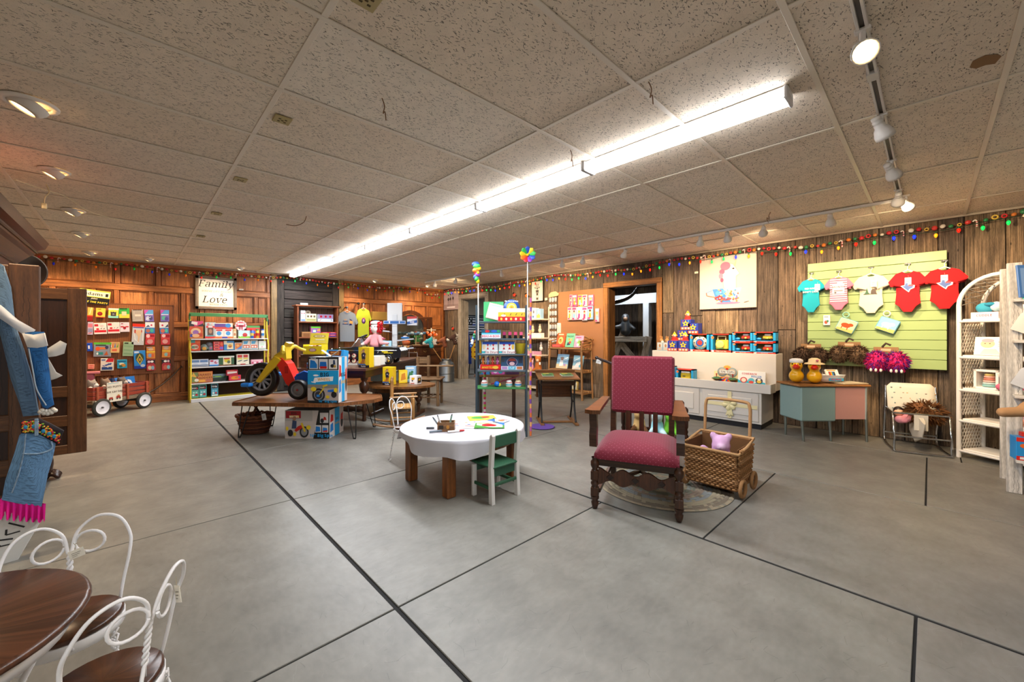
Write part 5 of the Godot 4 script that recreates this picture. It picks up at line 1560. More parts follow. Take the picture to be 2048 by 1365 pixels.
	for k in 14: wv.c(["d2a66a", "c4965a"][k % 2]).tube([V(-0.155, 0.245, -0.125 + 0.019 * k), V(0, 0.236, -0.125 + 0.019 * k), V(0.155, 0.245, -0.125 + 0.019 * k)], 0.0105, 6)
	part(r, "woven_seat", wv, "matte")
	for q in [[-0.13, 0.14], [0.13, 0.16]]: part(r, "rung", B.new(H).rod(V(-q[1], 0.16, q[0]), V(q[1], 0.16, q[0]), 0.009), "wood_gloss")
func paw(b: B, x, z, dx):
	b.tube(spline([V(x, 0.30, z), V(x + dx * 0.35, 0.24, z), V(x + dx * 0.75, 0.14, z), V(x + dx * 0.75, 0.06, z), V(x + dx, 0.03, z)], 4), [0.07, 0.072, 0.072, 0.07, 0.066, 0.062, 0.058, 0.052, 0.048, 0.044, 0.042, 0.042, 0.044, 0.044, 0.042, 0.04, 0.036], 10)
	for k in 4: b.tube(spline([V(x + dx * 0.8, 0.055, z - 0.045 + 0.03 * k), V(x + dx + 0.02, 0.045, z - 0.054 + 0.036 * k), V(x + dx + 0.05, 0.012, z - 0.06 + 0.04 * k)], 4), [0.016, 0.017, 0.018, 0.018, 0.017, 0.016, 0.015, 0.013, 0.008], 8)
func armoire():
	var t = thing("wardrobe", "tall antique carved wardrobe with open doors, cornice and claw feet", "wardrobe", 0, 0, 0)
	var W := "5a351f"
	for z in [-3.42, -4.93]: part(t, "side_panel", B.new(W).box(-1.02, 0.98, z, 0.64, 1.36, 0.03, 0.004), "wood")
	part(t, "back_panel", B.new("442716").box(-1.33, 0.98, -4.17, 0.02, 1.36, 1.5), "wood")
	part(t, "floor_panel", B.new("4a2b18").box(-1.02, 0.32, -4.17, 0.62, 0.03, 1.5), "wood")
	part(t, "top_panel", B.new(W).box(-1.02, 1.66, -4.17, 0.64, 0.03, 1.54), "wood")
	for y in [0.75, 1.2]: part(t, "shelf", B.new("50301c").box(-1.03, y, -4.17, 0.58, 0.022, 1.48), "wood")
	part(t, "base_moulding", B.new("5e3820").ext(pv([-0.72, 0.25, -0.50, 0.25, -0.47, 0.28, -0.50, 0.32, -0.60, 0.34, -0.72, 0.34]), 3.38, 4.98), "wood_gloss").transform = Transform3D(Basis(V(1, 0, 0), V(0, 1, 0), V(0, 0, -1)), Vector3.ZERO)
	part(t, "frieze", B.new("6a4128").box(-0.715, 1.57, -4.17, 0.03, 0.19, 1.52, 0.003), "wood_gloss")
	part(t, "cornice", B.new("4f2d1b").ext(pv([-1.36, 1.675, -0.70, 1.675, -0.68, 1.72, -0.60, 1.80, -0.575, 1.815, -0.56, 1.85, -0.52, 1.865, -0.50, 1.915, -1.36, 1.915]), 3.34, 5.0), "wood_gloss").transform = Transform3D(Basis(V(1, 0, 0), V(0, 1, 0), V(0, 0, -1)), Vector3.ZERO)
	for k in 2: part(t, "cornice_bead", B.new("3f2415").box([-0.565, -0.67][k], [1.835, 1.735][k], -4.17, 0.02, 0.02, 1.66, 0.006), "wood_gloss")
	for q in [[-0.60, -3.50], [-0.60, -4.90]]:
		var b := B.new("3b2114")
		paw(b, q[0], q[1], 0.12)
		part(t, "claw_foot", b, "wood_gloss")
	for q in [[-1.25, -3.50], [-1.25, -4.90]]: part(t, "rear_foot", B.new("3b2114").box(q[0], 0.13, q[1], 0.08, 0.26, 0.08, 0.01), "wood_gloss")
	for dr in [[-3.40, -0.70, -0.372], [-4.90, -0.76, -0.282]]:
		var z: float = dr[0]
		var x0: float = dr[1]
		var x1: float = dr[2]
		var d := part(t, "door", B.new("38200f").box((x0 + x1) / 2, 0.87, z, x1 - x0 - 0.04, 1.30, 0.012, 0.0, 1), "wood")
		part(d, "stile", B.new("6d4527").box(x1 - 0.055, 0.87, z, 0.11, 1.366, 0.034, 0.004), "wood")
		part(d, "stile", B.new("654024").box(x0 + 0.05, 0.87, z, 0.10, 1.366, 0.034, 0.004), "wood")
		for y in [1.50, 0.70, 0.46, 0.225]: part(d, "rail", B.new("6a4326").box((x0 + x1) / 2, y, z, x1 - x0 - 0.2, 0.09 if y > 0.3 else 0.075, 0.03, 0.004), "wood")
	part(t, "caster_lamp", B.new("8c8880").lathe(-0.66, 1.60, -4.0, [[0, -0.03], [0.03, -0.02], [0.036, 0.0], [0.03, 0.02], [0, 0.03]], 14), "metal", "small round metal bracket on the frieze")
	var A = thing("denim_stocking", "long faded blue denim leg hanging on the wardrobe door", "stocking", 0, 0, -3.345)
	part(A, "denim_leg", B.new("6685a4").pad(pv([-0.521, 1.560, -0.489, 1.533, -0.466, 1.422, -0.452, 1.225, -0.422, 1.092, -0.398, 0.956, -0.381, 0.847, -0.370, 0.735, -0.425, 0.735, -0.436, 0.799, -0.466, 0.935, -0.489, 1.094, -0.505, 1.198, -0.524, 1.250, -0.56, 1.4, -0.56, 1.56]), 0.012, 0.018, 4, 0.003), "denim")
	part(A, "seam", B.new("8fa6bd").tube(spline([V(-0.49, 1.53, 0.006), V(-0.452, 1.225, 0.006), V(-0.398, 0.956, 0.006), V(-0.37, 0.735, 0.006)], 6), 0.003, 5), "cloth")
	var S = thing("denim_stocking", "bright blue denim stocking with white sash and lace toe", "stocking", 0, 0, -3.31)
	part(S, "denim_leg", B.new("2c6cae").pad(pv([-0.415, 1.183, -0.38, 1.19, -0.349, 1.188, -0.337, 1.090, -0.328, 0.954, -0.317, 0.816, -0.313, 0.788, -0.337, 0.769, -0.354, 0.780, -0.372, 0.849, -0.387, 0.958, -0.401, 1.065]), 0.014, 0.014, 4, 0.002), "denim")
	part(S, "seam", B.new("a9bccb").tube(spline([V(-0.40, 1.10, 0.02), V(-0.385, 0.98, 0.022), V(-0.372, 0.88, 0.022), V(-0.34, 0.79, 0.016)], 6), 0.003, 5), "cloth")
	part(S, "sash_strap", B.new("cfd2d8").pad(pv([-0.55, 1.37, -0.515, 1.345, -0.492, 1.322, -0.439, 1.251, -0.379, 1.198, -0.397, 1.167, -0.424, 1.177, -0.471, 1.229, -0.515, 1.275, -0.55, 1.31]), 0.01, 0.008, 3, 0.002), "cloth")
	part(S, "sash_cuff", B.new("d5d3d0").pad(pv([-0.423, 1.18, -0.385, 1.172, -0.347, 1.182, -0.336, 1.112, -0.37, 1.098, -0.405, 1.106]), 0.03, 0.012, 3, 0.004), "cloth")
	part(S, "ribbon_loop", B.new("d8d6d0").pad(pv([-0.338, 1.095, -0.291, 1.139, -0.267, 1.122, -0.276, 1.067, -0.305, 1.054, -0.334, 1.05]), 0.008, 0.01, 3, 0.004), "cloth")
	part(S, "ribbon_tail", B.new("cfcbc2").pad(pv([-0.336, 1.05, -0.305, 0.966, -0.282, 0.946, -0.305, 0.931, -0.327, 0.922]), 0.006, 0.003), "cloth")
	var lc := B.new("ddd8cc")
	for i in 9: lc.ball(-0.362 + 0.0065 * i, 0.755 - 0.012 * sin(i * 0.4) + 0.012 * (i % 2), 0.0, 0.011, 0.012, 0.012, 8, 6)
	part(S, "lace_trim", lc, "cloth")
	var C = thing("denim_stocking", "light denim stocking with embroidered waistband, pocket and pink lace", "stocking", 0, 0, -3.27)
	part(C, "denim_leg", B.new("6f9cc6").pad(pv([-0.414, 0.668, -0.369, 0.665, -0.325, 0.637, -0.303, 0.587, -0.314, 0.507, -0.332, 0.417, -0.353, 0.256, -0.39, 0.275, -0.428, 0.294, -0.485, 0.331, -0.473, 0.426, -0.444, 0.561, -0.428, 0.649]), 0.016, 0.02, 5, 0.003), "denim")
	var band := B.new("1d1a20").pad(pv([-0.424, 0.722, -0.368, 0.732, -0.32, 0.69, -0.274, 0.645, -0.296, 0.578, -0.324, 0.607, -0.366, 0.650, -0.420, 0.660]), 0.03, 0.006)
	part(C, "waistband", band, "cloth")
	var em := B.new()
	rng.seed = 9
	for i in 190:
		var u := rng.randf()
		var p := Vector2(-0.416, 0.69).lerp(Vector2(-0.366, 0.69), u * 2.0) if u < 0.5 else Vector2(-0.366, 0.69).lerp(Vector2(-0.288, 0.612), u * 2.0 - 1.0)
		p.y += rng.randf_range(-0.028, 0.028)
		em.c(["d8402a", "e89a2a", "7ab03a", "e8d85a", "c83050"][i % 5])
		em.ball(p.x, p.y, 0.021, 0.0045, 0.0045, 0.003, 6, 4)
	em.c("2f8fc0")
	for q in [[-0.405, 0.69], [-0.378, 0.69], [-0.345, 0.66], [-0.325, 0.643], [-0.307, 0.625]]: em.ball(q[0], q[1], 0.022, 0.008, 0.011, 0.004, 10, 6)
	part(C, "embroidery", em, "cloth")
	part(C, "belt_loop", B.new("9fbcd6").box(-0.368, 0.685, 0.026, 0.014, 0.09, 0.006, 0.002), "denim")
	part(C, "pocket_edge", B.new("8fb0d0").tube(spline([V(-0.415, 0.555, 0.026), V(-0.36, 0.545, 0.03), V(-0.315, 0.56, 0.024), V(-0.318, 0.60, 0.018)], 5), 0.004, 5), "denim")
	part(C, "fly_seam", B.new("9db8d2").tube(spline([V(-0.405, 0.655, 0.02), V(-0.41, 0.56, 0.027), V(-0.43, 0.44, 0.026), V(-0.45, 0.36, 0.02)], 5), 0.003, 5), "denim")
	var pk := B.new("e0148a")
	pk.soft()
	var n := 40
	for i in n:
		for sd in [0.0, 1.0]:
			pk.c("e0178f" if (i / 2) % 2 else "d51486")
			var e := func(j, v):
				var u: float = float(j) / n
				var top := V(lerpf(-0.49, -0.352, u), lerpf(0.335, 0.262, u), 0)
				return top + V(0.012 * u, -0.085 * v - 0.012 * v * sin(j * 1.1), (0.022 * sin(j * 1.15) + 0.01) * v + 0.006 - 0.02 * sd)
			pk.quad(e.call(i, 0.0), e.call(i + 1, 0.0), e.call(i + 1, 1.0), e.call(i, 1.0))
	part(C, "pink_lace_hem", pk, "cloth")
	var hb := B.new("c07a6a")
	hb.box(0, 0.035, 0, 0.34, 0.07, 0.28, 0.012)
	hb.c("b9a08e").box(0, -0.02, 0, 0.33, 0.04, 0.27, 0.008)
	var hx = solo("hat_box", hb, "satin", "pink stacked boxes on top of the wardrobe cornice", "box", -0.75, 1.957, -4.05)
	var pl = thing("painted_plank", "white painted board with black handwriting leaning by the wardrobe foot", "sign", -0.52, 0.0, -3.27, 10)
	var pb := B.new("cfcfca").box(0.0, 0.13, 0, 0.16, 0.26, 0.02, 0.004)
	pb.prt("l 30 80 70 74 3 2a2a2a;l 34 68 40 58 3 2a2a2a;l 40 58 66 66 2.4 2a2a2a;l 30 48 60 52 3 2a2a2a;l 36 36 70 44 2.4 2a2a2a;l 40 40 44 28 2.4 2a2a2a", 0.16, 0.26, 0.0105)
	part(pl, "board", pb, "matte")
	pl.rotation_degrees = V(0, 10, -24)
	var wr := B.new("6d625a")
	wr.xf = Transform3D(Basis(Vector3.RIGHT, PI / 2), Vector3.ZERO)
	wr.lathe(0, 0, 0, [[0, -0.05], [0.08, -0.04], [0.13, -0.01], [0.15, 0.03], [0.155, 0.04], [0.145, 0.035], [0.11, 0.0], [0, -0.025]], 24)
	solo("metal_basin", wr, "metal", "round grey metal basin hung high beyond the wardrobe", "basin", -0.72, 1.74, -5.6, 35)
func green_shelf():
	var t = thing("toy_rack", "green topped yellow rack with white shelves full of boxed games", "shelf", 1.285, 0, -8.78)
	for s in [-1, 1]:
		part(t, "side_frame", B.new("e2c838").tube([V(s * 0.578, 0.0, 0.12), V(s * 0.578, 0.4, 0.14), V(s * 0.57, 0.75, 0.10), V(s * 0.585, 0.95, 0.08), V(s * 0.572, 1.2, 0.02), V(s * 0.575, 1.42, -0.02)], 0.014, 6), "satin")
		part(t, "back_upright", B.new("c8b030").box(s * 0.575, 0.72, -0.19, 0.022, 1.44, 0.03), "satin")
		part(t, "top_bracket", B.new("4a8a52").box(s * 0.578, 1.46, -0.03, 0.02, 0.10, 0.12, 0.003), "satin")
	part(t, "top_rail", B.new("4d9156").box(0, 1.505, 0.02, 1.18, 0.06, 0.02, 0.003), "satin")
	var ys := [1.075, 0.862, 0.588, 0.308]
	for k in 4: part(t, "shelf_board", B.new("dcdcdc").box(0, ys[k], -0.03, 1.14, 0.018, 0.30, 0.003), "satin")
	part(t, "base_shelf", B.new("d8c23c").box(0, 0.05, -0.02, 1.15, 0.016, 0.34), "satin")
	part(t, "base_front", B.new("dadada").box(0, 0.03, 0.155, 1.15, 0.06, 0.014, 0.003), "satin")
	part(t, "back_panel", B.new("3a2417").box(0, 0.68, -0.215, 1.14, 1.30, 0.008), "matte")
	var T := 1.0845
	var U := 0.8715
	var V := 0.5975
	var X := 0.3175
	var Y := 0.0585
	var P := [
		["pinball_game", "tall game box with round arched top and pink banner on rack", 0.790, T, 0.19, 0.30, "4a4448", "r 0 0 100 70 c8763a;o 46 48 50 26 d85a3a;o 46 40 36 20 e8c090;o 46 34 22 14 9a6ab0;r 0 70 100 30 3a363c;p d8487a 20 100 40 66 100 88 100 100;p f0e8e0 14 84 56 76 60 94 18 98;r 6 8 20 16 3a4aa0;r 60 10 34 20 b8402a;o 46 16 26 10 e0b080"],
		["doll_box", "narrow windowed box with small doll and red base on rack", 0.985, T, 0.15, 0.28, "c8d8da", "r 0 0 100 12 d83a38;r 12 14 76 56 c8ccc8;r 22 18 56 48 6a5048;o 50 44 16 14 b98a6c;r 10 66 80 12 e8484a;r 30 68 40 8 f4f0ee;o 30 88 12 8 d88a8a;o 66 90 10 7 e8c8c0;r 10 12 80 6 5ab0b8"],
		["jumping_jack_set", "white and red set box with two blue splash cards on rack", 1.177, T, 0.265, 0.27, "f0e0d0", "r 0 72 62 24 6a4a9a;r 0 60 100 14 d84838;o 74 84 16 14 3a8fd8;r 4 14 42 46 f4f0ea;r 54 14 42 46 f4f0ea;o 24 32 13 14 4aa0e0;o 74 32 13 14 4aa0e0;r 8 48 34 10 d83840;r 58 48 34 10 d83840;r 0 0 100 10 e87a38;r 40 0 30 10 4a4aa8"],
		["wooden_tube", "slim tan cardboard tube of sticks between game boxes", 1.340, T, 0.05, 0.17, "d8b080", "r 10 8 80 64 ecd8b8;o 50 40 30 16 c07a4a"],
		["farm_set", "pale blue farm play box with red barn picture on rack", 1.491, T, 0.19, 0.14, "bfe0ee", "r 0 0 100 26 8cc84a;r 0 26 100 74 c4e4f0;o 52 42 20 26 c8383a;r 36 18 30 26 b82c30;o 14 32 10 12 f2f2f0;o 88 34 10 12 f2f2f0"],
		["puzzle_box", "red and green backing box behind the coloured tubes", 1.652, T, 0.21, 0.235, "c02c28", "r 0 84 100 16 4a9a48;r 0 60 100 24 c83030;o 20 46 16 14 e8903a;o 50 48 16 14 4a70c8;o 80 46 16 14 e8903a"],
		["toy_box", "orange red toy box with teal corner on second shelf", 0.769, U, 0.15, 0.19, "d8481e", "r 0 72 54 28 4a9a98;r 54 70 46 30 e8641e;o 50 34 34 22 d8c8a8;r 20 20 30 24 6a8a70;r 52 24 26 20 a86a5a"],
		["red_toy_stack", "red box printed with three little trains on second shelf", 1.098, U, 0.145, 0.155, "d82a2a", "r 8 72 50 22 f08a80;r 8 40 50 22 f08a80;r 8 8 50 22 f08a80;r 14 76 38 12 8a1c20;r 14 44 38 12 8a1c20;r 14 12 38 12 8a1c20;r 64 10 34 30 8a5ac0;o 82 70 14 20 e86a3a"],
		["blue_display", "blue display box with cream picture card on second shelf", 1.254, U, 0.155, 0.165, "3a86c0", "r 0 60 30 40 e8dcc0;r 30 8 60 70 ecd8a8;o 60 44 20 18 e0a030;o 60 34 14 10 b85a3a"],
		["game_card_box", "small orange and blue picture box on second shelf", 1.395, U, 0.115, 0.13, "e8e0d4", "r 6 8 88 84 d8783a;p 4a80c0 20 8 94 8 94 60;o 40 60 20 18 e8a85a"],
		["cards_box", "cream card game box with blue panel, next to its twin", 1.518, U, 0.118, 0.172, "ece2d4", "r 8 48 84 48 e0d0c0;p 4aa0c8 12 60 60 60 76 92 14 92;r 8 16 84 32 d85a38;o 30 30 14 10 f0e0d0;o 66 30 14 10 f0e0d0;r 8 4 84 8 4aa0b8"],
		["cards_box", "cream card game box with blue panel, by white booklet", 1.641, U, 0.118, 0.172, "ece2d4", "r 8 48 84 48 e0d0c0;p 4aa0c8 12 60 60 60 76 92 14 92;r 8 16 84 32 d85a38;o 30 30 14 10 f0e0d0;o 66 30 14 10 f0e0d0;r 8 4 84 8 4aa0b8"],
		["white_booklet_stand", "white booklet stand at the end of the second shelf", 1.772, U, 0.12, 0.16, "eef0ea", "o 50 60 30 20 d8ecd8;o 46 26 10 6 e888a0;r 0 0 100 16 b8c0b0"],
		["blue_tin_set", "wide white and navy train set boxes stacked on third shelf", 0.835, V, 0.245, 0.125, "dfe4ea", "r 4 56 44 34 6a8ab8;r 52 56 44 34 6a8ab8;o 26 30 16 18 c8d4e4;o 74 30 16 18 c8d4e4;r 2 4 96 22 8a94a8"],
		["small_blue_box", "small pink and blue game box on third shelf", 1.040, V, 0.14, 0.11, "dcd8e8", "r 0 0 100 20 3a90d8;r 10 66 30 24 c83050;o 66 54 18 22 c86a80;o 76 62 8 10 f4f0f0"],
		["seed_display", "dark green display with cream bird card on third shelf", 1.215, V, 0.235, 0.175, "2f5a38", "r 0 80 100 14 e8e4d8;r 30 8 50 72 e8dcb0;o 54 50 18 22 e0c828;p b84030 34 62 70 62 72 76 34 76;o 64 34 10 16 5a6a48;r 0 0 100 8 7a4a28"],
		["airplane_kit", "twin cream and red model airplane kits on third shelf", 1.464, V, 0.195, 0.195, "e2dcc8", "r 6 8 40 88 ece4cc;r 52 8 40 88 ece4cc;r 8 66 36 26 c83a30;r 54 66 36 26 c83a30;p 3a4a40 10 36 42 44 42 36 10 28;p 3a4a40 56 36 88 44 88 36 56 28;r 8 50 36 12 e0cc48;r 54 50 36 12 e0cc48;r 30 0 40 8 b83028"],
		["pink_gift_stack", "stack of small pink patterned boxes on third shelf", 1.687, V, 0.19, 0.085, "e8a8b8", "o 12 30 8 20 c83860;o 32 30 8 20 f4e4e8;o 52 30 8 20 c83860;o 72 30 8 20 f4e4e8;o 90 30 8 20 c83860;r 10 64 80 24 f0c8d0"],
		["board_game", "long orange snakes and ladders board game on fourth shelf", 0.870, X, 0.295, 0.19, "c84a20", "r 2 4 96 92 d89048;r 2 4 30 92 7a8a50;p e8b850 0 60 24 50 10 96;t 60 70 20 8a2a1c SNAKES;t 28 46 22 c83a20 &;t 62 42 20 8a2a1c LADDERS;o 50 14 18 10 f0b040;o 80 18 16 12 b86a50;o 24 24 10 14 e8e0c8"],
		["puzzle_box", "flat green and blue landscape puzzle box on fourth shelf", 1.134, X, 0.225, 0.13, "2a4a3a", "r 0 50 86 46 8aa8b8;r 0 56 60 18 5a9a48;p 2f6a40 50 40 100 56 100 66 60 60;o 40 60 22 8 9ac858;r 0 0 100 36 24382e"],
		["red_game_box", "red game box with white label lying on another red box", 1.30, 0.4165, 0.17, 0.10, "b83040", "r 8 30 84 40 e8dcd4;p b84a40 8 30 92 30 92 44;r 8 76 60 14 d86a50"],
		["red_game_box", "flat crimson game box with orange oval on fourth shelf", 1.343, X, 0.18, 0.095, "d83048", "o 50 48 34 32 e0902a;o 62 54 14 18 c86a28;r 78 40 10 30 6a6ab0"],
		["card_game_box", "teal number game box at rack bottom, beside the green frame", 0.775, Y, 0.10, 0.22, "5aa898", "r 8 62 84 30 23262c;t 38 76 12 f0f0f0 TOO;o 76 74 10 6 c82c38;o 30 42 14 6 bfe0d8;o 66 42 14 6 bfe0d8;o 68 24 20 8 b02838;o 24 22 14 7 e8f0f0"],
		["card_game_box", "teal number game box at rack bottom, pressed to its neighbour", 0.881, Y, 0.10, 0.225, "58b0b4", "r 8 62 84 30 23262c;t 38 76 12 f0f0f0 TOO;o 76 74 10 6 c82c38;o 30 42 14 6 bfe0e8;o 66 42 14 6 bfe0e8;o 68 24 20 8 b02838;o 24 22 14 7 e8f0f0"],
		["card_game_box", "lone blue number game box at rack bottom", 1.046, Y, 0.10, 0.23, "4a9ab8", "r 8 62 84 30 23262c;t 38 76 12 f0f0f0 TOO;o 72 74 10 6 d8e0f0;o 30 42 16 7 8ac8e0;o 66 42 14 6 8ac8e0;o 68 26 14 7 c83838;o 30 26 14 7 e8f0f0;r 8 4 84 10 e0f0f0"]]
	for q in P: pack(q[0], q[1], "game" if "game" in q[0] else "box", "boxed toys on the yellow rack", q[2], q[3], -8.78 + (0.03 if q[0] != "puzzle_box" else -0.06), 0, q[4], q[5], 0.09 if q[0] != "puzzle_box" else 0.03, q[6], q[7], 4.0 if q[3] != 0.4165 else 0.0)
	var fb := B.new("e8c8cc")
	for i in 12: fb.ball(0.075 * cos(TAU * i / 12), 0.09 + 0.075 * sin(TAU * i / 12), 0, 0.022, 0.022, 0.004, 8, 6)
	fb.c("d85868").ball(0, 0.09, 0, 0.082, 0.082, 0.006, 20, 8)
	fb.prt("r 18 60 64 18 f8f0f0;o 20 28 12 10 f2f2f0;o 50 24 10 10 c8a0a0;o 80 28 12 10 f2f2f0;r 30 42 40 14 8a2030", 0.16, 0.17, 0.007)
	solo("farm_display_card", fb, "print", "round scalloped pink display card above the farm play box", "sign", 1.445, 1.232, -8.80)
	for k in 3:
		var tb := B.new(["3a6ac8", "e8b030", "e8e0d8"][k])
		tb.lathe(0, 0, 0, [[0, 0], [0.026, 0], [0.026, 0.15], [0, 0.15]], 14)
		tb.c(["d83030", "2a8a4a", "2a50b0"][k]).lathe(0, 0.15, 0, [[0.028, 0], [0.028, 0.02], [0, 0.022]], 14)
		tb.c(["e8d060", "c83a30", "3a80c8"][k]).lathe(0, 0.05, 0, [[0.0268, 0], [0.0268, 0.05]], 14)
		solo("kaleidoscope_tube", tb, "print", ["blue cardboard tube with red cap on top shelf of rack", "yellow cardboard tube with green cap on top shelf of rack", "white cardboard tube with navy cap on top shelf of rack"][k], "tube", 1.605 + 0.085 * k, T, -8.70, 0, "cardboard tubes on the yellow rack")
	var rd := B.new("b8a890")
	rd.xf = Transform3D(Basis(Vector3.RIGHT, PI / 2), V(0, 0, 0))
	for q in [[-0.04, 0.06, 0.058, "7a8a80"], [0.03, 0.10, 0.05, "6a6a70"], [0.05, 0.045, 0.045, "8a9a98"]]:
		rd.c(q[3]).lathe(q[0], 0, -q[1], [[0, -0.01], [q[2], -0.01], [q[2], 0.01], [0, 0.012]], 18)
	rd.c("c85a80").lathe(0.05, 0.012, -0.045, [[0.018, 0.0], [0, 0.004]], 12)
	rd.c("d8a040").lathe(-0.04, 0.012, -0.04, [[0.03, 0.0], [0, 0.004]], 12)
	solo("round_tin_display", rd, "print", "cluster of round tins leaning together on second shelf", "tin", 0.942, U + 0.002, -8.74, 0)
const NOVELTY := "r 0 76 100 24 %s;r 8 6 84 66 %s;o 50 38 24 18 %s;r 14 82 60 10 f2eee6"
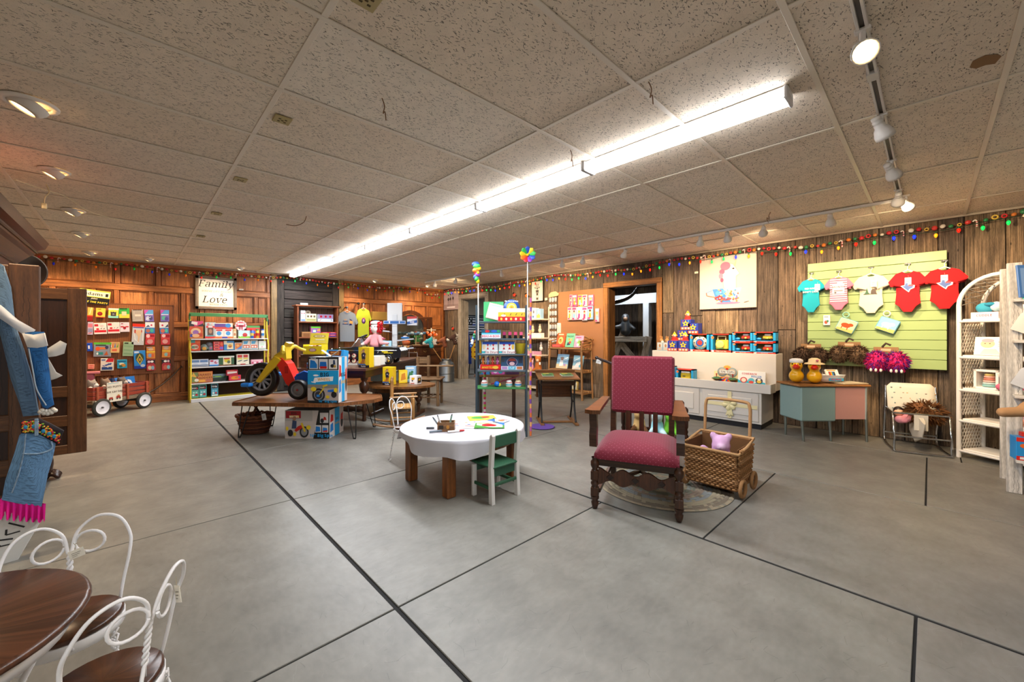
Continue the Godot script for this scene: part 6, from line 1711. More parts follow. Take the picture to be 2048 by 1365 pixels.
func pegboard_left():
	var t = thing("pegboard", "brown perforated pegboard of toy packets on the panelled wall", "pegboard", -0.5, 0.5, -9.075)
	part(t, "board", B.new("8a5127").box(0, 0.575, 0, 2.0, 1.15, 0.008), "pegboard")
	for q in [[0, 1.155, 2.02, 0.02], [1.005, 0.575, 0.02, 1.17]]: part(t, "edge_strip", B.new("7d4823").box(q[0], q[1], 0, q[2], q[3], 0.01), "wood")
	var P := [
		["yellow novelty card with dark red blob on the pegboard", -0.374, 1.429, 0.104, 0.148, "e8c048", "o 44 40 28 22 8a1c20;o 40 46 12 8 a83038;r 14 84 40 8 a87a20;r 0 0 100 8 c03028"],
		["yellow card with grey star creature in window", -0.229, 1.425, 0.116, 0.155, "ecd850", "r 0 0 100 26 8ccfc0;r 0 84 100 16 e8f0e0;p 3c3a3a 24 20 76 20 78 68 64 60 50 66 36 60 22 68;o 50 40 12 10 7a7878"],
		["green to yellow card with tan square in window", -0.101, 1.428, 0.122, 0.160, "3aa848", "r 0 0 100 40 e0cc48;r 0 40 100 60 3aa848;r 26 24 46 42 d8b890;r 30 28 38 34 e0c8a0;r 10 88 70 10 1c3a24"],
		["grey cellophane bag with pale sticker", 0.060, 1.374, 0.135, 0.198, "a29b94", "r 10 94 80 6 2a2a2c;r 26 44 52 16 e0c8bc;l 10 10 90 14 2 d8d4d0;l 16 20 20 86 2 c0bab4;l 82 16 86 90 2 c8c2bc"],
		["purple and blue foil packet in the column nearest the bag", 0.200, 1.377, 0.112, 0.198, "7a6ab8", "r 0 62 100 34 5aa0d8;p c050b0 0 60 50 96 0 96;r 8 56 84 6 f0e8f8;o 36 26 24 20 b8c0e0;o 66 30 22 18 4a4a78;l 10 16 70 40 4 d8e0f0"],
		["purple and blue foil packet in the outer column", 0.395, 1.381, 0.112, 0.200, "7a6ab8", "r 0 62 100 34 5aa0d8;p c050b0 0 60 50 96 0 96;r 8 56 84 6 f0e8f8;o 40 30 26 18 5ab098;o 70 24 22 16 5a4a98"],
		["pale pink card with red band and two dark darts", -0.370, 1.166, 0.142, 0.176, "e6dad8", "r 4 16 92 20 c82030;r 6 70 30 20 b8283a;o 30 46 12 8 c82030;p 23262a 50 48 64 58 60 46;p 23262a 72 46 86 56 82 44;o 66 76 12 8 ecc4c8"],
		["pale pink card with red band and slim dark darts", -0.221, 1.178, 0.140, 0.178, "e6dad8", "r 4 16 92 20 c82030;r 6 72 30 20 b8283a;o 30 48 12 8 c82030;p 23262a 50 42 62 58 60 48;p 23262a 70 42 90 60 84 48"],
		["small lilac card with red ribbon bar", -0.095, 1.202, 0.110, 0.156, "dcd0dc", "r 8 48 84 12 c01c2c;o 48 40 16 14 a0182a;r 40 56 20 8 ecece8;r 12 82 24 8 9a2a3a"],
		["tall cellophane bag with pale bony figure and red header", 0.054, 0.985, 0.150, 0.352, "c4c6ca", "r 0 86 100 14 d83018;r 6 80 88 5 5a4a9a;p d8b898 26 70 80 70 66 40 58 10 48 10 50 40 30 56;l 20 30 60 10 2 f4f6f8;l 14 60 30 20 2 f0f2f4;l 84 76 88 20 2 eceef0;r 18 56 10 16 c03028;r 74 60 6 12 c03028"],
		["white and navy packet over blue foil, column near the bag", 0.206, 1.178, 0.118, 0.188, "3f7fc8", "r 0 52 100 48 dfe4e8;p 2a3a6a 4 56 50 60 40 80;o 56 76 22 12 e8e8f0;o 66 74 10 8 c82c50;o 30 24 22 16 b06a5a;o 70 26 18 18 4ab0a0"],
		["white and navy packet over blue foil, outer column", 0.388, 1.172, 0.115, 0.196, "3f7fc8", "r 0 52 100 48 dfe4e8;p 2a3a6a 60 56 100 60 96 84;o 40 76 24 12 e8e8f0;o 34 74 12 8 c82c50;o 34 26 24 18 c86a5a;o 74 26 16 18 5ac0b0"],
		["red and pink foil packet, column near the bag", 0.204, 0.986, 0.114, 0.188, "c83a40", "r 0 60 100 40 d8505a;o 26 78 20 16 f0c8c8;r 48 70 46 22 a81c28;o 50 30 32 22 d89a98;r 6 48 88 8 e84a40"],
		["red and pink foil packet, outer column", 0.403, 0.982, 0.118, 0.192, "c83a40", "r 0 60 100 40 d8505a;o 30 80 20 14 f0c8c8;r 52 66 44 26 a81c28;o 46 30 30 20 e0a0a0;r 6 50 88 8 e84a40"],
		["green headed blister of orange toy tools", -0.353, 0.809, 0.195, 0.225, "8a92a0", "r 0 86 100 14 5ab83a;r 10 76 60 8 30383a;o 24 56 14 14 e05a28;r 34 52 44 14 d87838;r 14 14 40 18 2f8a8a;o 22 22 6 8 e0e8e8;p b85a30 60 10 84 12 74 40;o 74 66 10 12 3a3c60"],
		["small fan of colour pencils in a tan box", -0.214, 0.867, 0.110, 0.17, "c8a068", "p e86a30 20 50 34 50 30 98;p 3a6ac0 44 50 56 50 54 96;p 5ab040 66 50 80 50 88 92;p e8e0d0 8 50 20 50 10 84;r 6 0 88 46 d8b478;r 22 14 50 22 d86a4a"],
		["pale green round-topped card covered in print", -0.063, 0.806, 0.125, 0.235, "9cb890", "r 6 6 88 78 8fb08a;l 10 70 90 66 2 6a8a68;l 10 56 90 54 2 b8c8a8;l 10 44 90 40 2 6a8a68;l 10 30 90 28 2 b8c8a8;l 10 18 90 16 2 6a8a68;r 12 86 36 8 2a3a2a"],
		["orange and yellow foil packet, column near the baseball box", 0.218, 0.752, 0.108, 0.198, "d88a3a", "r 0 54 100 8 e8d03a;o 50 80 30 10 d8b890;r 6 92 60 6 7aa0c8;o 40 28 22 16 8aa0c0;o 72 26 16 16 d86a3a"],
		["orange and yellow foil packet, outer column", 0.409, 0.762, 0.110, 0.196, "d88a3a", "r 0 54 100 8 e8d03a;o 46 80 30 10 c8a888;r 16 92 60 6 7aa0c8;o 50 28 22 16 8ac0c0;o 80 26 14 16 d86a3a"],
		["tall blue box with gold baseball diamond", 0.086, 0.593, 0.142, 0.300, "2b8ad8", "r 0 0 100 16 1c3a98;r 6 86 40 10 c8d8ec;o 50 60 36 26 3a4a38;p d0b040 50 82 78 50 50 20 22 50;p 2f5a34 50 72 68 50 50 30 32 50;o 50 50 10 8 d08a40;o 74 16 20 8 b8c8d8"],
		["black and red foil packet, column near the baseball box", 0.222, 0.552, 0.108, 0.188, "b83a40", "r 0 56 100 40 1f2024;o 30 80 18 10 e8c0d0;o 66 80 18 10 f0f0f0;r 10 58 80 8 c83048;o 36 26 22 18 d8c098;o 70 24 18 18 8ab0c8"],
		["black and red foil packet, outer column", 0.416, 0.548, 0.116, 0.192, "b83a40", "r 0 56 100 40 1f2024;o 40 80 18 10 f0f0f0;o 74 80 14 10 e8c0d0;r 10 58 80 8 c83048;o 40 26 24 20 c86a58;o 74 26 18 18 8ac8d8"],
		["white box with red corner and blue glider plane", -0.300, 0.585, 0.148, 0.195, "e2dcd0", "p c8242c 36 70 96 70 100 100 56 100;r 6 80 30 14 6a7aa8;p 2a4a9a 10 40 80 62 86 54 30 34;r 10 8 80 22 2a4a8a;l 20 48 60 24 3 e8e8e8;l 56 62 80 46 3 2a4a9a"],
		["small cyan foil bag of ocean animals", -0.127, 0.611, 0.115, 0.140, "2aa0c8", "r 10 74 80 14 1c5a8a;o 46 52 26 14 e0e0c8;o 60 34 26 18 c88a3a;o 36 24 18 14 3a6a5a"],
		["red and gold card half hidden by the wardrobe door, upper", -0.488, 1.372, 0.06, 0.21, "c8a850", "r 0 0 100 40 8a1c18;l 40 50 70 100 4 f0e0b0;r 0 34 100 8 d83820"],
		["lilac card half hidden by the wardrobe door, middle", -0.485, 1.155, 0.06, 0.2, "b8a8c0", "r 10 60 80 26 d87080;r 10 20 80 30 8a8ab0;l 20 10 80 20 4 d84848"],
		["blue shuttle toy on strings half hidden by the wardrobe door", -0.485, 0.899, 0.06, 0.13, "1c48b8", "r 20 30 40 40 e8ecf4;o 70 50 20 40 2a5ad8"],
		["salmon matchbox-style packet above the pink stool", -0.475, 0.62, 0.07, 0.075, "e0907a", "r 20 20 60 60 d8604a;l 30 30 30 70 6 f0d0c0;l 50 30 50 70 6 f0d0c0;l 70 30 70 70 6 f0d0c0"]]
	for q in P:
		var o = pack("hanging_toy_packet", q[0], "packet", "toy packets on the brown pegboard", q[1], q[2], -9.045, 0, q[3], q[4], 0.018, q[5], q[6])
		o.rotation_degrees.z = rad_to_deg(0.05 * sin(q[1] * 40.0 + q[2] * 9.0))
		var b := B.new("9a9a9c").rod(V(0, q[4] - 0.008, -0.024), V(0, q[4] - 0.008, 0.03), 0.0025, -1, 6)
		part(o, "hook", b, "metal")
	var ad := B.new("1c1a16").box(0, 0.11, 0, 0.34, 0.22, 0.006)
	ad.prt("r 0 48 100 52 d8c850;r 3 54 94 36 f0ead0;t 46 72 22 23221e adams;r 84 60 9 22 23221e;r 0 0 100 46 1a1916;i 50 38 9 e8e0c8 Jokes;t 46 14 13 e0c838 LIFE OF THE PARTY", 0.34, 0.22, 0.0035)
	var ao = solo("novelty_sign", ad, "print", "tilted yellow and black adams sign above the pegboard", "sign", -0.45, 1.64, -9.04, 0)
	ao.rotation_degrees.z = -7
	var st = thing("pink_stool", "small pink painted stool behind the wagon", "stool", -0.62, 0, -8.86)
	part(st, "seat", B.new("c8707a").box(0, 0.575, 0, 0.5, 0.03, 0.2, 0.004), "satin")
	part(st, "apron", B.new("b8606c").box(0, 0.50, 0.08, 0.36, 0.11, 0.016, 0.003), "satin")
	for x in [-0.17, 0.17]: part(st, "leg", B.new("b8606c").box(x, 0.28, 0.06, 0.036, 0.56, 0.036, 0.003), "satin")
	for x in [-0.17, 0.17]: part(st, "leg", B.new("b8606c").box(x, 0.28, -0.06, 0.036, 0.56, 0.036, 0.003), "satin")
func wagon():
	var yaw := 43.8
	var t = thing("toy_wagon", "red slatted wooden wagon with white disc wheels and hand puppet sign", "wagon", -0.23, 0, -8.46, yaw)
	for k in 3:
		for s in [-1, 1]:
			part(t, "side_slat", B.new(["a8402c", "b0482f", "a23a28"][k]).box(0, 0.265 + 0.062 * k, s * 0.17, 0.82, 0.055, 0.014, 0.002), "wood")
			part(t, "end_slat", B.new(["a8402c", "b0482f", "a23a28"][k]).box(s * 0.40, 0.265 + 0.062 * k, 0, 0.014, 0.055, 0.32, 0.002), "wood")
	for s in [-1, 1]:
		part(t, "bed_rail", B.new("8f7a62").box(0, 0.205, s * 0.172, 0.84, 0.055, 0.02, 0.002), "wood")
		for x in [-0.36, -0.14, 0.06, 0.36]: part(t, "stake", B.new("b85a3c").box(x, 0.30, s * 0.186, 0.032, 0.23, 0.012, 0.002), "wood")
		for x in [-0.36, 0.36]: part(t, "bracket", B.new("c8c8c6").box(x, 0.215, s * 0.196, 0.085, 0.022, 0.006, 0.002), "metal")
	part(t, "bed", B.new("8a745c").box(0, 0.187, 0, 0.82, 0.016, 0.33), "wood")
	for x in [-0.31, 0.31]:
		part(t, "axle", B.new("2a2826").rod(V(x, 0.125, -0.18), V(x, 0.125, 0.18), 0.010), "satin")
		part(t, "axle_bolster", B.new("2c2a28").box(x, 0.155, 0, 0.05, 0.05, 0.24), "satin")
		for s in [-1, 1]:
			var b := B.new("33322f")
			b.xf = Transform3D(Basis(Vector3.RIGHT, PI / 2), V(x, 0.125, s * 0.19))
			b.lathe(0, 0, 0, [[0.092, -0.02], [0.115, -0.02], [0.125, -0.008], [0.125, 0.01], [0.115, 0.02], [0.092, 0.02]], 28)
			var w := part(t, "wheel", b, "matte")
			var d := B.new("dfe0ea")
			d.xf = b.xf
			d.lathe(0, 0, 0, [[0.0, -0.01], [0.094, -0.016]], 24)
			d.lathe(0, 0, 0, [[0.094, 0.018], [0.082, 0.014], [0.07, 0.004], [0.03, 0.008], [0.0, 0.008]], 24)
			d.c("4a4a4c").lathe(0, 0, 0, [[0.013, 0.006], [0.012, 0.024], [0, 0.026]], 10)
			part(w, "disc", d, "satin")
	part(t, "pull_handle", B.new("4c4038").tube(spline([V(0.42, 0.17, 0), V(0.6, 0.24, 0.06), V(0.8, 0.40, 0.13), V(0.97, 0.60, 0.2)], 5), 0.011, 8).rod(V(0.94, 0.59, 0.24), V(1.0, 0.61, 0.16), 0.011), "metal")
	var sg := B.new("e0dac8").box(0, 0, 0, 0.215, 0.285, 0.004)
	sg.prt("r 6 92 70 5 a8c0c0;t 46 76 11 8a7a68 HAND PUPPETS;t 52 50 12 5a4a40 fun car toys;p a83a30 10 14 40 14 36 24 16 24;o 18 12 5 4 3a3030;o 34 12 5 4 3a3030;p a83a30 58 16 90 16 84 28 62 28;o 66 14 5 4 3a3030;o 84 14 5 4 3a3030;r 68 28 12 6 c8a060", 0.215, 0.285, 0.0025, 0, -0.1425)
	part(t, "paper_sign", sg, "print", "cream sign reading hand puppets fun car toys").position = V(-0.14, 0.325, 0.197)
	var pups := [["grey and white wolf hand puppet in the wagon", V(-0.28, 0.205, 0.0), "8a807a", "d8d2cc"], ["brown raccoon hand puppet peeking over the wagon side", V(-0.10, 0.205, 0.0), "7a6658", "cfc4b8"], ["dark furry hand puppet at the wagon's middle", V(0.08, 0.205, 0.06), "5f5650", "b8aca4"]]
	for q in pups:
		var b := B.new()
		var c1: String = q[2]
		var c2: String = q[3]
		blob(b, [[V(0, 0.075, 0), V(0, 0.16, 0), 0.06, 0.055, c1], [V(0, 0.235, 0.01), V(0, 0.245, 0.01), 0.058, 0.055, c1], [V(0, 0.225, 0.06), V(0, 0.22, 0.085), 0.03, 0.018, c2], [V(-0.04, 0.28, 0), V(-0.05, 0.315, 0), 0.02, 0.009, c1], [V(0.04, 0.28, 0), V(0.05, 0.315, 0), 0.02, 0.009, c1], [V(-0.055, 0.16, 0.03), V(-0.1, 0.2, 0.07), 0.026, 0.024, c2]], 0.013, 0.025)
		b.c("141212")
		b.ball(0, 0.224, 0.104, 0.009, 0.008, 0.006, 8, 6)
		b.ball(-0.022, 0.252, 0.062, 0.007, -1, -1, 8, 6)
		b.ball(0.022, 0.252, 0.062, 0.007, -1, -1, 8, 6)
		var w: Vector3 = t.transform * q[1]
		solo("hand_puppet", b, "cloth", q[0], "puppet", w.x, w.y, w.z, yaw + 10, "hand puppets in the wagon")
	var w: Vector3 = t.transform * V(0.22, 0.20, -0.05)
	pack("shark_game_box", "blue shark game box with red lettering propped in the wagon", "box", "", w.x, w.y + 0.10, w.z, yaw, 0.34, 0.19, 0.06, "1a4a90", "r 0 0 100 100 2272c0;r 0 0 100 20 1a3a78;p 1c2c58 0 0 20 0 10 100 0 100;i 34 62 22 e03a30 SHARKY;r 10 30 50 10 e8d8a8;p d8dce0 66 80 80 70 92 20 84 14 78 44 66 64;p c03040 80 20 90 18 84 34;o 78 20 14 10 3aa0d8", 10.0)
	w = t.transform * V(0.26, 0.20, 0.06)
	pack("game_box", "flat blue box lying in the wagon's front end", "box", "", w.x, w.y, w.z, yaw, 0.22, 0.20, 0.10, "3a8ab8", "r 6 6 88 40 5aa8d0")
func shirt(called, label, col, x, y, z, w, h, cmds, pr_w, pr_h, pr_y, yaw = 0.0, sleeve_drop = 0.0):
	var t = thing(called, label, "shirt", x, y, z, yaw)
	var a: float = w / 2
	var o := pv([-a * 0.30, h, -a * 0.12, h * 0.96, a * 0.12, h * 0.96, a * 0.30, h, a * 0.72, h * 0.93, a * 1.05, h * 0.62, a * 0.82, h * 0.56, a * 0.70, h * 0.68, a * 0.70, h * 0.3, a * 0.68, 0, a * 0.2, -h * 0.01, -a * 0.3, 0, -a * 0.68, 0, -a * 0.70, h * 0.3, -a * 0.70, h * 0.68, -a * 0.82, h * 0.56, -a * 1.05, h * 0.62, -a * 0.72, h * 0.93])
	part(t, "shirt_body", B.new(col).ext(o, -0.012, 0.012), "cloth")
	part(t, "neck_band", B.new(Color(col).lightened(0.12)).tube(spline([V(-a * 0.30, h, 0.012), V(0, h * 0.945, 0.016), V(a * 0.30, h, 0.012)], 5), 0.006, 6), "cloth")
	part(t, "hanger", B.new("dcdcd8").tube([V(-a * 0.5, h * 0.965, 0), V(0, h * 1.03, 0), V(a * 0.5, h * 0.965, 0)], 0.005, 6).tube(spline([V(0, h * 1.03, 0), V(0, h * 1.03 + 0.05, 0), V(0.018, h * 1.03 + 0.075, 0), V(0.0, h * 1.03 + 0.09, 0), V(-0.016, h * 1.03 + 0.078, 0)], 4), 0.003, 6), "satin")
	if cmds: part(t, "chest_print", B.new().prt(cmds, pr_w, pr_h, 0.0125, 0, pr_y), "print")
	return t
func back_wall_things():
	var Z := ZB + 0.02
	var f = thing("framed_sign", "framed white sign reading Family where life begins and Love never ends", "sign", 1.115, 1.62, Z + 0.01)
	for q in [[0, 0.025, 0.62, 0.05], [0, 0.575, 0.62, 0.05], [-0.285, 0.3, 0.05, 0.6], [0.285, 0.3, 0.05, 0.6]]: part(f, "frame_side", B.new("8d7a68").box(q[0], q[1], 0, q[2], q[3], 0.03, 0.004), "wood")
	part(f, "panel", B.new("e6ddd2").box(0, 0.3, -0.004, 0.53, 0.51, 0.012).prt("s 50 80 24 1d1b1a Family;s 50 56 6.5 6a625a WHERE LIFE BEGINS;s 66 44 12 1d1b1a &;s 46 26 24 1d1b1a Love;s 56 8 6.5 6a625a NEVER ENDS", 0.50, 0.5, 0.0025, 0, 0.05), "matte")
	var so := thing("wall_socket", "black wall outlet with cords beside the tan post", "outlet", 1.93, 1.40, Z)
	part(so, "plate", B.new("141312").box(0, 0, 0, 0.07, 0.11, 0.012, 0.004), "satin")
	part(so, "cord", B.new("4a2a20").tube(spline([V(-0.01, -0.03, 0.02), V(-0.015, -0.12, 0.03), V(-0.01, -0.26, 0.015), V(-0.02, -0.4, 0.01)], 5), 0.004, 5), "satin")
	tag_card("small cream card pinned beside the family sign", 1.50, 2.03, Z, 0, 0.07, 0.025, "e6dec8", "paper price tags", 0.0)
	var c = thing("bookcase", "reddish wooden bookcase with two shelves of small toys", "bookcase", 2.76, 0, -8.78)
	var W := "9a5530"
	for s in [-1, 1]: part(c, "side", B.new(W).box(s * 0.385, 0.86, 0, 0.03, 1.72, 0.24, 0.004), "wood")
	part(c, "top", B.new("a55e36").box(0, 1.735, 0, 0.86, 0.026, 0.28, 0.005), "wood")
	for y in [1.405, 1.09, 0.72, 0.36, 0.06]: part(c, "shelf_board", B.new(W).box(0, y, 0, 0.74, 0.026, 0.23, 0.003), "wood")
	for k in 6: part(c, "back_board", B.new(["70452a", "66402a", "6b422a"][k % 3]).box(-0.308 + 0.123 * k, 0.86, -0.11, 0.121, 1.70, 0.01, 0.001), "wood")
	var P := [
		["plush_bear_pack", "white bear shaped bag with red scarf on bookcase upper shelf", 2.478, 1.4185, 0.085, 0.22, "dfe2ea", "o 24 92 12 7 f2f2f4;o 76 92 12 7 f2f2f4;r 14 70 72 10 c83a38;o 50 80 24 9 f4f4f6;r 10 4 80 16 7aa0d0;l 20 50 80 40 3 b8c4d8"],
		["finger_puppet_box", "cream display box with three little figures on bookcase", 2.63, 1.4185, 0.20, 0.16, "e6e2c8", "r 0 0 100 40 d0d0a0;r 8 12 84 18 a8a868;o 20 66 10 14 8a7a58;o 50 66 10 14 8a5a48;o 80 66 10 14 8a7a58;o 20 60 5 7 3a3a30;o 50 60 5 7 3a3a30;o 80 60 5 7 3a3a30"],
		["sock_monkey_box", "white and lilac display box with red pom-poms on bookcase", 2.912, 1.4185, 0.30, 0.155, "dce6ee", "r 0 40 100 60 9a8ab0;o 20 70 8 16 c81c40;o 50 70 8 16 c81c40;o 80 70 8 16 c81c40;o 20 70 3 6 5a1020;o 50 70 3 6 5a1020;o 80 70 3 6 5a1020;r 0 0 100 40 d4e2ee;l 10 12 20 34 6 d84a50;l 84 30 92 20 8 5a3a58"],
		["craft_tray", "open brown cardboard tray on bookcase lower shelf", 2.54, 1.1035, 0.17, 0.105, "a8764a", "r 14 6 72 66 8a5a34;r 0 84 100 16 c8925c"],
		["art_book", "purple and yellow art book with lime banner on bookcase", 2.72, 1.1035, 0.185, 0.215, "c070a8", "r 0 84 100 16 6ac83a;r 0 0 100 8 e89048;r 6 8 88 74 b868b0;p e8a850 50 60 94 56 94 82;r 14 40 44 34 3a80c0;r 20 46 30 22 e8e0c8;o 64 32 22 14 e07ab0;o 44 18 30 8 f0e0a8"],
		["red_puzzle_box", "stack of red and navy small boxes on bookcase lower shelf", 2.975, 1.1035, 0.30, 0.10, "c83038", "r 0 50 48 46 d83a40;r 52 50 48 46 d83a40;r 0 0 48 46 d83a40;r 52 0 48 46 d83a40;r 0 50 48 22 4a3a98;r 52 50 48 22 4a3a98;r 0 0 48 22 4a3a98;r 52 0 48 22 4a3a98;r 10 84 28 6 f0d0d0;r 62 84 28 6 f0d0d0;r 10 34 28 6 f0d0d0;r 62 34 28 6 f0d0d0"]]
	for q in P: pack(q[0], q[1], "toy", "small toys on the wooden bookcase", q[2], q[3], -8.74, 0, q[4], q[5], 0.09, q[6], q[7])
	var hd := B.new("b8a890")
	hd.ball(0, 0, 0, 0.055, 0.05, 0.006, 16, 8)
	hd.c("7a6a54").ball(0, 0.004, 0.005, 0.022, 0.02, 0.004, 10, 6)
	solo("display_header", hd, "print", "rounded tan header card above the cream display box", "sign", 2.60, 1.60, -8.80)
	pack("price_card", "pale blue price card lying on top of the bookcase", "card", "", 2.51, 1.7485, -8.74, 0, 0.14, 0.045, 0.004, "cfe4e6", "r 10 30 60 12 8ab0b8")
	shirt("gray_t_shirt", "large gray T-shirt with navy and orange wizard-hat print", "8b97a4", 3.42, 1.0, -8.86, 0.46, 0.66, "t 34 84 14 e0a040 NO;t 34 66 17 1a2a6a FEAR;t 34 46 14 e0a040 NO;r 8 32 52 8 1a2a6a;p 1a2a6a 64 96 92 80 76 74;p e0a860 70 78 96 66 92 34 66 44;p 1a2a6a 62 24 88 24 84 44 70 40", 0.26, 0.2, 0.31, 0)
	shirt("lime_t_shirt", "lime yellow T-shirt with purple peace-hand print", "b8c832", 3.80, 1.10, -8.90, 0.36, 0.64, "o 50 62 34 30 c85a80;o 50 44 36 34 3a2a4a;o 50 48 24 24 7a3a9a;l 42 40 42 70 6 e0d8e8;l 56 40 58 70 6 e0d8e8", 0.13, 0.17, 0.28, 0)
	for q in [[3.30, 1.755, "pair of dark glass door knobs holding the gray shirt", 0.15], [3.72, 1.86, "pair of dark glass door knobs holding the lime shirt", 0.12]]:
		var k = thing("coat_knob", q[2], "hook", q[0], q[1], Z)
		for s in 2:
			part(k, "knob", B.new("1a1514").ball(s * q[3], 0.0, 0.10 + 0.03 * s, 0.03, 0.028, 0.026, 14, 10), "gloss")
			part(k, "spindle", B.new("5a4632").rod(V(s * q[3], 0, 0), V(s * q[3], 0, 0.10 + 0.03 * s), 0.010), "metal")
	pack("shelf_box", "long tan cardboard box on a ledge behind the doll", "box", "", 4.20, 1.49, -8.92, 0, 0.42, 0.19, 0.18, "a8863e", "r 0 94 100 6 c09c50")
	var d = thing("dresser", "dark antique dresser with arched mirror frame and brass pulls", "dresser", 5.02, 0, -8.72)
	var D := "4f2c1a"
	part(d, "case", B.new(D).box(0, 0.44, 0, 1.20, 0.80, 0.44, 0.006), "wood_gloss")
	part(d, "top_slab", B.new("57321e").box(0, 0.865, 0, 1.28, 0.05, 0.50, 0.01), "wood_gloss")
	for k in 3:
		var y: float = [0.74, 0.50, 0.23][k]
		var h: float = [0.19, 0.25, 0.25][k]
		for s in ([-1, 1] if k == 0 else [0]):
			var dw := part(d, "drawer", B.new("5d3620").box(s * 0.29, y, 0.225, 0.56 if s else 1.14, h, 0.02, 0.006), "wood_gloss")
			for u in [-0.16, 0.16]: part(dw, "pull", B.new("b89a5a").tube(spline([V(s * 0.29 + u - 0.04, y + 0.01, 0.24), V(s * 0.29 + u, y - 0.02, 0.26), V(s * 0.29 + u + 0.04, y + 0.01, 0.24)], 4), 0.005, 6), "metal")
	for s in [-1, 1]: part(d, "mirror_post", B.new(D).box(s * 0.52, 1.22, -0.18, 0.14, 0.66, 0.04, 0.006), "wood_gloss")
	var arch := PackedVector2Array()
	for i in 17: arch.append(Vector2(0.46 * cos(PI * i / 16), 0.42 * sin(PI * i / 16)))
	for i in 17: arch.append(Vector2(-0.36 * cos(PI * i / 16), 0.33 * sin(PI * i / 16)))
	part(d, "mirror_arch", B.new("4a2918").ext(arch, -0.2, -0.16), "wood_gloss").position = V(-0.03, 1.33, 0)
	part(d, "crest_shoulder", B.new(D).box(0.38, 1.57, -0.18, 0.42, 0.05, 0.05, 0.006), "wood_gloss")
	part(d, "mirror_glass", B.new("9fa8a8").ext(pv([-0.40, 0.9, 0.34, 0.9, 0.34, 1.42, 0.22, 1.58, -0.03, 1.65, -0.28, 1.58, -0.40, 1.42]), -0.185, -0.178), "chrome")
	var lf := B.new("2f6a38")
	rng.seed = 6
	for i in 26:
		lf.c(["2f6a38", "3a7d44", "265a2e"][i % 3])
		var a := rng.randf() * TAU
		var p := V(rng.randf_range(-0.07, 0.07), rng.randf_range(0.06, 0.24), rng.randf_range(-0.03, 0.04))
		lf.flat()
		var u := V(cos(a), sin(a), 0.3) * 0.05
		var v := V(-sin(a), cos(a), 0.1) * 0.02
		lf.quad(p - u, p + v, p + u, p - v)
	lf.c("6a4a30").lathe(0, 0, 0, [[0, 0], [0.05, 0], [0.06, 0.07], [0, 0.07]], 12)
	solo("potted_ivy", lf, "matte", "small green leafy plant in front of the dresser mirror", "plant", 5.12, 0.892, -8.80)
	var bs := B.new("c8b48a")
	bs.rod(V(0, 0, 0), V(0, 0.24, 0), 0.012).box(0, 0.008, 0, 0.22, 0.014, 0.06)
	bs.c("b8a070").rod(V(-0.16, 0.25, 0), V(0.2, 0.27, 0), 0.008)
	var bo = thing("toy_display_stand", "wooden stand with hanging blue and grey bird toys on dresser", "stand", 4.98, 0.892, -8.62)
	part(bo, "stand", bs, "wood")
	for k in 6:
		var b := B.new(["4a6a8a", "8aa0b0", "3a5a7a"][k % 3])
		b.ball(0, 0, 0, 0.05, 0.036, 0.034, 10, 8)
		b.c("2a3a4a").ball(0.05, 0.015, 0, 0.022, 0.02, 0.02, 8, 6)
		b.c("d8dce0").ball(-0.05, -0.005, 0, 0.03, 0.01, 0.018, 8, 6)
		part(bo, "bird_toy", b, "cloth").position = V(-0.20 + 0.082 * k, 0.27 + 0.02 * (k % 2), 0.03)
	var ob = thing("toy_display_stand", "pale stand with orange clownfish toys on a clear box", "stand", 5.44, 0.892, -8.66)
	part(ob, "clear_box", B.new("b8bcc4").box(0, 0.07, 0, 0.24, 0.14, 0.16, 0.004), "satin")
	part(ob, "stand", B.new("d8d0c0").rod(V(0, 0.14, 0), V(0, 0.20, 0), 0.05, 0.012).rod(V(0, 0.2, 0), V(0, 0.42, 0), 0.012).rod(V(-0.13, 0.37, 0), V(0.13, 0.37, 0), 0.01), "satin")
	for k in 4:
		var b := B.new("e0581c")
		b.ball(0, 0, 0, 0.05, 0.036, 0.028, 10, 8)
		b.c("f2eee6").ball(0.006, 0, 0, 0.014, 0.038, 0.03, 8, 8)
		b.c("e0581c").ball(-0.055, 0, 0, 0.022, 0.026, 0.01, 8, 6)
		part(ob, "fish_toy", b, "cloth").position = V(-0.13 + 0.085 * k, 0.30 - 0.05 * (k % 2), 0.03)
	var bk := B.new("b8623a").lathe(0, 0, 0, [[0, 0], [0.07, 0], [0.10, 0.10], [0.092, 0.10], [0.065, 0.01], [0, 0.01]], 14)
	for q in [[-0.04, "d86a2a"], [0.03, "c84a24"]]: bk.c(q[1]).ball(q[0], 0.10, 0, 0.04, 0.036, 0.04, 8, 6)
	solo("toy_bowl", bk, "satin", "terracotta bowl of orange toys on the dresser", "bowl", 4.72, 0.892, -8.62)
	var s = thing("spinner_rack", "tall white post rack with tilted clear trays and blank header card", "rack", 3.83, 0, -7.45, -43)
	part(s, "post", B.new("d4d8dc").box(0, 0.78, 0, 0.10, 1.56, 0.05, 0.004), "satin")
	for k in 7: part(s, "post_joint", B.new("a8adb2").box(0, 0.3 + 0.17 * k, 0.026, 0.101, 0.006, 0.003), "satin")
	part(s, "header_card", B.new("dde0e2").box(0, 1.60, 0.01, 0.30, 0.38, 0.012, 0.002), "satin")
	part(s, "brand_strip", B.new("2f6ab0").box(0, 1.40, 0.02, 0.44, 0.07, 0.02).prt("r 0 10 100 80 dfe6f0;r 2 20 22 60 2f6ab0;r 30 16 40 68 2f6ab0;r 74 20 24 60 2f6ab0", 0.44, 0.07, 0.031, 0, 1.365), "print")
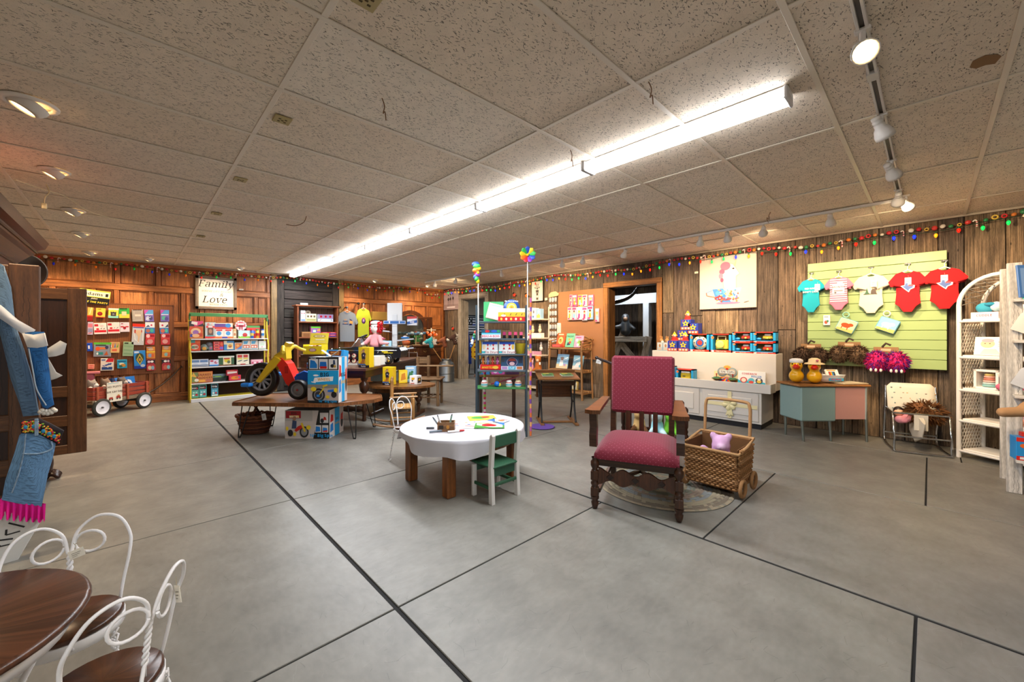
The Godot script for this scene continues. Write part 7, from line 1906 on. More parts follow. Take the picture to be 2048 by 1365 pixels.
	part(s, "base", B.new("b8bcc0").lathe(0, 0, 0, [[0, 0], [0.26, 0], [0.26, 0.02], [0.05, 0.05], [0, 0.05]], 20), "satin")
	var tray_lab := [["pink toy saucer on upper tray of white post rack", "e08898", -0.24, 1.24], ["pink toy car on middle tray of white post rack", "d86a80", -0.24, 1.04], ["blue toy car on middle tray of white post rack", "2a78c0", 0.24, 1.06], ["row of black and white cow toys on lower tray", "e8e4dc", -0.24, 0.86], ["row of small farm animals on lower tray", "c88a4a", 0.24, 0.88]]
	for q in tray_lab:
		var tr := B.new("c8ccd4")
		tr.xf = Transform3D(Basis(V(0, 0, 1), deg_to_rad(6.0 * signf(q[2]))), V(q[2], q[3] - 0.02, 0.03))
		tr.box(0, 0, 0, 0.34, 0.006, 0.2, 0.002).box(0, 0.012, 0.1, 0.34, 0.024, 0.004)
		part(s, "tray", tr, "gloss")
		var w: Vector3 = s.transform * V(q[2] - 0.02, q[3] + 0.004, 0.05)
		var b := B.new(q[1])
		if "row" in q[0]:
			for k in 5:
				b.c([q[1], "3a3430", "e8c890"][k % 3]).ball(-0.12 + 0.06 * k, 0.028, 0, 0.026, 0.016, 0.014, 8, 6)
				b.ball(-0.10 + 0.06 * k, 0.044, 0, 0.012, 0.011, 0.010, 8, 6)
				for u in [-0.014, 0.014]: b.rod(V(-0.12 + 0.06 * k + u, 0.0, 0), V(-0.12 + 0.06 * k + u, 0.022, 0), 0.005, -1, 6)
		else:
			b.ball(0, 0.026, 0, 0.09, 0.024, 0.05, 14, 8)
			b.c("f0e0e2").ball(0, 0.046, 0, 0.045, 0.02, 0.034, 12, 8)
		solo("model_toy", b, "gloss", q[0], "toy", w.x, w.y, w.z, -43, "model toys on the white post rack")
	var bb := B.new("e4e8ee")
	bb.box(0, 0.09, 0, 0.20, 0.18, 0.10, 0.004).prt("p c83a38 0 70 100 78 100 100 0 100;p 2a5aa8 0 10 100 30 100 60 0 40;t 50 36 22 f4f4f8 500", 0.2, 0.18, 0.051)
	var w2: Vector3 = s.transform * V(0.345, 1.34, -0.05)
	solo("model_kit_box", bb, "print", "white red and blue model box beside the blank header card", "box", w2.x, w2.y, w2.z, -43)
	for q in [["white tag card hanging from the post rack", "e8ecf0", V(0.30, 0.56, 0.06), 0.09, 0.14], ["tan kite-shaped toy hanging from the post rack", "b8743a", V(0.46, 0.46, 0.04), 0.10, 0.15]]:
		var b := B.new(q[1])
		b.ext(pv([-q[3] / 2, 0.02, 0, 0, q[3] / 2, 0.03, q[3] * 0.35, q[4], -q[3] * 0.3, q[4] * 0.95]), -0.006, 0.006)
		b.c("d8d4cc").rod(V(0, q[4], 0), V(0, q[4] + 0.18, 0), 0.003, -1, 5)
		b.rod(V(0, q[4] + 0.18, 0), V(-0.2, q[4] + 0.18, -0.02), 0.003, -1, 5)
		var w3: Vector3 = s.transform * q[2]
		solo("hanging_toy", b, "matte", q[0], "toy", w3.x, w3.y, w3.z, -43, "toys hanging from the post rack")
func far_corner():
	var c = thing("milk_can", "grey galvanised metal can in the far corner", "can", 5.55, 0, -8.15)
	part(c, "body", B.new("7f8588").lathe(0, 0, 0, [[0, 0], [0.19, 0], [0.195, 0.02], [0.19, 0.03], [0.19, 0.40], [0.17, 0.46], [0.12, 0.50], [0.12, 0.54], [0.13, 0.55], [0.112, 0.55], [0.112, 0.45]], 24), "metal")
	part(c, "hoop", B.new("6a7074").lathe(0, 0.2, 0, [[0.19, -0.01], [0.195, -0.006], [0.195, 0.006], [0.19, 0.01]], 24), "metal")
	var hs := [["teal dinosaur-headed stick toy leaning out of the can", "2a98a8", V(-0.34, 0.86, 0.12), "d8d8d0"], ["brown horse-head stick toy in the can", "7a4630", V(-0.02, 0.88, 0.1), "3a2418"], ["dark horse-head stick toy with white face in the can", "3a2620", V(0.20, 0.94, -0.10), "e6e2dc"]]
	for q in hs:
		var t = thing("stick_horse", q[0], "toy", 5.55, 0.0, -8.15, -43, "stick horses in the metal can")
		var h: Vector3 = q[2]
		part(t, "stick", B.new("b8884e").rod(V(h.x * 0.15, 0.42, h.z * 0.15), h, 0.011), "wood")
		var b := B.new()
		blob(b, [[h, h + V(-0.03, 0.13, 0), 0.05, 0.052, q[1]], [h + V(-0.03, 0.15, 0), h + V(-0.16, 0.09, 0.02), 0.058, 0.036, q[1]], [h + V(-0.16, 0.085, 0.02), h + V(-0.185, 0.075, 0.02), 0.038, 0.034, q[3]], [h + V(0, 0.2, -0.03), h + V(0.01, 0.24, -0.035), 0.018, 0.008, q[1]], [h + V(0, 0.2, 0.03), h + V(0.01, 0.24, 0.035), 0.018, 0.008, q[1]]], 0.014, 0.025)
		part(t, "head", b, "cloth")
		var mn := B.new()
		fur(mn, h + V(0.03, 0.12, 0), V(0.03, 0.09, 0.03), 60, 0.05, [q[3], q[3]], 5)
		part(t, "mane", mn, "cloth")
	var g = thing("bird_picture", "muted lilac canvas of wading birds near the far corner", "picture", XW - 0.01, 1.80, -8.72, -90)
	part(g, "canvas", B.new("b5a2a4").box(0, 0.24, 0, 0.66, 0.48, 0.03, 0.003).prt("r 0 60 100 40 bcaeb2;r 0 0 100 30 a08c8c;l 30 20 32 70 2 2a2426;l 36 20 35 66 2 2a2426;l 44 24 46 78 2 2a2426;l 52 20 50 70 2 2a2426;l 62 22 64 80 2 2a2426;l 70 20 68 72 2 2a2426;o 34 58 6 8 4a4244;o 48 60 6 8 4a4244;o 66 62 6 8 4a4244;o 34 80 3 4 2a2426;o 48 84 3 4 2a2426;o 64 86 3 4 2a2426;r 24 10 56 8 d8d0d2", 0.66, 0.48, 0.016), "matte")
	var gi = thing("giraffe_picture", "framed sketch of a giraffe head on cream paper", "picture", XW - 0.012, 1.84, -5.62, -90)
	part(gi, "panel", B.new("d9cdbd").box(0, 0.215, 0, 0.32, 0.43, 0.025, 0.003).prt("p 4a423c 40 8 60 8 58 36 64 52 56 66 44 66 36 52 42 36;o 50 24 7 6 d9cdbd;o 44 58 4 4 d9cdbd;o 56 58 4 4 d9cdbd;l 44 66 42 82 3 4a423c;l 56 66 58 82 3 4a423c;o 42 83 3 2 2a2622;o 58 83 3 2 2a2622;p 4a423c 36 60 24 70 38 68;p 4a423c 64 60 76 70 62 68;l 48 40 52 44 3 d9cdbd", 0.32, 0.43, 0.013), "matte")
	for q in [[0, 0.006, 0.336, 0.012], [0, 0.424, 0.336, 0.012], [-0.162, 0.215, 0.012, 0.43], [0.162, 0.215, 0.012, 0.43]]: part(gi, "frame_side", B.new("2e241c").box(q[0], q[1], 0.002, q[2], q[3], 0.03), "wood")
	tag_card("small cream card beside the giraffe picture", XW - 0.02, 1.90, -5.38, -90, 0.07, 0.05, "e0d6b8", "paper price tags", 0.0)
	tag_card("small cream card beside the bird canvas", XW - 0.02, 2.0, -8.44, -90, 0.07, 0.05, "e0d6b8", "paper price tags", 0.0)
	for q in [[-8.62, 1.30, "tiny red and black bird ornament near the metal can"], [-6.30, 2.02, "red and black bird ornament under the garland by the giraffe"], [-5.92, 1.98, "round orange ornament beside the giraffe picture"]]:
		var b := B.new("c03a22" if q[0] < -6 else "d8641e")
		b.ball(0, 0, 0, 0.045, 0.04, 0.03, 10, 8)
		b.c("1c1614").ball(-0.02, 0.035, 0.004, 0.028, 0.026, 0.024, 8, 6)
		b.c("2a2220").ball(0.05, -0.01, 0, 0.03, 0.012, 0.012, 8, 6)
		solo("bird_ornament", b, "cloth", q[2], "ornament", XW - 0.03, q[1], q[0], -90, "small ornaments on the barn wall")
func display_rack():
	var yaw := -43.6
	var t = thing("display_rack", "dark steel shelving rack of tin toys in the room's middle", "rack", 3.13, 0, -3.46, yaw)
	var D := "33414a"
	for sx in [-1, 1]:
		for sz in [-1, 1]: part(t, "post", B.new(D).box(sx * 0.285, 0.75, sz * 0.13, 0.022, 1.5, 0.022), "satin")
		part(t, "foot_brace", B.new("22282c").tube([V(sx * 0.285, 0.12, -0.13), V(sx * 0.285, 0.5, 0.13)], 0.006, 6), "satin")
	var ys := [1.316, 1.12, 0.943, 0.756, 0.558]
	for k in 5: part(t, "shelf_board", B.new("46555e" if k < 4 else "2f7a3c").box(0, ys[k] - 0.008, 0, 0.58, 0.016, 0.27, 0.002), "satin")
	var put := func(x, z): return t.transform * V(x, 0, z)
	var P := [
		["chalkboard", "plain green board standing at the back of the rack top", -0.10, -0.08, 1.316, 0.24, 0.24, 0.012, "35a060", "r 2 2 96 96 3cae68", 6.0, 0.0],
		["framed_board", "pale blue drawing board in pink frame leaning on rack top", -0.105, 0.05, 1.338, 0.17, 0.19, 0.014, "d8a898", "r 8 7 84 86 a8c8e4;o 40 50 20 12 bcd6ec;o 60 70 16 10 c4bce0;r 20 84 60 6 8fa8d8", 14.0, -14.0],
		["music_toy_display", "red and yellow display tray with daisies along its front", 0.115, 0.03, 1.316, 0.31, 0.15, 0.12, "e8dca0", "r 0 0 100 36 c81c20;r 0 36 100 34 e0b830;r 0 70 100 30 ece4c8;o 12 18 4 10 e8c840;o 30 18 4 10 e8e0c0;o 48 18 4 10 e8c840;o 66 18 4 10 e8e0c0;o 84 18 4 10 e8c840;l 20 46 24 62 4 5a3a20;l 44 46 48 62 4 5a3a20;l 64 46 70 62 4 5a3a20;l 86 46 90 62 4 5a3a20;o 20 44 9 8 f2efe6", 0.0, 0.0],
		["bead_kit_box", "white and blue bead box with dark lid on second rack shelf", -0.12, 0.03, 1.12, 0.22, 0.10, 0.14, "dfe6ee", "r 0 60 100 40 17506a;o 30 82 12 14 c82c30;o 66 82 16 14 2a58b8;o 88 84 8 12 2a9a58;r 0 46 100 16 5ac0dc;t 48 26 24 d8404a BEAD-A-BOSS", 0.0, 0.0],
		["tin_drum_box", "boxed tin drum with red diamonds nearest the pinwheel pole", -0.135, 0.02, 0.943, 0.185, 0.14, 0.13, "c8d8e0", "r 6 34 88 48 dfe2e0;r 4 78 92 20 1c50c0;p c01c28 30 78 44 78 37 58;p c01c28 30 36 44 36 37 56;p c01c28 64 78 78 78 71 58;p c01c28 64 36 78 36 71 56;p 8ab8d8 47 78 61 78 54 58;o 14 56 8 20 e8d0a0;r 0 0 100 30 eceae6;r 0 4 24 18 3ab0b8;t 60 14 20 8a2c3c Tin Drum", 0.0, 0.0],
		["tin_drum_box", "boxed tin drum with red diamonds beside the yellow bucket", 0.06, 0.02, 0.943, 0.185, 0.14, 0.13, "c8d8e0", "r 6 34 88 48 dfe2e0;r 4 78 92 20 1c50c0;p c01c28 24 78 40 78 32 58;p c01c28 24 36 40 36 32 56;p c01c28 58 78 76 78 67 58;p c01c28 58 36 76 36 67 56;o 88 56 8 22 e0b848;r 0 0 100 30 eceae6;r 0 4 24 18 3ab0b8;t 60 14 20 8a2c3c Tin Drum", 0.0, 0.0],
		["clown_toy_display", "red tray of little striped clown figures on fourth rack shelf", -0.13, 0.02, 0.756, 0.235, 0.06, 0.13, "d81c1c", "i 36 50 40 e8c828 WHISTLE;o 76 50 14 30 e8c040;r 4 6 92 8 a01414", 0.0, 0.0],
		["spinning_eyes_box", "navy toy box with round sunrise picture on fourth rack shelf", 0.12, 0.02, 0.756, 0.255, 0.155, 0.09, "24527a", "r 2 56 14 26 3a4858;r 80 50 16 34 2a2f48;o 50 58 24 34 b8b0c8;o 50 58 22 31 2a2f60;p b84030 32 66 68 66 60 84 40 84;o 50 46 12 14 e8c0c8;r 0 0 100 28 dcdce8;r 34 2 32 24 3ab8d8;t 50 14 14 f4f8fc FLIP;r 4 4 24 20 b890c8;r 72 4 24 20 c87a48", 0.0, 0.0]]
	for q in P:
		var w: Vector3 = put.call(q[2], q[3])
		var o = pack(q[0], q[1], "toy", "toys on the dark steel rack", w.x, q[4] + 0.001, w.z, yaw, q[5], q[6], q[7], q[8], q[9], q[10])
		if q[11]: o.rotation_degrees.z = q[11]
	var w: Vector3 = put.call(0.115, 0.0)
	var ds := B.new("3a62b8")
	ds.xf = Transform3D(Basis(Vector3.RIGHT, PI / 2), V(0, 0.09, 0))
	ds.lathe(0, 0, 0, [[0, -0.004], [0.095, -0.004], [0.095, 0.004], [0, 0.005]], 28)
	for q in [[0.06, "e0c030", 0.006], [0.045, "e8d890", 0.007], [0.03, "e0b028", 0.008], [0.014, "d87a28", 0.009]]: ds.c(q[1]).lathe(0, q[2], 0, [[q[0], 0], [0, 0.0005]], 24)
	ds.xf = Transform3D()
	ds.c("eef2fa").text("My Musical Box", 0, 0.165, 0.0065, 0.016)
	solo("round_display_sign", ds, "print", "round blue and yellow sunflower disc sign atop the rack", "sign", w.x, 1.39, w.z, yaw)
	for k in 4:
		w = put.call(0.03 + 0.065 * k, 0.06)
		var b := B.new("26222a").lathe(0, 0, 0, [[0, 0], [0.02, 0], [0.016, 0.03], [0.02, 0.035]], 10)
		b.c(["a02860", "c83a70", "d84a78", "e05a80"][k]).box(0, 0.055, 0, 0.036, 0.04, 0.03, 0.003)
		solo("novelty_cup", b, "print", ["dark plum novelty cup next to the bead box", "magenta novelty cup, second from the bead box", "rose novelty cup, third from the bead box", "bright pink novelty cup at the row's end"][k], "cup", w.x, 1.121, w.z, yaw, "novelty cups on second rack shelf")
	w = put.call(0.215, 0.03)
	solo("yellow_bucket", B.new("e6cc30").lathe(0, 0, 0, [[0, 0], [0.044, 0], [0.062, 0.115], [0.066, 0.118], [0.06, 0.12], [0.056, 0.11], [0.04, 0.008], [0, 0.008]], 20), "satin", "plain yellow bucket on third rack shelf", "bucket", w.x, 0.944, w.z)
	for k in 12:
		w = put.call(-0.215 + 0.055 * (k % 4), 0.065 - 0.045 * (k / 4))
		var b := B.new(["d87a30", "8a8ac0", "c84a38", "c060a0"][k % 4])
		b.lathe(0, 0, 0, [[0, 0], [0.016, 0], [0.012, 0.03], [0.018, 0.045], [0.008, 0.055], [0.013, 0.065], [0.012, 0.08], [0, 0.088]], 8)
		b.c("f0ece6").ball(-0.014, 0.038, 0.004, 0.007, -1, -1, 6, 4).ball(0.014, 0.038, 0.004, 0.007, -1, -1, 6, 4)
		solo("clown_figure", b, "print", ["orange", "lilac", "red", "pink"][k % 4] + " clown figure in the " + ["front", "middle", "back"][k / 4] + " row of the red tray", "figure", w.x, 0.757 + 0.062 + 0.02 * (k / 4) * 0.0, w.z, yaw, "clown figures in the red tray")
	for k in 3:
		w = put.call([-0.2, 0.085, 0.19][k], 0.06)
		var b := B.new("e0d4c8").lathe(0, 0, 0, [[0, 0], [0.034, 0], [0.038, 0.01], [0.038, 0.055], [0.034, 0.06], [0, 0.062]], 16)
		b.c("c83a40").lathe(0, 0.05, 0, [[0.0385, 0], [0.0385, 0.008]], 16)
		b.c("e8e6e4" if k < 2 else "d8c8a0").lathe(0, 0.06, 0, [[0.03, 0], [0.026, 0.015], [0, 0.02]], 14)
		b.c("6ab8c8" if k < 2 else "3a8ac8").lathe(0, 0.02, 0, [[0.0385, 0], [0.0385, 0.018]], 16)
		solo("toy_jar", b, "print", ["white lidded jar at the pole end of the green shelf", "white lidded jar beside the drumstick on green shelf", "cream lidded jar with blue label on green shelf"][k], "jar", w.x, 0.559, w.z, 0, "jars on the lowest rack shelf")
	w = put.call(-0.055, 0.07)
	solo("toy_ball", B.new("1c68c8").ball(0, 0.034, 0, 0.034, -1, -1, 16, 12).c("e0c848").lathe(0.02, 0.012, 0.012, [[0.022, 0], [0.028, 0.02], [0.02, 0.035]], 10), "gloss", "small blue and yellow ball on the lowest rack shelf", "ball", w.x, 0.559, w.z)
	w = put.call(0.15, -0.06)
	solo("drumstick_pair", B.new("c8506a").rod(V(-0.28, 0.02, 0.02), V(0.12, 0.12, -0.02), 0.008).c("d8a0a8").rod(V(-0.2, 0.012, -0.02), V(0.13, 0.13, 0.0), 0.007), "satin", "pink striped sticks lying across the lowest rack shelf", "stick", w.x, 0.56, w.z, yaw)
	for q in [[-0.262, 0.16, 1.84, "white pole carrying the folded rainbow pinwheel"], [0.295, 0.165, 2.04, "tall white pole carrying the open flower pinwheel"]]:
		w = put.call(q[0], q[1])
		var pw = thing("garden_pinwheel", q[3], "pinwheel", w.x, 0, w.z, yaw, "pinwheels on the steel rack")
		part(pw, "pole", B.new("e4e0dc").rod(V(0, 1.1, 0), V(0, q[2], 0), 0.006), "satin")
		var cs := ["2a50b8", "3ab850", "e8d028", "e87a20", "d82a30", "8a3aa8"]
		for k in 9:
			var a := TAU * k / 9.0
			var b := B.new(cs[k % 6])
			var R := 0.05 if q[0] < 0 else 0.085
			var c := V(0, q[2] + 0.02, 0.015)
			if q[0] < 0:
				b.ball(-0.03 + 0.012 * (k % 3), q[2] + 0.05 - 0.024 * (k - 3), 0.01 * (k % 2), 0.045 - 0.003 * k, 0.03, 0.03, 10, 6)
			else:
				b.xf = Transform3D(Basis(V(0, 0, 1), a) * Basis(V(1, 0, 0), 0.5), c)
				b.pad(pv([0, 0, 0.03, 0.035, 0.025, R, 0, R * 1.25, -0.03, R, -0.022, 0.03]), 0.004, 0.008)
			part(pw, "petal", b, "satin")
		part(pw, "hub", B.new("e8c020").ball(0, q[2] + 0.02, 0.035, 0.016), "satin")
	var cn := B.new()
	for k in 30: cn.c(["d8703a", "b85a98", "e8a868", "7a4a9a"][k % 4]).rod(V(0.0 + 0.004 * sin(k * 0.5), 0.02 + 0.052 * k, 0), V(0.004 * sin(k * 0.5 + 0.5), 0.073 + 0.052 * k, 0), 0.012, -1, 8, false)
	w = put.call(0.33, 0.16)
	solo("striped_streamer", cn, "satin", "tall orange and purple striped streamer pole against the rack", "streamer", w.x, 0.0, w.z)
	var ck := B.new()
	for k in 18: ck.c(["e0408a", "e8e4e0", "d83a60", "9ac83a"][k % 4]).rod(V(0, 0.02 + 0.03 * k, 0), V(0, 0.05 + 0.03 * k, 0), 0.014, -1, 8, false)
	w = put.call(-0.21, -0.16)
	solo("candy_cane_stick", ck, "satin", "thick pink candy striped stick behind the rack's foot", "stick", w.x, 0.18, w.z)
	for k in 5:
		w = put.call(-0.30 - 0.012 * k, 0.05 + 0.014 * (k % 2))
		solo("finger_toy", B.new(["d8502a", "2a8a5a", "3a6ac0", "e8e4e0", "2a5a9a"][k]).ball(0, 0, 0, 0.022, 0.024, 0.022, 8, 6).ball(-0.014, -0.026, 0.01, 0.014, -1, -1, 8, 6), "satin", ["orange", "green", "blue", "white", "navy"][k] + " fuzzy toy dangling off the rack's side", "toy", w.x, 1.19 - 0.034 * k, w.z, 0, "fuzzy toys dangling from the rack")
	var lb = thing("low_bench", "low brown bench of toys behind the steel rack", "bench", 3.75, 0, -4.25, yaw)
	part(lb, "seat", B.new("7a4a2a").box(0, 0.585, 0, 0.62, 0.03, 0.26, 0.004), "wood")
	for s in [-1, 1]: part(lb, "leg", B.new("4a2c1a").box(s * 0.24, 0.285, 0, 0.05, 0.57, 0.2, 0.004), "wood")
	for k in 3:
		w = lb.transform * V([-0.19, 0.02, 0.22][k], 0, 0.04)
		pack("toy_box", ["blue dinosaur toy box on the low brown bench", "pink pony toy box on the low brown bench", "dark purple toy box on the low brown bench"][k], "box", "toy boxes on the low bench", w.x, 0.601, w.z, yaw, 0.19, 0.13, 0.1, ["3a80b8", "c850a8", "4a2848"][k], ["r 0 60 100 40 5aa0d0;o 60 40 20 24 a84030;o 24 30 16 20 4a7a48;r 10 74 50 14 d0e4f0", "r 4 8 92 84 d868b8;o 30 40 16 26 e8e4f0;o 68 40 18 30 3aa0b8;r 10 76 60 14 f4e0f0", "o 40 50 24 24 8a3a88;r 10 70 60 10 b868a8"][k])
	var d = thing("school_desk", "antique school desk with sloped oak top and black iron legs", "desk", 4.06, 0, -3.40, -40)
	var ls := B.new("a06a38")
	ls.xf = Transform3D(Basis(Vector3.RIGHT, deg_to_rad(9)), V(0, 0.615, 0.02))
	ls.box(0, 0, 0, 0.54, 0.02, 0.34, 0.005)
	part(d, "sloped_top", ls, "wood_gloss")
	part(d, "pen_ledge", B.new("8a5830").box(0, 0.665, -0.19, 0.54, 0.03, 0.09, 0.004), "wood_gloss")
	part(d, "seat_back", B.new("80502c").box(0, 0.42, -0.24, 0.50, 0.24, 0.018, 0.004), "wood_gloss")
	part(d, "book_box", B.new("5c3820").box(0, 0.53, -0.02, 0.44, 0.06, 0.24, 0.004), "wood_gloss")
	part(d, "folded_seat", B.new("80502c").box(0, 0.31, -0.30, 0.50, 0.02, 0.14, 0.004), "wood_gloss")
	for s in [-1, 1]:
		part(d, "iron_leg", B.new("17171a").tube(spline([V(s * 0.22, 0.58, 0.10), V(s * 0.22, 0.45, 0.06), V(s * 0.22, 0.25, 0.05), V(s * 0.22, 0.03, 0.14)], 5), 0.012, 8), "satin")
		part(d, "iron_leg", B.new("17171a").tube(spline([V(s * 0.22, 0.58, -0.18), V(s * 0.22, 0.4, -0.16), V(s * 0.22, 0.25, -0.10), V(s * 0.22, 0.03, -0.20)], 5), 0.012, 8), "satin")
		part(d, "iron_scroll", B.new("17171a").tube(spline([V(s * 0.22, 0.3, 0.05), V(s * 0.22, 0.27, -0.02), V(s * 0.22, 0.3, -0.1)], 5), 0.008, 6), "satin")
		part(d, "floor_runner", B.new("9c6a3c").box(s * 0.22, 0.014, -0.03, 0.05, 0.026, 0.5, 0.004), "wood")
	part(d, "cross_runner", B.new("9c6a3c").box(0, 0.014, 0.02, 0.40, 0.024, 0.04, 0.003), "wood")
	for k in 2:
		w = d.transform * V([-0.13, 0.12][k], 0, 0.03)
		var b := B.new("d8dcc8")
		b.xf = Transform3D(Basis(Vector3.RIGHT, deg_to_rad(9)), Vector3.ZERO)
		b.box(0, 0.007, 0, 0.15, 0.012, 0.12)
		b.c("5a9a58").box(0, 0.0145, 0, 0.15, 0.003, 0.12)
		b.c("3a6a50").box(0.01, 0.017, 0.02, 0.08, 0.002, 0.05)
		b.c("e0d060").box(-0.02, 0.018, -0.03, 0.08, 0.002, 0.03)
		solo("picture_book", b, "print", ["green picture book lying on the school desk by the rack", "green picture book lying on the school desk by bamboo stand"][k], "book", w.x, 0.626, w.z, -40 + 8 * k, "picture books on the school desk")
	var hf := B.new()
	for q in [["6a4aa0", 0.16], ["d86a3a", 0.13], ["3a7a70", 0.10]]:
		hf.c(q[0])
		hf.xf = Transform3D(Basis(Vector3.RIGHT, 0.0), V(0, q[1] * 0.05, 0))
		hf.lathe(0, 0, 0, [[0, 0.004], [q[1] * 0.9, 0.004], [q[1], 0.002], [q[1], 0]], 20)
	solo("knitted_mat", hf, "cloth", "small round rainbow mat on floor beside the school desk", "mat", 3.72, 0.001, -3.36)
	var bs = thing("twig_bookstand", "rustic twig-and-branch stand holding picture books by the doorway", "stand", 5.84, 0, -4.58, -90)
	var N := "b08050"
	for sx in [-1, 1]:
		part(bs, "post", B.new(N).tube([V(sx * 0.40, 0, 0.17), V(sx * 0.38, 0.5, 0.16), V(sx * 0.36, 1.04, 0.14)], 0.02, 8), "wood")
		part(bs, "post", B.new(N).tube([V(sx * 0.38, 0, -0.17), V(sx * 0.36, 0.5, -0.17), V(sx * 0.34, 1.12, -0.17)], 0.018, 8), "wood")
		for y in [0.97, 1.02, 1.07]: part(bs, "side_twig", B.new("a87846").rod(V(sx * 0.36, y - 0.04, 0.18), V(sx * 0.35, y + 0.02, -0.19), 0.010), "wood")
		for y in [0.12, 0.50, 0.90]: part(bs, "side_rail", B.new(N).rod(V(sx * 0.38, y - 0.02, 0.17), V(sx * 0.36, y - 0.02, -0.17), 0.014), "wood")
	part(bs, "back_arch", B.new(N).tube(spline([V(-0.4, 1.06, -0.16), V(0, 1.16, -0.17), V(0.4, 1.06, -0.16)], 6), 0.014, 8), "wood")
	for y in [0.12, 0.50, 0.90]:
		for k in 5: part(bs, "shelf_branch", B.new(["a87848", "b48654", "9c6e40"][k % 3]).rod(V(-0.38, y, -0.15 + 0.075 * k), V(0.38, y, -0.15 + 0.075 * k), 0.018, -1, 8), "wood")
	var BK := [["orange owl picture book on the twig stand's top", -0.20, 0.92, 0.19, 0.27, "d85a28", "o 52 46 30 26 e8c070;o 50 44 18 14 e0902a;o 46 50 6 6 3a2a1c;r 20 84 60 8 f0d8b0"], ["mint green picture book reading TRUTHY on the twig stand", 0.02, 0.92, 0.19, 0.26, "7ac8a0", "t 50 78 12 2a4a3a TRUTHY;o 40 56 10 10 e0a040;o 66 54 10 10 e8b860;p 34465a 20 12 60 16 54 36 26 34;o 54 34 14 10 c84030"], ["pink picture book with green figure on the twig stand", 0.22, 0.92, 0.19, 0.22, "e8a0c0", "o 60 36 24 26 8ac060;o 30 60 16 14 e8c8e0;r 16 78 60 10 c85a90;o 46 22 14 12 f4e0ea"], ["blue seaside picture book with child on middle twig shelf", -0.16, 0.52, 0.27, 0.27, "8ab8d8", "r 0 0 100 30 d8c8a0;p f0f0ee 26 14 60 20 56 60 32 62;o 46 66 12 10 8a6a58;o 46 74 18 6 6a5048;l 60 60 96 80 5 e8f0f4;l 60 50 96 66 4 c8e0ea;o 74 26 10 8 b090c8"], ["blue seaside picture book with feathers on middle twig shelf", 0.20, 0.52, 0.22, 0.26, "88b8cc", "r 0 0 100 26 e0d4c0;p eef0ee 10 10 60 16 90 60 40 50;l 10 60 80 90 5 e4eef2;o 76 26 12 10 5ab0c8;l 30 50 70 64 3 5a8a98"]]
	for q in BK:
		w = bs.transform * V(q[1], 0, 0.05)
		pack("picture_book", q[0], "book", "picture books on the twig stand", w.x, q[2], w.z, -90, q[3], q[4], 0.018, q[5], q[6], 14.0)
	w = bs.transform * V(-0.22, 0, 0.10)
	pack("book_stack", "small red box under the orange owl book", "box", "", w.x - 0.0, 0.92, w.z, -90, 0.20, 0.055, 0.07, "c8504a", "r 6 20 88 50 d86a60")
	w = bs.transform * V(0.12, 0, 0.02)
	pack("gold_picture", "small gold picture frame on the lowest twig shelf", "frame", "", w.x, 0.141, w.z, -90, 0.14, 0.16, 0.03, "c0a050", "r 14 12 72 76 e0d8b8;o 50 50 22 26 b89040", 8.0)
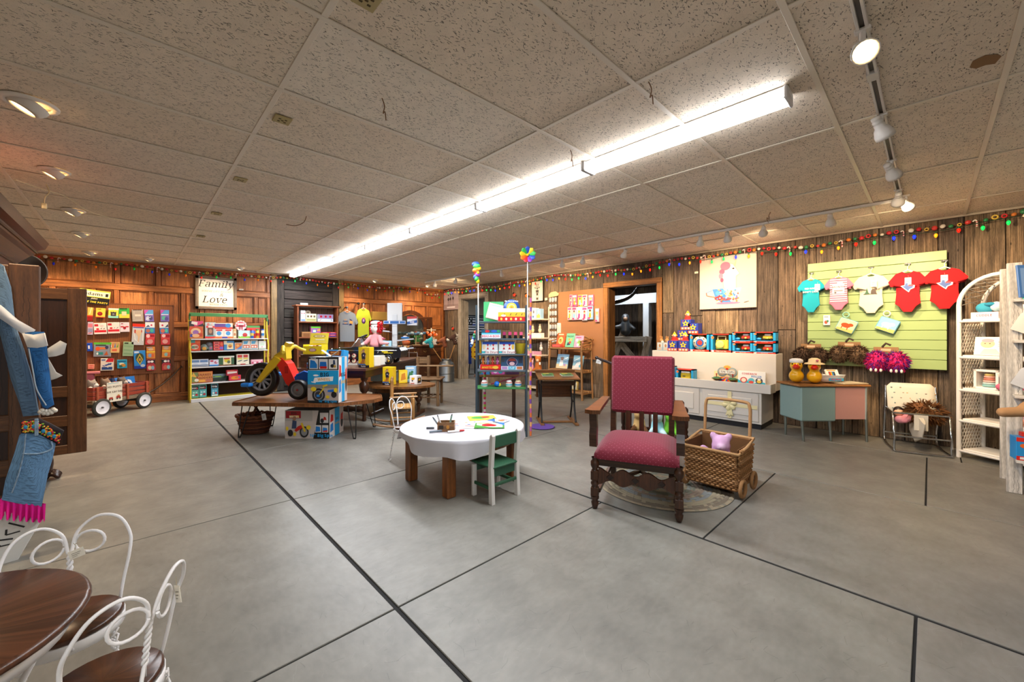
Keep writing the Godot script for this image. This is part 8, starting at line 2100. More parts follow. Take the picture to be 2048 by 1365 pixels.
func wall_shelf_and_pegboard():
	var pb = thing("pegboard", "tan perforated pegboard on the barn wall beside the timber doorway", "pegboard", XW - 0.008, 0.70, -4.55, -90)
	part(pb, "board", B.new("a5734c").box(0, 0.645, 0, 1.04, 1.29, 0.008), "pegboard")
	var base := ["e8a0a8", "d8608a", "b8c848", "e8e0d0", "e87aa0", "e8d8c0", "e0b0c8", "f0e0e8", "d0d8e8", "88b8e0"]
	var P := [[-4.72, 1.688, 0.062, 0.228], [-4.63, 1.687, 0.1, 0.221], [-4.505, 1.676, 0.098, 0.223], [-4.402, 1.676, 0.1, 0.216], [-4.265, 1.683, 0.11, 0.199], [-4.748, 1.433, 0.1, 0.246], [-4.640, 1.431, 0.1, 0.248], [-4.524, 1.433, 0.11, 0.24], [-4.402, 1.417, 0.11, 0.25], [-4.278, 1.431, 0.12, 0.248], [-4.128, 1.384, 0.08, 0.245]]
	var lab := ["slim salmon toothbrush card, top row end", "magenta doll card in the top row", "lime green doll card in the top row", "cream doll card in the top row", "rose pink doll card ending the top row", "cream doll card starting the lower row", "lilac pink doll card in the lower row", "white and red doll card in the lower row", "pale grey doll card in the lower row", "light blue doll card ending the lower row", "narrow pink card hanging alone by the doorway"]
	for k in 11:
		var q = P[k]
		var cm := "r 8 78 84 16 %s;o 50 56 26 14 f0c8a8;p %s 24 14 76 14 66 48 34 48;o 50 66 20 8 %s;r 10 4 40 12 e0387a;o 80 24 12 8 f4f0f0" % [["e84a7a", "f0e0e8", "d85090"][k % 3], ["d83a6a", "f0a030", "7ab8d8", "c84a90"][k % 4], ["6a4428", "e0b848", "a85030"][k % 3]]
		var o = pack("doll_card", lab[k], "packet", "doll cards on the tan pegboard", XW - 0.045, q[1], q[0], -90, q[2], q[3], 0.03, base[k % 10], cm)
		part(o, "hook", B.new("a0a0a2").rod(V(0, q[3] - 0.01, -0.033), V(0, q[3] - 0.01, 0.02), 0.0025, -1, 6), "metal")
	var hc = thing("clip_strip", "grey hanging strip of round hair-clip cards beside the pegboard", "display strip", XW - 0.03, 0.72, -5.19, -90)
	part(hc, "backing", B.new("6a5038").box(0, 0.59, -0.01, 0.20, 1.22, 0.006), "matte")
	for r in 8:
		for k in 3:
			if r == 7 and k > 0: continue
			part(hc, "clip_card", B.new(["a8acb0", "b8bcc0", "9ea2a8"][(r + k) % 3]).pad(pv([-0.03, 0.02, -0.03, 0.085, -0.015, 0.10, 0.015, 0.10, 0.03, 0.085, 0.03, 0.02, 0.0, 0.0]), 0.006, 0.004, 2), "satin").position = V(-0.07 + 0.07 * k, 1.075 - 0.135 * r, 0.004)
	part(hc, "header", B.new("d8c08a").ext(pv([-0.12, 0, 0.12, 0.02, 0.14, 0.06, 0.06, 0.11, -0.06, 0.1, -0.12, 0.06]), -0.003, 0.003), "matte").position = V(0.02, 1.18, 0.01)
	var fc := B.new("d8d4cc").box(0, 0.11, 0, 0.085, 0.22, 0.03, 0.003)
	fc.prt("r 20 20 60 50 c8c4bc;r 10 90 80 10 f0eeea", 0.085, 0.22, 0.0155)
	solo("white_packet", fc, "print", "plain white packet beside the hair-clip strip", "packet", XW - 0.03, 1.16, -5.03, -90)
	var s = thing("wall_shelf_unit", "white shelving unit of baby gifts behind the steel rack", "shelf", 5.95, 0, -5.55, -90)
	for y in [1.458, 1.082, 0.735, 0.40, 0.08]: part(s, "shelf_board", B.new("d8ccba").box(0, y, 0, 0.56, 0.024, 0.24, 0.003), "satin")
	for sx in [-1, 1]: part(s, "upright", B.new("cfc2b0").box(sx * 0.27, 0.86, -0.10, 0.02, 1.70, 0.02), "satin")
	var G := [["white_gift_box", "grey and white monogram gift box on the top wall shelf", -0.14, 1.471, 0.15, 0.24, "9a94a0", "r 10 50 80 40 e8e4e8;t 50 68 30 5a5660 16;o 40 24 24 16 3a3640"], ["white_gift_box", "white baby mug box on the top wall shelf", 0.02, 1.471, 0.12, 0.22, "dcd8e0", "r 12 40 76 50 f0eef2;o 50 64 20 16 6a6a70;o 40 20 20 12 4a70b0"], ["blue_gift_box", "pale blue gift box with yellow duck on the top wall shelf", 0.15, 1.471, 0.11, 0.20, "8ab0d0", "r 10 8 80 30 d0b858;o 54 34 22 16 d8c068;o 60 70 20 14 c0d8e8"], ["baby_shoe_box", "pale box of baby booties on the second wall shelf", 0.0, 1.095, 0.44, 0.09, "e0dcd8", "r 40 0 60 80 c8d0dc;o 20 60 10 24 c86a50;o 40 56 10 20 e8e0d8"], ["teal_gift_box", "teal gift box on the third wall shelf", -0.16, 0.748, 0.14, 0.19, "4a8a98", "r 40 0 20 100 c8a868;r 0 60 100 14 3a7080"], ["rose_gift_box", "long dusty pink gift box on the third wall shelf", 0.03, 0.748, 0.36, 0.07, "c890a8", "r 46 0 6 100 d8a8b8"]]
	for q in G:
		var w: Vector3 = s.transform * V(q[2], 0, 0.03 if q[0] != "rose_gift_box" else 0.075)
		pack(q[0], q[1], "gift box", "gifts on the white wall shelf", w.x, q[3], w.z, -90, q[4], q[5], 0.10 if q[0] != "teal_gift_box" and q[0] != "rose_gift_box" else 0.05, q[6], q[7])
	for k in 3:
		var w: Vector3 = s.transform * V([-0.08, 0.12, 0.15][k], 0, 0.0)
		var y: float = [1.19, 1.19, 0.83][k]
		solo("bunny_ornament", B.new(["c8b088", "d0c0a0", "c8c4c0"][k]).ball(0, 0.05, 0, 0.04, 0.05, 0.03, 10, 8).ball(0, 0.11, 0, 0.028, 0.03, 0.026, 10, 8).ball(-0.014, 0.155, 0, 0.01, 0.03, 0.008, 8, 6).ball(0.014, 0.155, 0, 0.01, 0.03, 0.008, 8, 6), "satin", ["tan bunny ornament among the baby booties", "cream bunny ornament at the end of the second wall shelf", "pale bunny ornament above the dusty pink box"][k], "ornament", w.x, y if k < 2 else 0.82, w.z, -90, "bunny ornaments on the wall shelf")
	var w2: Vector3 = s.transform * V(0.23, 0, 0.2)
	var bb := B.new()
	blob(bb, [[V(0, 0.07, 0), V(0, 0.15, 0), 0.075, 0.06, "a8602a"], [V(0, 0.24, 0), V(0, 0.25, 0), 0.062, 0.06, "b0682e"], [V(-0.05, 0.30, 0), V(-0.05, 0.302, 0), 0.022, 0.022, "a8602a"], [V(0.05, 0.30, 0), V(0.05, 0.302, 0), 0.022, 0.022, "a8602a"], [V(0, 0.23, 0.05), V(0, 0.225, 0.065), 0.026, 0.022, "d8b898"], [V(-0.05, 0.04, 0.05), V(-0.07, 0.04, 0.10), 0.03, 0.03, "a8602a"], [V(0.05, 0.04, 0.05), V(0.07, 0.04, 0.10), 0.03, 0.03, "a8602a"]], 0.014, 0.025)
	bb.c("f0eeea").box(0.05, 0.17, 0.07, 0.03, 0.05, 0.003)
	solo("plush_bear", bb, "cloth", "brown plush bear with white tag beside the twig stand", "plush toy", 5.82, 0.415, -5.36, -60)
	var pk := B.new()
	blob(pk, [[V(0, 0.05, 0), V(0, 0.10, 0), 0.06, 0.05, "e8a0b8"], [V(0, 0.17, 0.01), V(0, 0.175, 0.01), 0.045, 0.045, "f0b8c8"], [V(-0.03, 0.22, 0), V(-0.035, 0.26, 0), 0.014, 0.01, "e8a0b8"], [V(0.03, 0.22, 0), V(0.035, 0.26, 0), 0.014, 0.01, "e8a0b8"]], 0.013, 0.02)
	solo("plush_bunny", pk, "cloth", "pink plush bunny beneath the brown bear", "plush toy", 5.84, 0.415, -5.56, -60)
func white_cabinet():
	var t = thing("display_counter", "white painted display counter with raised back ledge and yellow ribbon", "counter", 5.80, 0, -2.12, -90)
	var W := "d0cbc4"
	part(t, "kick_base", B.new("1b1c1e").box(0, 0.035, 0.0, 1.40, 0.07, 0.50), "satin")
	part(t, "body", B.new(W).box(0, 0.26, 0.015, 1.42, 0.39, 0.52, 0.003), "satin")
	part(t, "counter_lip", B.new("d4cfc8").box(0, 0.505, 0.285, 1.62, 0.11, 0.02, 0.003), "satin")
	for s in [-1, 1]: part(t, "side_lip", B.new("ccc6be").box(s * 0.80, 0.505, 0.17, 0.02, 0.11, 0.21, 0.003), "satin")
	part(t, "counter_top", B.new("e6e1da").box(0, 0.468, 0.165, 1.58, 0.02, 0.22), "satin")
	part(t, "riser", B.new("d6cec4").box(0, 0.69, -0.11, 1.62, 0.46, 0.32, 0.003), "satin")
	for s in [-1, 1]:
		var d := part(t, "door", B.new("cfcac3").box(s * 0.35, 0.265, 0.28, 0.66, 0.34, 0.014, 0.003), "satin")
		part(d, "door_panel", B.new("d6d1ca").box(s * 0.35, 0.265, 0.289, 0.52, 0.22, 0.012, 0.006), "satin")
	part(t, "ribbon", B.new("e6dcae").box(0.36, 0.27, 0.298, 0.62, 0.045, 0.002).box(0.36, 0.27, 0.2995, 0.045, 0.34, 0.002), "satin")
	var bw := B.new("eae0ae")
	for k in 6:
		bw.xf = Transform3D(Basis(V(0, 0, 1), TAU * k / 6.0 + 0.3), V(0.36, 0.28, 0.31))
		bw.pad(pv([0, 0, 0.03, 0.02, 0.07, 0.03, 0.09, 0.0, 0.07, -0.03, 0.03, -0.02]), 0.004, 0.012)
	bw.xf = Transform3D(Basis(), V(0.36, 0.27, 0.305))
	bw.pad(pv([-0.012, 0, 0.012, 0, 0.05, -0.14, 0.02, -0.13, 0.0, -0.15, -0.02, -0.13, -0.045, -0.14]), 0.003, 0.006)
	part(t, "ribbon_bow", bw, "satin")
	var put := func(x, z): return t.transform * V(x, 0, z)
	var win := func(label, z, y, w, h, kind, lab2 = "r 0 0 100 10 d8321e"):
		var p: Vector3 = put.call(z + 2.12, -0.06)
		var o = thing("boxed_toy", label, "boxed toy", p.x, y, p.z, -90, "blue and red boxed classic toys")
		var b := B.new("2aa0d8")
		b.box(0, h / 2, -0.06, w, h, 0.006).box(-w / 2 + 0.014, h / 2, 0, 0.028, h, 0.13).box(w / 2 - 0.014, h / 2, 0, 0.028, h, 0.13).box(0, 0.012, 0, w, 0.024, 0.13)
		b.c("d8321e").box(0, h - 0.006, 0, w, 0.012, 0.13)
		b.prt("r 0 0 100 11 dc341f;t 52 5.5 5 f8e4d8 Fisher-Price Toys;r 4 2 12 8 f4f0ec;o 10 80 7 8 e8783a", w, h, 0.0655)
		b.c("8a6a1c").box(0, h / 2, -0.055, w - 0.05, h - 0.03, 0.004)
		part(o, "carton", b, "print")
		var y0 := 0.026
		var k := B.new("e8c040")
		match kind:
			"clock":
				k.xf = Transform3D(Basis(Vector3.RIGHT, PI / 2), V(0, h * 0.5, 0.02))
				k.c("e8e0c8").lathe(0, 0, 0, [[0, -0.03], [0.095, -0.03], [0.095, 0.02], [0, 0.022]], 28)
				k.c("2a5aa8").lathe(0, 0.022, 0, [[0.056, 0], [0, 0.002]], 24)
				k.c("d83a30").lathe(0, 0.025, 0, [[0.034, 0], [0, 0.002]], 20)
				for i in 8: k.c(["6a4a3a", "d8a030", "4a8a5a", "c84a3a"][i % 4]).ball(0.076 * cos(TAU * i / 8), 0.022, 0.076 * sin(TAU * i / 8), 0.011, 0.004, 0.011, 8, 4)
				k.xf = Transform3D()
				k.c("e8c040").tube([V(-0.03, h * 0.5 + 0.09, 0), V(-0.03, h - 0.02, 0), V(0.03, h - 0.02, 0), V(0.03, h * 0.5 + 0.09, 0)], 0.008, 6)
			"phone":
				k.box(0, h * 0.42, 0.0, 0.16, h * 0.5, 0.05, 0.01)
				k.xf = Transform3D(Basis(Vector3.RIGHT, PI / 2), V(-0.02, h * 0.42, 0.03))
				k.c("f0d470").lathe(0, 0, 0, [[0, 0], [0.055, 0], [0.055, 0.012], [0.03, 0.014], [0, 0.012]], 20)
				k.xf = Transform3D()
				k.c("f4e4a8").tube([V(-0.05, h * 0.68, 0.02), V(-0.05, h - 0.03, 0.02), V(0.05, h - 0.03, 0.02), V(0.05, h * 0.68, 0.02)], 0.009, 6)
			"radio":
				k.c("e0c02c").box(0, h * 0.42, 0.0, 0.14, h * 0.6, 0.06, 0.01)
				k.c("f0ece0").box(0, h * 0.78, 0.01, 0.12, 0.02, 0.04)
				k.c("3a3a30").box(-0.02, h * 0.5, 0.032, 0.04, 0.012, 0.003)
				for i in 3: k.ball(-0.04 + 0.04 * i, h * 0.28, 0.032, 0.012, 0.012, 0.003, 8, 6)
			_:
				var cc: String = {"bus": "d8321e", "car": "e0b030", "plane": "d8421e", "red": "c82828"}[kind]
				k.c(cc).box(0.03, y0 + 0.04, 0, w * 0.45, 0.05, 0.06, 0.01)
				k.c("e8e4da").box(0.03, y0 + 0.068, 0, w * 0.3, 0.03, 0.05, 0.008)
				k.c("23201c")
				for u in [-1, 1]: k.ball(0.03 + u * w * 0.16, y0 + 0.014, 0.03, 0.015, 0.015, 0.008, 10, 6)
				k.c("f0d060").ball(0.03, y0 + 0.03, 0.034, 0.014, -1, -1, 8, 6)
				k.c("3aa0d8").ball(-w * 0.28, y0 + 0.02, 0.02, 0.03, 0.016, 0.02, 8, 6)
		part(o, "toy", k, "satin")
		return o
	win.call("blue box with round yellow teaching clock on counter ledge", -2.25, 0.921, 0.26, 0.25, "clock")
	win.call("blue box with yellow dial toy on counter ledge", -1.965, 0.921, 0.26, 0.25, "phone")
	win.call("blue toy box with red bus, lower of its stack", -1.70, 0.921, 0.24, 0.14, "bus")
	win.call("blue toy box with red bus, upper of its stack", -1.70, 1.0625, 0.24, 0.135, "bus")
	win.call("blue toy box with red plane, lower at ledge end", -1.45, 0.921, 0.25, 0.14, "plane")
	win.call("blue toy box with yellow dog car, upper at ledge end", -1.45, 1.0625, 0.25, 0.135, "car")
	var rb: Node3D = win.call("blue box with yellow radio on the counter shelf", -2.36, 0.479, 0.24, 0.20, "radio")
	rb.position.x = 5.63
	var rc: Node3D = win.call("red and blue toy box half behind the armchair on counter", -2.66, 0.479, 0.28, 0.23, "red")
	rc.position.x = 5.63
	var J := [[-2.614, 0.921, "jack-in-the-box with yellow star, lower row by rabbits", true], [-2.455, 0.921, "jack-in-the-box with yellow star, lower row by clock", true], [-2.52, 1.076, "jack-in-the-box in the middle of the pile", false], [-2.365, 1.175, "jack-in-the-box peeking over the teaching clock box", false], [-2.47, 1.232, "jack-in-the-box on top with clown popped out", true]]
	for k in J.size():
		var q = J[k]
		var p: Vector3 = put.call(q[0] + 2.12, -0.02 if k < 2 else -0.14)
		var o = thing("jack_in_the_box", q[2], "toy", p.x, q[1], p.z, -90, "jack-in-the-box pile on the counter ledge")
		part(o, "cube", B.new("2a3a98").box(0, 0.075, 0, 0.145, 0.15, 0.145, 0.003).prt("r 0 0 100 26 d85028;r 10 6 20 16 f0d0c0;r 40 6 20 16 f0d0c0;r 70 6 20 16 f0d0c0;p e8c028 50 94 60 72 84 70 68 54 74 34 50 44 26 34 32 54 16 70 40 72;o 50 60 10 8 2a3a98;o 24 84 6 5 d85028;o 78 84 6 5 5ab0e0", 0.145, 0.15, 0.0735), "print")
		if q[3]:
			var c := B.new("d83028").lathe(0, 0.15, 0, [[0.05, 0], [0.035, 0.03], [0.045, 0.04], [0.025, 0.055]], 10)
			c.c("f0d0b0").ball(0, 0.225, 0, 0.03, -1, -1, 10, 8)
			c.c("e0902a").ball(-0.03, 0.225, 0, 0.014, -1, -1, 8, 6).ball(0.03, 0.225, 0, 0.014, -1, -1, 8, 6)
			c.c("e8d030").lathe(0, 0.24, 0, [[0.028, 0], [0.0, 0.045]], 10)
			c.c("d83028").ball(0, 0.22, 0.03, 0.008, -1, -1, 8, 6)
			part(o, "clown", c, "cloth")
	for k in 2:
		var p: Vector3 = put.call([-0.69, -0.60][k], 0.0)
		var b := B.new("a8bcc8").box(0, 0.06, 0, 0.085, 0.12, 0.09, 0.002)
		b.prt("r 8 40 84 56 c8ccc8;o 50 60 18 20 a87a50;r 20 10 60 20 d8b898", 0.085, 0.12, 0.0455)
		b.c("b8804a").ball(0, 0.15, 0, 0.032, 0.034, 0.03, 10, 8).ball(-0.012, 0.195, 0, 0.009, 0.026, 0.008, 8, 6).ball(0.014, 0.19, 0, 0.009, 0.026, 0.008, 8, 6)
		b.c("e8e0d0").ball(0.03, 0.13, 0.02, 0.022, 0.02, 0.02, 8, 6)
		solo("rabbit_music_box", b, "print", ["grey box with plush rabbit on top at ledge end", "grey box with plush rabbit on top beside the star cubes"][k], "toy", p.x, 0.921, p.z, -90, "rabbit music boxes")
	var p: Vector3 = put.call(0.26, 0.09)
	var ts := B.new("e8d8a0").box(0, 0.10, -0.02, 0.33, 0.18, 0.006)
	var cm := ""
	for k in 12:
		var a := -1.35 + 0.225 * k
		cm += "p %s 50 60 %.1f %.1f %.1f %.1f;" % [["c81c24", "e8c430", "2a62b8"][k % 3], 50 + 50 * sin(a), 60 - 58 * cos(a), 50 + 50 * sin(a + 0.225), 60 - 58 * cos(a + 0.225)]
	ts.prt(cm, 0.33, 0.19, -0.016, 0, 0.01)
	ts.c("e0a040").ball(0, 0.235, -0.016, 0.05, 0.04, 0.004, 16, 8)
	for s in [-1, 1]: ts.c("8a9a98").ball(s * 0.062, 0.185, -0.014, 0.062, 0.062, 0.005, 20, 8).c("b8a890").ball(s * 0.062, 0.185, -0.011, 0.044, 0.044, 0.005, 18, 8)
	ts.prt("r 14 40 72 22 f0eee8;t 50 51 15 23201e TIN TOPS;o 50 72 6 6 c82028", 0.25, 0.19, -0.005, 0, 0.09)
	ts.c("c83028").box(0, 0.03, 0.045, 0.34, 0.06, 0.12, 0.002)
	ts.prt("r 0 0 100 100 2a62b8;r 4 20 30 50 c82828;o 10 46 3 14 e8c040;o 18 46 3 14 e8c040;o 26 46 3 14 e8c040;r 40 10 22 80 f0eee8;t 51 50 50 23201e TIN;r 66 14 30 60 e0c030", 0.34, 0.06, 0.106)
	solo("tin_tops_display", ts, "print", "tin tops display with striped rays and round gear header", "display", p.x, 0.479, p.z, -90)
	for k in 2:
		p = put.call(0.14 + 0.2 * k, 0.115)
		var b := B.new("3a6a4a").lathe(0, 0.062, 0, [[0, 0], [0.012, 0.004], [0.06, 0.03], [0.062, 0.036], [0.03, 0.055], [0.0, 0.06]], 18)
		b.c("e8c030").lathe(0, 0.1, 0, [[0.062, -0.006], [0.045, 0.006]], 18)
		b.c("c82028").lathe(0, 0.12, 0, [[0.006, 0], [0.006, 0.03], [0.014, 0.034], [0, 0.045]], 8)
		solo("tin_spinner", b, "gloss", ["green tin spinning top on the display, gear end", "green tin spinning top on the display, roller end"][k], "toy", p.x, 0.479, p.z, 0, "tin spinning tops")
	p = put.call(0.56, 0.13)
	pack("comeback_roller_card", "white COMEBACK ROLLER display card with three drums on teal", "display", "", p.x, 0.479, p.z, -90, 0.31, 0.215, 0.03, "eceae4", "p 2ab0c8 0 0 100 0 100 36 80 44 60 30 40 46 20 34 0 48;t 42 84 11 c83a3a COMEBACK;t 68 70 11 3a7ac0 ROLLER;o 22 46 13 17 c83a3a;o 22 46 9 12 f0e0c8;o 50 44 12 16 5ab8c8;o 50 36 9 8 d84a3a;o 78 46 13 17 3a3a44;o 78 42 8 9 e0c040;o 78 54 6 6 f0ece4", 8.0)
	for k in 3:
		p = put.call([0.02, 0.30, 0.60][k], 0.255)
		pack("tin_car_box", ["small red and yellow tin box at the counter's front, TIN side", "small yellow tin car box in the middle of counter front", "small yellow tin car box near the ribbon end"][k], "box", "tin car boxes along the counter front", p.x, 0.479, p.z, -90, 0.24, 0.05, 0.035, "e0b828", "r 60 8 38 84 a83040;o 76 50 10 34 6a6a90;r 6 30 44 40 e8d078;l 10 50 46 50 14 c86a30")
func child_desk():
	var t = thing("metal_desk", "old blue-grey metal school desk with pink modesty panel", "desk", 5.62, 0, -0.84, -43.7)
	part(t, "desktop", B.new("a8713c").box(0, 0.61, 0, 0.78, 0.022, 0.38, 0.006), "wood")
	part(t, "pedestal", B.new("7f9a98").box(-0.17, 0.41, 0, 0.38, 0.375, 0.35, 0.012), "satin")
	part(t, "front_panel", B.new("c08f88").box(0.185, 0.42, 0.16, 0.33, 0.35, 0.012, 0.002), "satin")
	part(t, "edge_trim", B.new("9aa8a6").box(0.35, 0.42, 0.16, 0.02, 0.36, 0.02, 0.003), "satin")
	for q in [[-0.32, 0.13], [-0.02, 0.13], [0.35, 0.15], [-0.32, -0.13], [0.35, -0.13]]: part(t, "leg", B.new("8a9490").rod(V(q[0], 0.6 if q[0] > 0.3 else 0.225, q[1]), V(q[0] + 0.01, 0.0, q[1] * 1.1), 0.016, 0.011), "metal")
	var Y := 0.622
	for k in 2:
		var w: Vector3 = t.transform * V([-0.28, -0.13][k], 0, [-0.01, 0.06][k])
		var d = thing("rubber_duck", ["yellow rubber duck in a white sailor cap on the desk", "yellow rubber duck in a brimmed straw hat on the desk"][k], "rubber duck", w.x, Y + 0.011, w.z, -80, "rubber ducks on the metal desk")
		d.scale = Vector3.ONE * 1.25
		var b := B.new()
		blob(b, [[V(0, 0.05, -0.02), V(0, 0.055, 0.03), 0.058, 0.055, "e8ac1c"], [V(0, 0.07, -0.08), V(0, 0.10, -0.105), 0.03, 0.012, "e8ac1c"], [V(0, 0.15, 0.045), V(0, 0.155, 0.045), 0.048, 0.046, "ecb422"], [V(0, 0.14, 0.09), V(0, 0.137, 0.11), 0.02, 0.014, "d0281c"]], 0.009, 0.03)
		part(d, "body", b, "gloss")
		part(d, "eyes", B.new("16120e").ball(-0.026, 0.165, 0.083, 0.007).ball(0.026, 0.165, 0.083, 0.007), "gloss")
		part(d, "hat", (B.new("ecebe8").lathe(0, 0.178, 0.04, [[0.046, -0.004], [0.052, 0.004], [0.05, 0.024], [0.03, 0.034], [0, 0.036]], 16) if k == 0 else B.new("d8c49a").lathe(0, 0.178, 0.04, [[0.075, -0.012], [0.07, -0.004], [0.045, 0.004], [0.042, 0.03], [0.02, 0.042], [0, 0.043]], 16).c("c86a80").ball(0.02, 0.2, 0.085, 0.01)), "cloth")
		if k == 1: part(d, "price_label", B.new("f2f0ec").box(0.058, 0.075, 0.0, 0.002, 0.03, 0.04), "print")
	var w: Vector3 = t.transform * V(0.08, 0, 0.02)
	var tb = thing("toy_bathtub", "white toy boat tub filled with crayons boxes and chrome tap", "toy", w.x, Y, w.z, -50)
	var hull := B.new("e6e8ea").lathe(0, 0.015, 0, [[0, 0], [0.06, 0.0], [0.085, 0.04], [0.095, 0.075], [0.10, 0.078], [0.09, 0.075], [0.055, 0.01], [0, 0.01]], 24)
	var ho := part(tb, "tub", hull, "gloss")
	ho.scale = V(1.55, 1, 0.75)
	part(tb, "blue_band", B.new("3a9ac0").box(0.02, 0.045, 0.064, 0.15, 0.03, 0.004).prt("t 50 50 60 d8302c Boy Buoy", 0.15, 0.03, 0.067, 0.02, 0.03), "print")
	part(tb, "tap", B.new("c8ccd0").tube([V(-0.15, 0.06, 0), V(-0.15, 0.13, 0), V(-0.12, 0.14, 0), V(-0.11, 0.12, 0)], 0.006, 6).rod(V(-0.15, 0.12, -0.03), V(-0.15, 0.12, 0.03), 0.006), "chrome")
	w = t.transform * V(0.13, 0, 0.0)
	pack("crayon_box", "white box with coloured crayons sticking out of the tub", "box", "", w.x, Y + 0.05, w.z, -52, 0.13, 0.10, 0.02, "e8e8e6", "r 20 20 50 50 2a2a2c;r 24 24 10 42 d83a2a;r 36 24 10 42 e8b02a;r 48 24 10 42 3a8ac8;r 10 80 70 12 e0a03a", 30.0)
	w = t.transform * V(0.24, 0, 0.06)
	solo("flat_game_board", B.new("b8a888").box(0, 0.006, 0, 0.30, 0.010, 0.20, 0.002).c("d8ccb0").box(0.0, 0.0125, 0, 0.28, 0.003, 0.18), "print", "flat tan board game lying at the desk's end", "board game", w.x, Y, w.z, -38)
	var u = thing("canvas_painting", "square white canvas of a unicorn in a colourful paint-splashed teacup", "painting", XW - 0.012, 1.53, -1.98, -90)
	part(u, "canvas", B.new("bfb1a6").box(0, 0.375, 0, 0.74, 0.75, 0.035, 0.003), "matte")
	var cm := "o 52 10 22 2 8a6a90;p 3f78b4 24 38 76 38 70 18 60 12 40 12 30 20;p dcc8ba 44 38 76 38 70 18 58 12 50 24;o 40 30 10 6 4a8ad0;o 36 20 8 4 c83a40;o 56 28 9 6 f0c8a0;o 64 32 7 5 e8dcc0;o 50 18 9 3 c04a50;o 66 22 5 4 7ab0d8;l 24 36 13 32 2 6a8ab0;l 13 32 14 26 2 b85a58;l 14 26 30 22 2 b86a60;p b8a398 44 38 68 38 68 58 74 63 62 84 49 88 40 76;p d8cdc4 46 38 66 38 66 60 72 64 61 82 50 86 42 76;p e2d8d0 60 80 71 65 66 60 55 67;o 48 80 9 8 a86880;o 42 70 5 5 9a5a78;o 40 62 4 5 b07890;o 42 54 3 4 8a4a68;p d8b890 62 80 68 92 66 78;o 62 74 2 1.4 3a2a28;l 80 10 88 12 0.8 5a4a44"
	rng.seed = 14
	for k in 46: cm += ";o %.0f %.0f 1.6 1.3 %s" % [rng.randf_range(32, 70), rng.randf_range(14, 36), ["e0404a", "3a78c8", "f0d060", "f4f0ec", "60b0d8", "d87a40"][k % 6]]
	part(u, "painted_image", B.new().prt(cm, 0.74, 0.75, 0.018), "matte")
	tag_card("small cream card pinned beside the unicorn canvas", XW - 0.02, 2.10, -2.40, -90, 0.05, 0.028, "e0d6b8", "paper price tags", 0.0)
func onesie(label, col, z, y, w, h, cmds, stripes = false):
	var t = thing("baby_onesie", label, "onesie", 5.985 - 0.03 * (int(absf(z) * 10) % 2), y, z, -90, "baby onesies on the lime slat board")
	var a: float = w / 2
	var o := pv([-a * 0.28, h, -a * 0.1, h * 0.95, a * 0.1, h * 0.95, a * 0.28, h, a * 0.62, h * 0.95, a * 1.0, h * 0.76, a * 0.88, h * 0.64, a * 0.60, h * 0.74, a * 0.58, h * 0.45, a * 0.64, h * 0.22, a * 0.40, h * 0.14, a * 0.22, 0.0, -a * 0.22, 0.0, -a * 0.40, h * 0.14, -a * 0.64, h * 0.22, -a * 0.58, h * 0.45, -a * 0.60, h * 0.74, -a * 0.88, h * 0.64, -a * 1.0, h * 0.76, -a * 0.62, h * 0.95])
	part(t, "garment", B.new(col).pad(o, 0.02, 0.010, 4, 0.002), "cloth")
	if stripes:
		var s := B.new("f0d8dc")
		for k in 11: s.box(0, h * (0.26 + 0.066 * k), 0.0195, a * 1.14, h * 0.03, 0.003)
		part(t, "stripes", s, "cloth")
	part(t, "hem", B.new(Color(col).darkened(0.12)).tube([V(-a * 0.22, 0.004, 0.012), V(a * 0.22, 0.004, 0.012)], 0.005, 6).tube([V(-a * 0.64, h * 0.22, 0.011), V(-a * 0.4, h * 0.14, 0.013), V(-a * 0.22, 0.01, 0.012)], 0.005, 6).tube([V(a * 0.64, h * 0.22, 0.011), V(a * 0.4, h * 0.14, 0.013), V(a * 0.22, 0.01, 0.012)], 0.005, 6), "cloth")
	if cmds: part(t, "chest_print", B.new().prt(cmds, a, h * 0.34, 0.0225, 0, h * 0.46), "print")
	part(t, "hanger", B.new("e8eaec").tube([V(-a * 0.45, h * 0.95, 0), V(0, h * 1.04, 0), V(a * 0.45, h * 0.95, 0)], 0.006, 6).tube(spline([V(0, h * 1.04, 0), V(0, h * 1.12, 0), V(0.012, h * 1.17, 0), V(-0.008, h * 1.2, 0)], 4), 0.003, 6), "gloss")
	part(t, "arm_hook", B.new("3a3a3c").rod(V(0, h * 1.2, -0.033), V(0, h * 1.2, 0.03), 0.003, -1, 6).box(0, h * 1.2, -0.032, 0.05, 0.012, 0.006), "metal")
